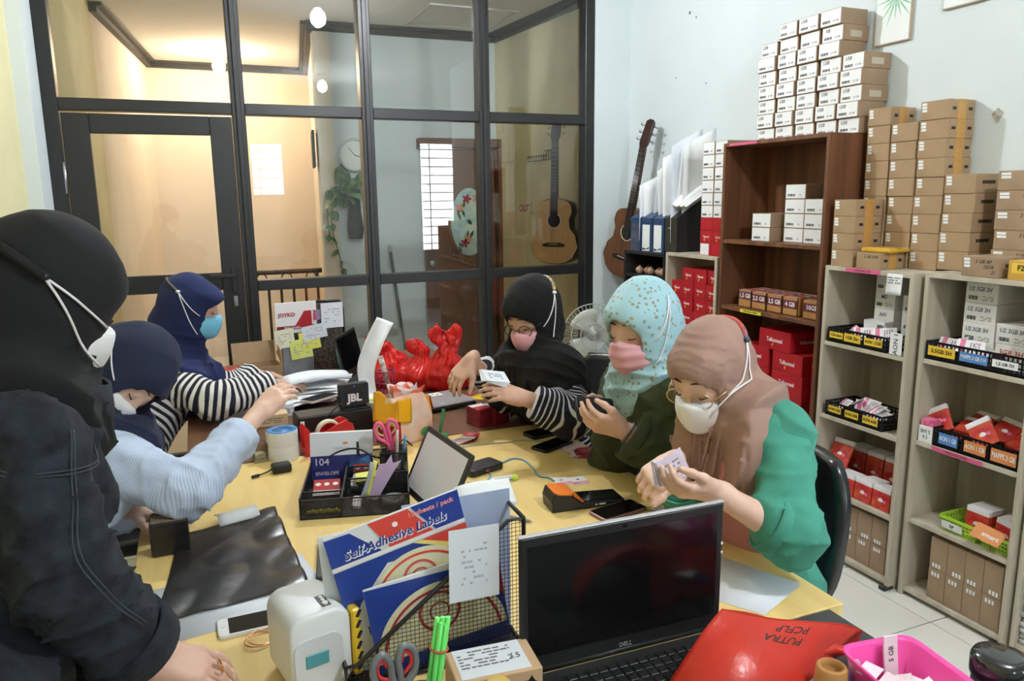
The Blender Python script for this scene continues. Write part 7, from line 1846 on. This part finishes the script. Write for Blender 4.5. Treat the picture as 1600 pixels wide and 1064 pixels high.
    if mk.get('connector'):
        a = [hp(bk[0] + (-0.125 - bk[0]) * 0.0, bk[1] * q, bk[2] + 0.012 * (1 - q * q)) for q in [1 - 2 * i / 12 for i in range(13)]]
        a = [hp(bk[0] - 0.06 * (1 - q * q), bk[1] * q, bk[2] + 0.03 * (1 - q * q)) for q in [1.0 - 2 * i / 16 for i in range(17)]]
        a = on_scarf(a, 0.004)
        link('strap_clip', tube([p - base for p in a], mk.get('cw', 0.006), 8, flat=0.6), mk['connector'], mo)
        for s in (0, -1):
            link('clip_bead', lathe(((0.0, -0.006), (0.007, -0.004), (0.0085, 0.0), (0.007, 0.004), (0.0, 0.006)), 12, cap=False), mk.get('bead', M_wc), mo, a[s] - base)
    # ---- glasses
    if spec.get('glasses'):
        gm = spec['glasses']
        g = link('glasses', tube([hp(0.106, -0.010, 0.006) - base, hp(0.112, 0, 0.010) - base, hp(0.106, 0.010, 0.006) - base], 0.0016, 6), gm, t)
        for s in (-1, 1):
            ring = [hp(0.105 - 0.012 * abs(cos(a) * 0.024 * s + s * 0.032) / 0.05, s * 0.033 + 0.0245 * cos(a), -0.002 + 0.021 * sin(a)) - base for a in [2 * pi * q / 24 for q in range(24)]]
            link('lens_rim', tube(ring, 0.0015, 6, True), gm, g)
            cn = sum(ring, Vector()) / 24
            link('lens', mesh_from('lens', [cn] + ring, [(0, i + 1, (i + 1) % 24 + 1) for i in range(24)], True), glass_mat('lens_glass', (0.97, 0.97, 0.97), 1.45, 1.5), g)
            link('temple', tube([ring[0 if s > 0 else 12], hp(0.06, s * 0.072, 0.004) - base, hp(0.0, s * 0.08, 0.0) - base], 0.0014, 6), gm, g)
    gp = torso_prims(J, spec.get('loose', 0.012) + 0.002)
    for S in 'LR': gp += arm_prims(J, S, spec.get('loose', 0.012) * 0.9 + spec.get('sleeve', 0.004) + 0.002, spec.get('arm_r', (0.05, 0.043, 0.036)), spec.get('cuff' + S, spec.get('cuff', 0.8)))
    def on_cloth(P, lift=0.001):
        P = np.array([list(p) for p in P], np.float32)
        for _ in range(6):
            f = field_at(gp, P); g = np.zeros_like(P)
            for a in range(3):
                d = np.zeros(3, np.float32); d[a] = 0.002
                g[:, a] = (field_at(gp, P + d) - field_at(gp, P - d)) / 0.004
            g /= np.linalg.norm(g, axis=1)[:, None] + 1e-6
            P = P - g * (f - lift)[:, None]
        return [Vector(p) - base for p in P]
    t_cloth[t.name] = on_cloth
    return t, hp

def np_relax(V, Q, n=1):
    V = np.array(V, np.float64)
    for _ in range(n):
        s = np.zeros_like(V); k = np.zeros(len(V))
        for a, b in ((0, 1), (1, 2), (2, 3), (3, 0)):
            np.add.at(s, Q[:, a], V[Q[:, b]]); np.add.at(k, Q[:, a], 1)
        V = 0.5 * V + 0.5 * s / np.maximum(k, 1)[:, None]
    return V
def seated(pe, knee, fw):
    """legs of a sitting person"""
    fw = unit((fw[0], fw[1], 0)); sd = Vector((-fw.y, fw.x, 0))
    J = {'pe': Vector(pe), 'fw': fw}
    for S, s in (('L', 1), ('R', -1)):
        J['k' + S] = Vector(pe) + fw * knee + sd * (0.09 * s) + Vector((0, 0, -0.02)); J['a' + S] = Vector((J['k' + S].x, J['k' + S].y, 0.09)) - fw * 0.05
    return J
SK1 = skin_mat('skin_light', srgb(226, 190, 172)); SK2 = skin_mat('skin_medium', srgb(214, 176, 158)); SK3 = skin_mat('skin_tan', srgb(200, 160, 140))
M_mw = mat('mask_white', srgb(232, 233, 236), 0.75, var=0.04, vscale=40, bump=0.1, bscale=300)
M_mp = mat('mask_pink', srgb(228, 170, 182), 0.75, var=0.06, vscale=40, bump=0.1, bscale=300)
M_mb = mat('mask_blue', srgb(120, 194, 226), 0.75, var=0.06, vscale=40, bump=0.1, bscale=300)

# ---- 1: green cardigan
J = seated((1.30, 1.43, 0.55), 0.30, (-1, 0.15))
J.update(sL=atd(1218, 682, 1.70), sR=atd(1118, 672, 1.98), eL=atd(1236, 838, 1.60), eR=atd(1085, 800, 1.95), wL=atd(1118, 768, 1.60), wR=atd(1050, 722, 1.78))
J['nb'] = (J['sL'] + J['sR']) / 2 + Vector((-0.02, 0, 0.035)); J['wa'] = Vector((1.262, 1.44, 0.76)); J['fw'] = unit((-0.9, -0.3, 0))
M_teal = cloth('cardigan_teal', srgb(74, 152, 134), 0.12, 9)
M_rose = cloth('shirt_rose', srgb(214, 146, 146), 0.08)
M_taupe = cloth('scarf_taupe', srgb(160, 128, 116), 0.08, 8, 0.6)
G, hpG = person('woman in a taupe head scarf and teal cardigan counting a small bundle of cards', J, (atd(1110, 586, 1.80), (-0.87, -0.33, -0.42), (-0.25, -0.1, 1)),
       dict(seed=1, skin=SK1, top=M_teal, top_name='cardigan', loose=0.014, fold=0.008, sleeve=0.008, wr=0.006, wf=50, crease=0.007, open_front=0.085, arm_r=(0.047, 0.041, 0.034), cuffL=0.30, cuffR=0.6, cuff_band=0.03,
            handL=dict(d=(-0.72, 0.05, 0.12), n=(0.05, -0.55, -0.8), curl=(0.35, 0.55, 0.4), thumb=(0.55, 0.35), spread=0.03),
            handR=dict(d=(-0.75, -0.25, -0.25), n=(0.1, -0.5, 0.85), curl=(0.9, 0.9, 0.5), thumb=(0.45, 0.3), spread=0.02),
            scarf=dict(m=M_taupe, R=0.155, inf=0.040, off=(-0.06, -0.02, -0.03), pleats=((1, 0, 1), 330.0, 0.0035), fa=0.017, ff=30, bun=((-0.105, 0, -0.02), 0.05), grow=0.002, kf=13, brim=0.004, tilt=(0.5, 0.5)),
            mask=dict(m=M_mw, connector=mat('clip_beads', srgb(70, 92, 110), 0.3, vscale=60, col2=srgb(206, 80, 70)), clip=(-0.055, 0.075, 0.075), bead=mat('bead_dark', srgb(40, 62, 76), 0.3)),
            glasses=mat('gold_wire', srgb(196, 164, 112), 0.3, metal=0.9)))
# rose shirt panel under the open cardigan
Jg = J
V, Q = isosurf(torso_prims(J, 0.024), 0.009, cuts=[lambda X, Y, Z: -((X - J['nb'].x) * J['fw'].x + (Y - J['nb'].y) * J['fw'].y) + 0.015 + 0 * Z,
     lambda X, Y, Z: np.abs((X - J['nb'].x) * J['fw'].y - (Y - J['nb'].y) * J['fw'].x) - 0.10 + 0 * Z], disp=waves(40, 0.004, 77, axis=(0, 0, 1)))
link('rose_shirt', np_mesh(V, Q, (J['pe'].x, J['pe'].y, 0), 1), M_rose, G)
# cards held
def card_fan(c, u, v, n, label, m, w=0.085, h=0.054, group=None, th=0.0012, fan=0.09):
    t = thing('card_bundle', label, 'cards', M=frame(c, u, v))
    for k in range(n):
        a = (k - n / 2) * fan
        link('card', box(w, h, th, 0.0003), m[k % len(m)], t, (0.003 * k, 0.002 * k, (th + 0.0012) * k), (0, 0, a))
        link('small_print', stripes(w * 0.6, h * 0.5, 3, k), M_pgrey, t, (0.003 * k, 0.002 * k, (th + 0.0012) * k + th), (0, 0, a))
    return t
M_cardl = mat('card_lilac', srgb(206, 190, 206), 0.4, var=0.15, vscale=50)
card_fan(atd(1042, 738, 1.60), (0.9, 0.25, 0.05), (-0.1, 0.3, 0.75), 5, 'bundle of pale lilac cards held by the woman in teal', [M_cardl, M_wc])

# ---- 2: olive shirt, floral scarf
J = seated((1.50, 2.02, 0.55), 0.36, (-1, 0.1))
J.update(sL=atd(1058, 630, 2.10), sR=atd(975, 606, 2.40), eL=atd(1058, 728, 2.06), eR=atd(960, 722, 2.40), wL=atd(974, 672, 2.07), wR=atd(962, 645, 2.26))
J['nb'] = (J['sL'] + J['sR']) / 2 + Vector((-0.015, 0, 0.035)); J['wa'] = Vector((1.42, 2.0, 0.76)); J['fw'] = unit((-0.95, -0.2, 0))
M_olive = cloth('shirt_olive', srgb(64, 72, 48), 0.15, 9)
M_flor = mat('scarf_floral', srgb(160, 202, 214), 0.7, bump=0.2, bscale=400, sheen=0.2, var=0.1)
def floral(m):
    N = m.node_tree.nodes; L = m.node_tree.links; b = N['Principled BSDF']
    tc = N.new('ShaderNodeTexCoord'); vo = N.new('ShaderNodeTexVoronoi'); vo.inputs['Scale'].default_value = 58
    L.new(tc.outputs['Object'], vo.inputs['Vector'])
    nz = N.new('ShaderNodeTexNoise'); nz.inputs['Scale'].default_value = 130; L.new(tc.outputs['Object'], nz.inputs['Vector'])
    ad = N.new('ShaderNodeMath'); ad.operation = 'MULTIPLY_ADD'; ad.inputs[1].default_value = 0.5; L.new(nz.outputs[0], ad.inputs[0]); L.new(vo.outputs['Distance'], ad.inputs[2])
    r = N.new('ShaderNodeMapRange'); r.inputs[1].default_value = 0.56; r.inputs[2].default_value = 0.48; L.new(ad.outputs[0], r.inputs[0])
    cr = N.new('ShaderNodeMix'); cr.data_type = 'RGBA'; cr.inputs[6].default_value = (*srgb(124, 138, 126), 1); cr.inputs[7].default_value = (*srgb(160, 142, 116), 1)
    L.new(vo.outputs['Color'], cr.inputs[0])
    old = b.inputs['Base Color'].links[0].from_socket
    mx = N.new('ShaderNodeMix'); mx.data_type = 'RGBA'; L.new(r.outputs[0], mx.inputs[0]); L.new(old, mx.inputs[6]); L.new(cr.outputs[2], mx.inputs[7]); L.new(mx.outputs[2], b.inputs['Base Color'])
floral(M_flor)
O, hpO = person('woman in a pale blue floral head scarf and olive shirt typing on a phone', J, (atd(1003, 514, 2.14), (-0.93, -0.33, -0.18), (-0.08, 0, 1)),
       dict(seed=2, skin=SK2, top=M_olive, loose=0.022, fold=0.006, crease=0.008, sleeve=0.012, cuff=0.86, cuff_band=0.03,
            handL=dict(d=(-0.8, 0.15, 0.28), n=(-0.2, -0.75, -0.6), curl=(0.4, 0.5, 0.35), thumb=(0.6, 0.3), spread=0.05),
            handR=dict(d=(-0.8, -0.12, 0.05), n=(0.0, 0.75, -0.6), curl=(0.5, 0.6, 0.4), thumb=(0.6, 0.35), spread=0.04),
            scarf=dict(m=M_flor, R=0.12, inf=0.03, off=(-0.03, -0.01, 0.02), fa=0.009, ff=42, grow=0.010, ring=0.010, brim=0.008, bun=((-0.10, 0, -0.03), 0.055), extra=[cap(J['nb'] + Vector((-0.05, -0.05, 0.05)), J['nb'] + Vector((0.06, 0.06, 0.03)), 0.075, 0.085, 0.04)]),
            mask=dict(m=M_mp, pleat=True, clip=(-0.03, 0.085, 0.10))))
link('button', lathe(((0.0, 0.0), (0.005, 0.0), (0.005, 0.002), (0.0, 0.002)), 10, cap=False), M_wc, O, atd(995, 680, 2.02) - O.location)
t = thing('phone', 'black phone held in both hands by the woman in olive', 'phone', M=frame(atd(932, 640, 2.13), (-0.95, -0.25, 0.22), (0.15, 0.5, 0.85)))
link('phone_body', prism(rrect(0.15, 0.072, 0.01), 0.009, 0.002), M_plas, t); link('screen', prism(rrect(0.142, 0.066, 0.008), 0.0006), M_gl, t, (0, 0, 0.0088))
brc = atd(981, 676, 2.07)
t = thing('bracelet', 'beaded bracelet with a hanging tail on the olive sleeved wrist', 'bracelet', brc)
_d = unit(J['wL'] - J['eL']); _q = _d.to_track_quat('Z', 'X').to_matrix().to_4x4()
link('band', tube([(0.029 * cos(a), 0.029 * sin(a), 0) for a in [2 * pi * k / 24 for k in range(24)]], 0.004, 6, True), mat('bracelet_grey', srgb(120, 108, 98), 0.5, var=0.4, vscale=120), t, M=_q)
link('tail', tube(smooth_path([(0.005, -0.03, -0.01), (0.004, -0.036, -0.035), (-0.004, -0.035, -0.07)], 4), 0.0028, 6), mat('bracelet_grey', srgb(120, 108, 98), 0.5), t)

# ---- 3: black scarf, striped shirt
J = seated((1.37, 2.62, 0.55), 0.36, (-1, 0.1))
J.update(sL=atd(872, 588, 2.56), sR=atd(804, 580, 2.86), eL=atd(892, 652, 2.44), eR=atd(790, 616, 2.84), wL=atd(820, 622, 2.42), wR=atd(736, 562, 2.70))
J['nb'] = (J['sL'] + J['sR']) / 2 + Vector((-0.02, 0, 0.04)); J['wa'] = Vector((1.29, 2.62, 0.77)); J['fw'] = unit((-0.93, -0.25, 0))
M_blk = cloth('scarf_black', srgb(17, 17, 19), 0.2, 10)
M_str2 = stripe_mat('stripe_dark', srgb(28, 30, 44), srgb(206, 206, 212), 0.0185, 0.72)
B, hpB = person('woman in a long black head scarf and dark striped shirt sorting cards', J, (atd(833, 492, 2.66), (-0.80, -0.42, -0.45), (-0.35, -0.1, 1)),
       dict(seed=3, skin=SK3, top=M_str2, loose=0.018, fold=0.004, sleeve=0.006, cuffL=0.82, cuffR=0.72,
            handL=dict(d=(-0.85, 0.05, 0.32), n=(0.2, -0.6, 0.7), curl=(0.25, 0.35, 0.3), thumb=(0.5, 0.2)),
            handR=dict(d=(-0.62, -0.15, -0.55), n=(-0.45, -0.45, 0.75), curl=(0.35, 0.45, 0.3), thumb=(0.7, 0.2), spread=0.08),
            scarf=dict(m=M_blk, R=0.29, inf=0.036, neck=0.10, off=(-0.06, -0.01, -0.07), fa=0.013, ff=30, grow=0.003, kf=15, tilt=(0.8, 0.4)),
            mask=dict(m=M_mp, clip=(-0.05, 0.08, 0.06), connector=mat('clip_multi', srgb(200, 170, 60), 0.4, vscale=90, col2=srgb(60, 60, 120))),
            glasses=mat('frame_black', srgb(22, 22, 24), 0.3)))
link('red_string', tube([(0.0265 * cos(a), 0.0265 * sin(a), 0) for a in [2 * pi * k / 20 for k in range(20)]], 0.0022, 6, True), mat('string_red', srgb(190, 60, 50), 0.6), B, M=Matrix.Translation(atd(836, 628, 2.42) - B.location) @ unit(J['wL'] - J['eL']).to_track_quat('Z', 'X').to_matrix().to_4x4())
card_fan(atd(770, 592, 2.40), (0.9, 0.1, -0.25), (0.2, 0.85, 0.4), 4, 'white cards held in the hand of the woman in black', [M_wc, M_pap2], 0.09, 0.055)

# ---- 4: navy scarf, broad striped shirt
J = seated((-0.36, 2.92, 0.55), 0.30, (1, 0.1))
J.update(sR=atd(262, 598, 2.88), sL=atd(300, 582, 3.18), eR=atd(338, 628, 2.86), eL=atd(352, 612, 3.22), wR=atd(428, 602, 3.05), wL=atd(398, 585, 3.36))
J['nb'] = (J['sL'] + J['sR']) / 2 + Vector((0.01, 0, 0.035)); J['wa'] = atd(232, 690, 2.95); J['fw'] = unit((1, 0.1, 0))
J['wa'].z = 0.76
M_navy2 = cloth('scarf_navy', srgb(32, 42, 84), 0.15, 9)
M_str1 = stripe_mat('stripe_bold', srgb(32, 34, 52), srgb(226, 224, 220), 0.0245, 0.52)
S4, hp4 = person('woman in a navy head scarf, bold striped shirt and sky blue mask', J, (atd(298, 482, 2.98), (0.93, -0.20, -0.22), (0.15, 0, 1)),
       dict(seed=4, skin=SK3, top=M_str1, loose=0.016, fold=0.004, sleeve=0.01, cuff=0.95,
            handR=dict(d=(1, 0.25, 0.0), n=(0, -0.3, 1), curl=(0.3, 0.4, 0.3)), handL=dict(d=(0.8, -0.2, -0.05), n=(0, 0.1, 1), curl=(0.3, 0.4, 0.3)),
            scarf=dict(m=M_navy2, R=0.20, inf=0.03, off=(0.0, 0, -0.01), fa=0.010, ff=32, grow=0.0, brim=0.016, bun=((-0.10, 0, -0.07), 0.05)),
            mask=dict(m=M_mb, clip=(-0.04, 0.09, 0.07), connector=mat('clip_olive', srgb(70, 68, 50), 0.5))))

# ---- 5: navy scarf, pale blue shirt, reaching
J = seated((-0.46, 1.95, 0.55), 0.24, (1, 0.1))
J.update(sR=atd(165, 715, 1.83), sL=atd(190, 690, 2.1), eR=atd(296, 768, 1.86), eL=atd(170, 800, 2.05), wR=atd(404, 646, 2.12), wL=atd(212, 792, 1.95))
J['nb'] = (J['sL'] + J['sR']) / 2 + Vector((0.0, 0, 0.04)); J['wa'] = Vector((-0.42, 1.95, 0.76)); J['fw'] = unit((1, 0.0, 0))
M_pale = stripe_mat('stripe_pale', srgb(176, 196, 228), srgb(206, 218, 240), 0.0055, 0.45)
S5, hp5 = person('woman in a navy head scarf and pale blue shirt reaching for papers', J, (atd(194, 582, 1.96), (0.24, -0.60, -0.76), (0.92, 0.05, 0.40)),
       dict(seed=5, skin=SK1, top=M_pale, loose=0.010, fold=0.005, crease=0.006, sleeve=0.012, cuffR=0.72, cuffL=0.7,
            handR=dict(d=(0.72, 0.35, 0.5), n=(-0.35, -0.6, 0.75), curl=(0.3, 0.45, 0.35), thumb=(0.5, 0.2), spread=0.05),
            handL=dict(d=(0.7, -0.5, -0.2), n=(0, 0.2, 1), curl=(0.4, 0.5, 0.4)),
            scarf=dict(m=cloth('scarf_navy_dull', srgb(36, 42, 66), 0.15, 9), R=0.15, inf=0.028, off=(0.0, 0, 0.0), fa=0.006, ff=32, grow=0.006),
            mask=dict(m=M_mw, clip=(-0.06, 0.08, 0.02))))

# ---- 6: standing, black scarf and dark denim jacket
J = {'pe': Vector((-0.36, 1.10, 0.90)), 'fw': unit((0.85, 0.5, 0))}
for S, s in (('L', 1), ('R', -1)):
    sd = Vector((-J['fw'].y, J['fw'].x, 0))
    J['k' + S] = J['pe'] + sd * 0.09 * s + J['fw'] * 0.02 + Vector((0, 0, -0.42)); J['a' + S] = J['pe'] + sd * 0.1 * s + Vector((0, 0, -0.81))
J.update(sR=atd(44, 700, 1.07), sL=atd(0, 630, 1.36), eR=atd(96, 905, 1.05), eL=atd(-40, 850, 1.42), wR=atd(228, 1026, 1.19), wL=atd(-20, 960, 1.35))
J['nb'] = (J['sL'] + J['sR']) / 2 + Vector((0.02, 0.01, 0.045)); J['wa'] = atd(-10, 960, 1.15)
M_denim = mat('denim_black', srgb(40, 45, 54), 0.85, var=0.25, vscale=30, col2=srgb(26, 29, 36), bump=0.35, bscale=600, sheen=0.03, spec=0.2)
M_ch = cloth('scarf_charcoal', srgb(27, 28, 31), 0.15, 9)
S6, hp6 = person('woman standing in a black head scarf and dark denim jacket with white mask', J, (atd(76, 474, 1.21), (0.66, 0.62, -0.42), (0.32, 0.15, 0.93)),
       dict(seed=6, skin=SK2, top=M_denim, top_name='denim_jacket', loose=0.016, fold=0.009, sleeve=0.008, wr=0.008, wf=42, crease=0.011, arm_r=(0.054, 0.05, 0.044), cuffR=0.86, cuffL=0.8, cuff_band=0.045,
            handR=dict(d=(0.75, 0.1, -0.42), n=(0.25, -0.2, 0.95), curl=(0.15, 0.35, 0.25), thumb=(0.6, 0.25), spread=0.1, size=1.12),
            handL=dict(d=(0.7, 0.3, -0.4), n=(0, 0, 1)),
            scarf=dict(m=M_ch, R=0.165, inf=0.04, off=(0.02, 0.01, 0.02), fa=0.012, ff=26, grow=0.006, ring=0.010, tilt=(0.7, -0.5)),
            mask=dict(m=M_mw, clip=(-0.075, 0.08, 0.03), connector=cloth('strap_black', srgb(26, 26, 28)), cw=0.011, bead=M_plas)))
M_seam = mat('denim_seam', srgb(58, 63, 72), 0.8)
oc = t_cloth[S6.name]
def seam(pts, r=0.0009): link('seam', tube(oc(smooth_path(pts, 8), 0.0005), r, 5), M_seam, S6)
_s, _e, _w = J['sR'], J['eR'], J['wR']
_to = (CAM - _e).normalized(); _rt = unit(_e - _s).cross(_to)
for off in (0.0, 0.006):
    seam([_s + _to * 0.06 + _rt * (-0.05 - off), _s * 0.5 + _e * 0.5 + _to * 0.06 + _rt * (-0.03 - off), _e + _to * 0.06 + _rt * (-0.02 - off), _e * 0.4 + _w * 0.6 + _to * 0.05 + _rt * (-0.02 - off)])
    seam([_s + Vector((-0.08, 0, 0.06 - off)) + _to * 0.05, _s + _to * 0.07 + Vector((-0.03, 0, -0.03 - off)), _s + _to * 0.05 + Vector((0.04, 0.0, -0.05 - off)), _s + Vector((0.08, 0.06, -0.02 - off))])
_n = J['nb'] + Vector((0.02, 0.0, 0.015)); _up = unit((0.35, 0.1, 0.93))
_M = Matrix.Translation(_n - S6.location) @ _up.to_track_quat('Z', 'Y').to_matrix().to_4x4()
link('collar', lathe(((0.105, -0.055), (0.108, -0.02), (0.098, 0.022), (0.103, 0.026), (0.118, -0.01), (0.13, -0.058), (0.105, -0.055)), 40, cap=False), M_denim, S6, M=_M)
_d = unit(J['wR'] - J['eR'])
link('ring', tube([(0.0105 * cos(a), 0.0105 * sin(a), 0) for a in [2 * pi * k / 18 for k in range(18)]], 0.0016, 6, True), M_gold, S6, M=Matrix.Translation(atd(345, 1040, 1.24) - S6.location) @ Matrix.Rotation(1.2, 4, 'Y'))

# ================================================================= chairs and fan
M_chair = mat('chair_black', srgb(24, 25, 28), 0.3, var=0.15, coat=0.3)
def office_chair(loc, yaw, label, m=M_chair):
    t = thing('office_chair', label, 'chair', loc, yaw)          # faces local -x
    link('seat', prism(rrect(0.44, 0.44, 0.1, 6), 0.06, 0.02, True), m, t, (0, 0, 0.40))
    link('backrest', sheet(lambda u, v: (0.175 + 0.05 * v - 0.05 * (2 * u - 1) ** 2 * 1.0, (u - 0.5) * 0.42 * (1 - 0.25 * (abs(2 * v - 1)) ** 3), 0.52 + 0.40 * v), 14, 14, 0.03), m, t)
    link('back_post', tube([(0.12, 0, 0.40), (0.225, 0, 0.45), (0.23, 0, 0.62)], 0.018, 8), M_black, t)
    link('column', cyl(0.028, 0.34, 14), M_black, t, (0, 0, 0.07))
    for k in range(5):
        a = 2 * pi * k / 5
        link('base_leg', tube([(0, 0, 0.1), (0.25 * cos(a), 0.25 * sin(a), 0.065)], 0.018, 8), M_black, t)
        link('caster', lathe(((0.0, -0.018), (0.026, -0.018), (0.03, 0), (0.026, 0.018), (0.0, 0.018)), 14, cap=False), M_black, t, (0.25 * cos(a), 0.25 * sin(a), 0.03), (pi / 2, 0, a))
    return t
office_chair((1.275, 1.50, 0), 0.05, 'glossy black office chair behind the woman in teal')
office_chair((1.50, 2.03, 0), 0.1, 'black office chair under the woman in olive')
office_chair((1.43, 2.63, 0), 0.35, 'black office chair under the woman in the long black scarf')
office_chair((-0.37, 2.91, 0), pi, 'black office chair under the woman in bold stripes')
office_chair((-0.43, 1.96, 0), pi * 0.82, 'black office chair under the woman in pale blue')
# pedestal fan
fc = aty(928, 522, 3.55)
t = thing('pedestal_fan', 'pedestal fan with a pale round cage against the white wall', 'fan', (fc.x, fc.y, 0))
fz = fc.z; yw = atan2(-fc.y, -fc.x)
FM = Matrix.Translation((0, 0, fz)) @ frame((0, 0, 0), Vector((-sin(yw), cos(yw), 0)), (0, 0, 1))
M_fan = mat('fan_grey', srgb(176, 180, 176), 0.4, metal=0.3)
for k in range(44):
    a = 2 * pi * k / 44
    link('cage_wire', tube([(0.03 * cos(a), 0.03 * sin(a), 0.06), (0.12 * cos(a), 0.12 * sin(a), 0.055), (0.165 * cos(a), 0.165 * sin(a), 0.0), (0.1 * cos(a), 0.1 * sin(a), -0.05)], 0.0012, 4), M_fan, t, M=FM)
for r, z in ((0.165, 0.0), (0.12, 0.055), (0.07, 0.06)):
    link('cage_ring', tube([(r * cos(a), r * sin(a), z) for a in [2 * pi * q / 36 for q in range(36)]], 0.003, 6, True), M_fan, t, M=FM)
for k in range(3):
    a = 2 * pi * k / 3
    link('blade', sheet(lambda u, v: ((0.02 + 0.12 * v) * cos(a + (u - 0.5) * 1.5), (0.02 + 0.12 * v) * sin(a + (u - 0.5) * 1.5), 0.02 * (u - 0.5)), 6, 6, 0.002), mat('fan_blade', srgb(196, 200, 190), 0.3, alpha=0.9), t, M=FM)
link('motor', lathe(((0.0, -0.12), (0.05, -0.11), (0.06, -0.03), (0.03, 0.02), (0.0, 0.03)), 18, cap=False), M_fan, t, M=FM)
link('pole', cyl(0.014, fz, 12), M_fan, t, FM @ Vector((0, 0, -0.08)) - Vector((0, 0, fz)))
link('fan_base', lathe(((0.0, 0), (0.16, 0), (0.15, 0.02), (0.03, 0.04), (0.0, 0.04)), 24, cap=False), M_fan, t, FM @ Vector((0, 0, -0.08)) - Vector((0, 0, fz)))
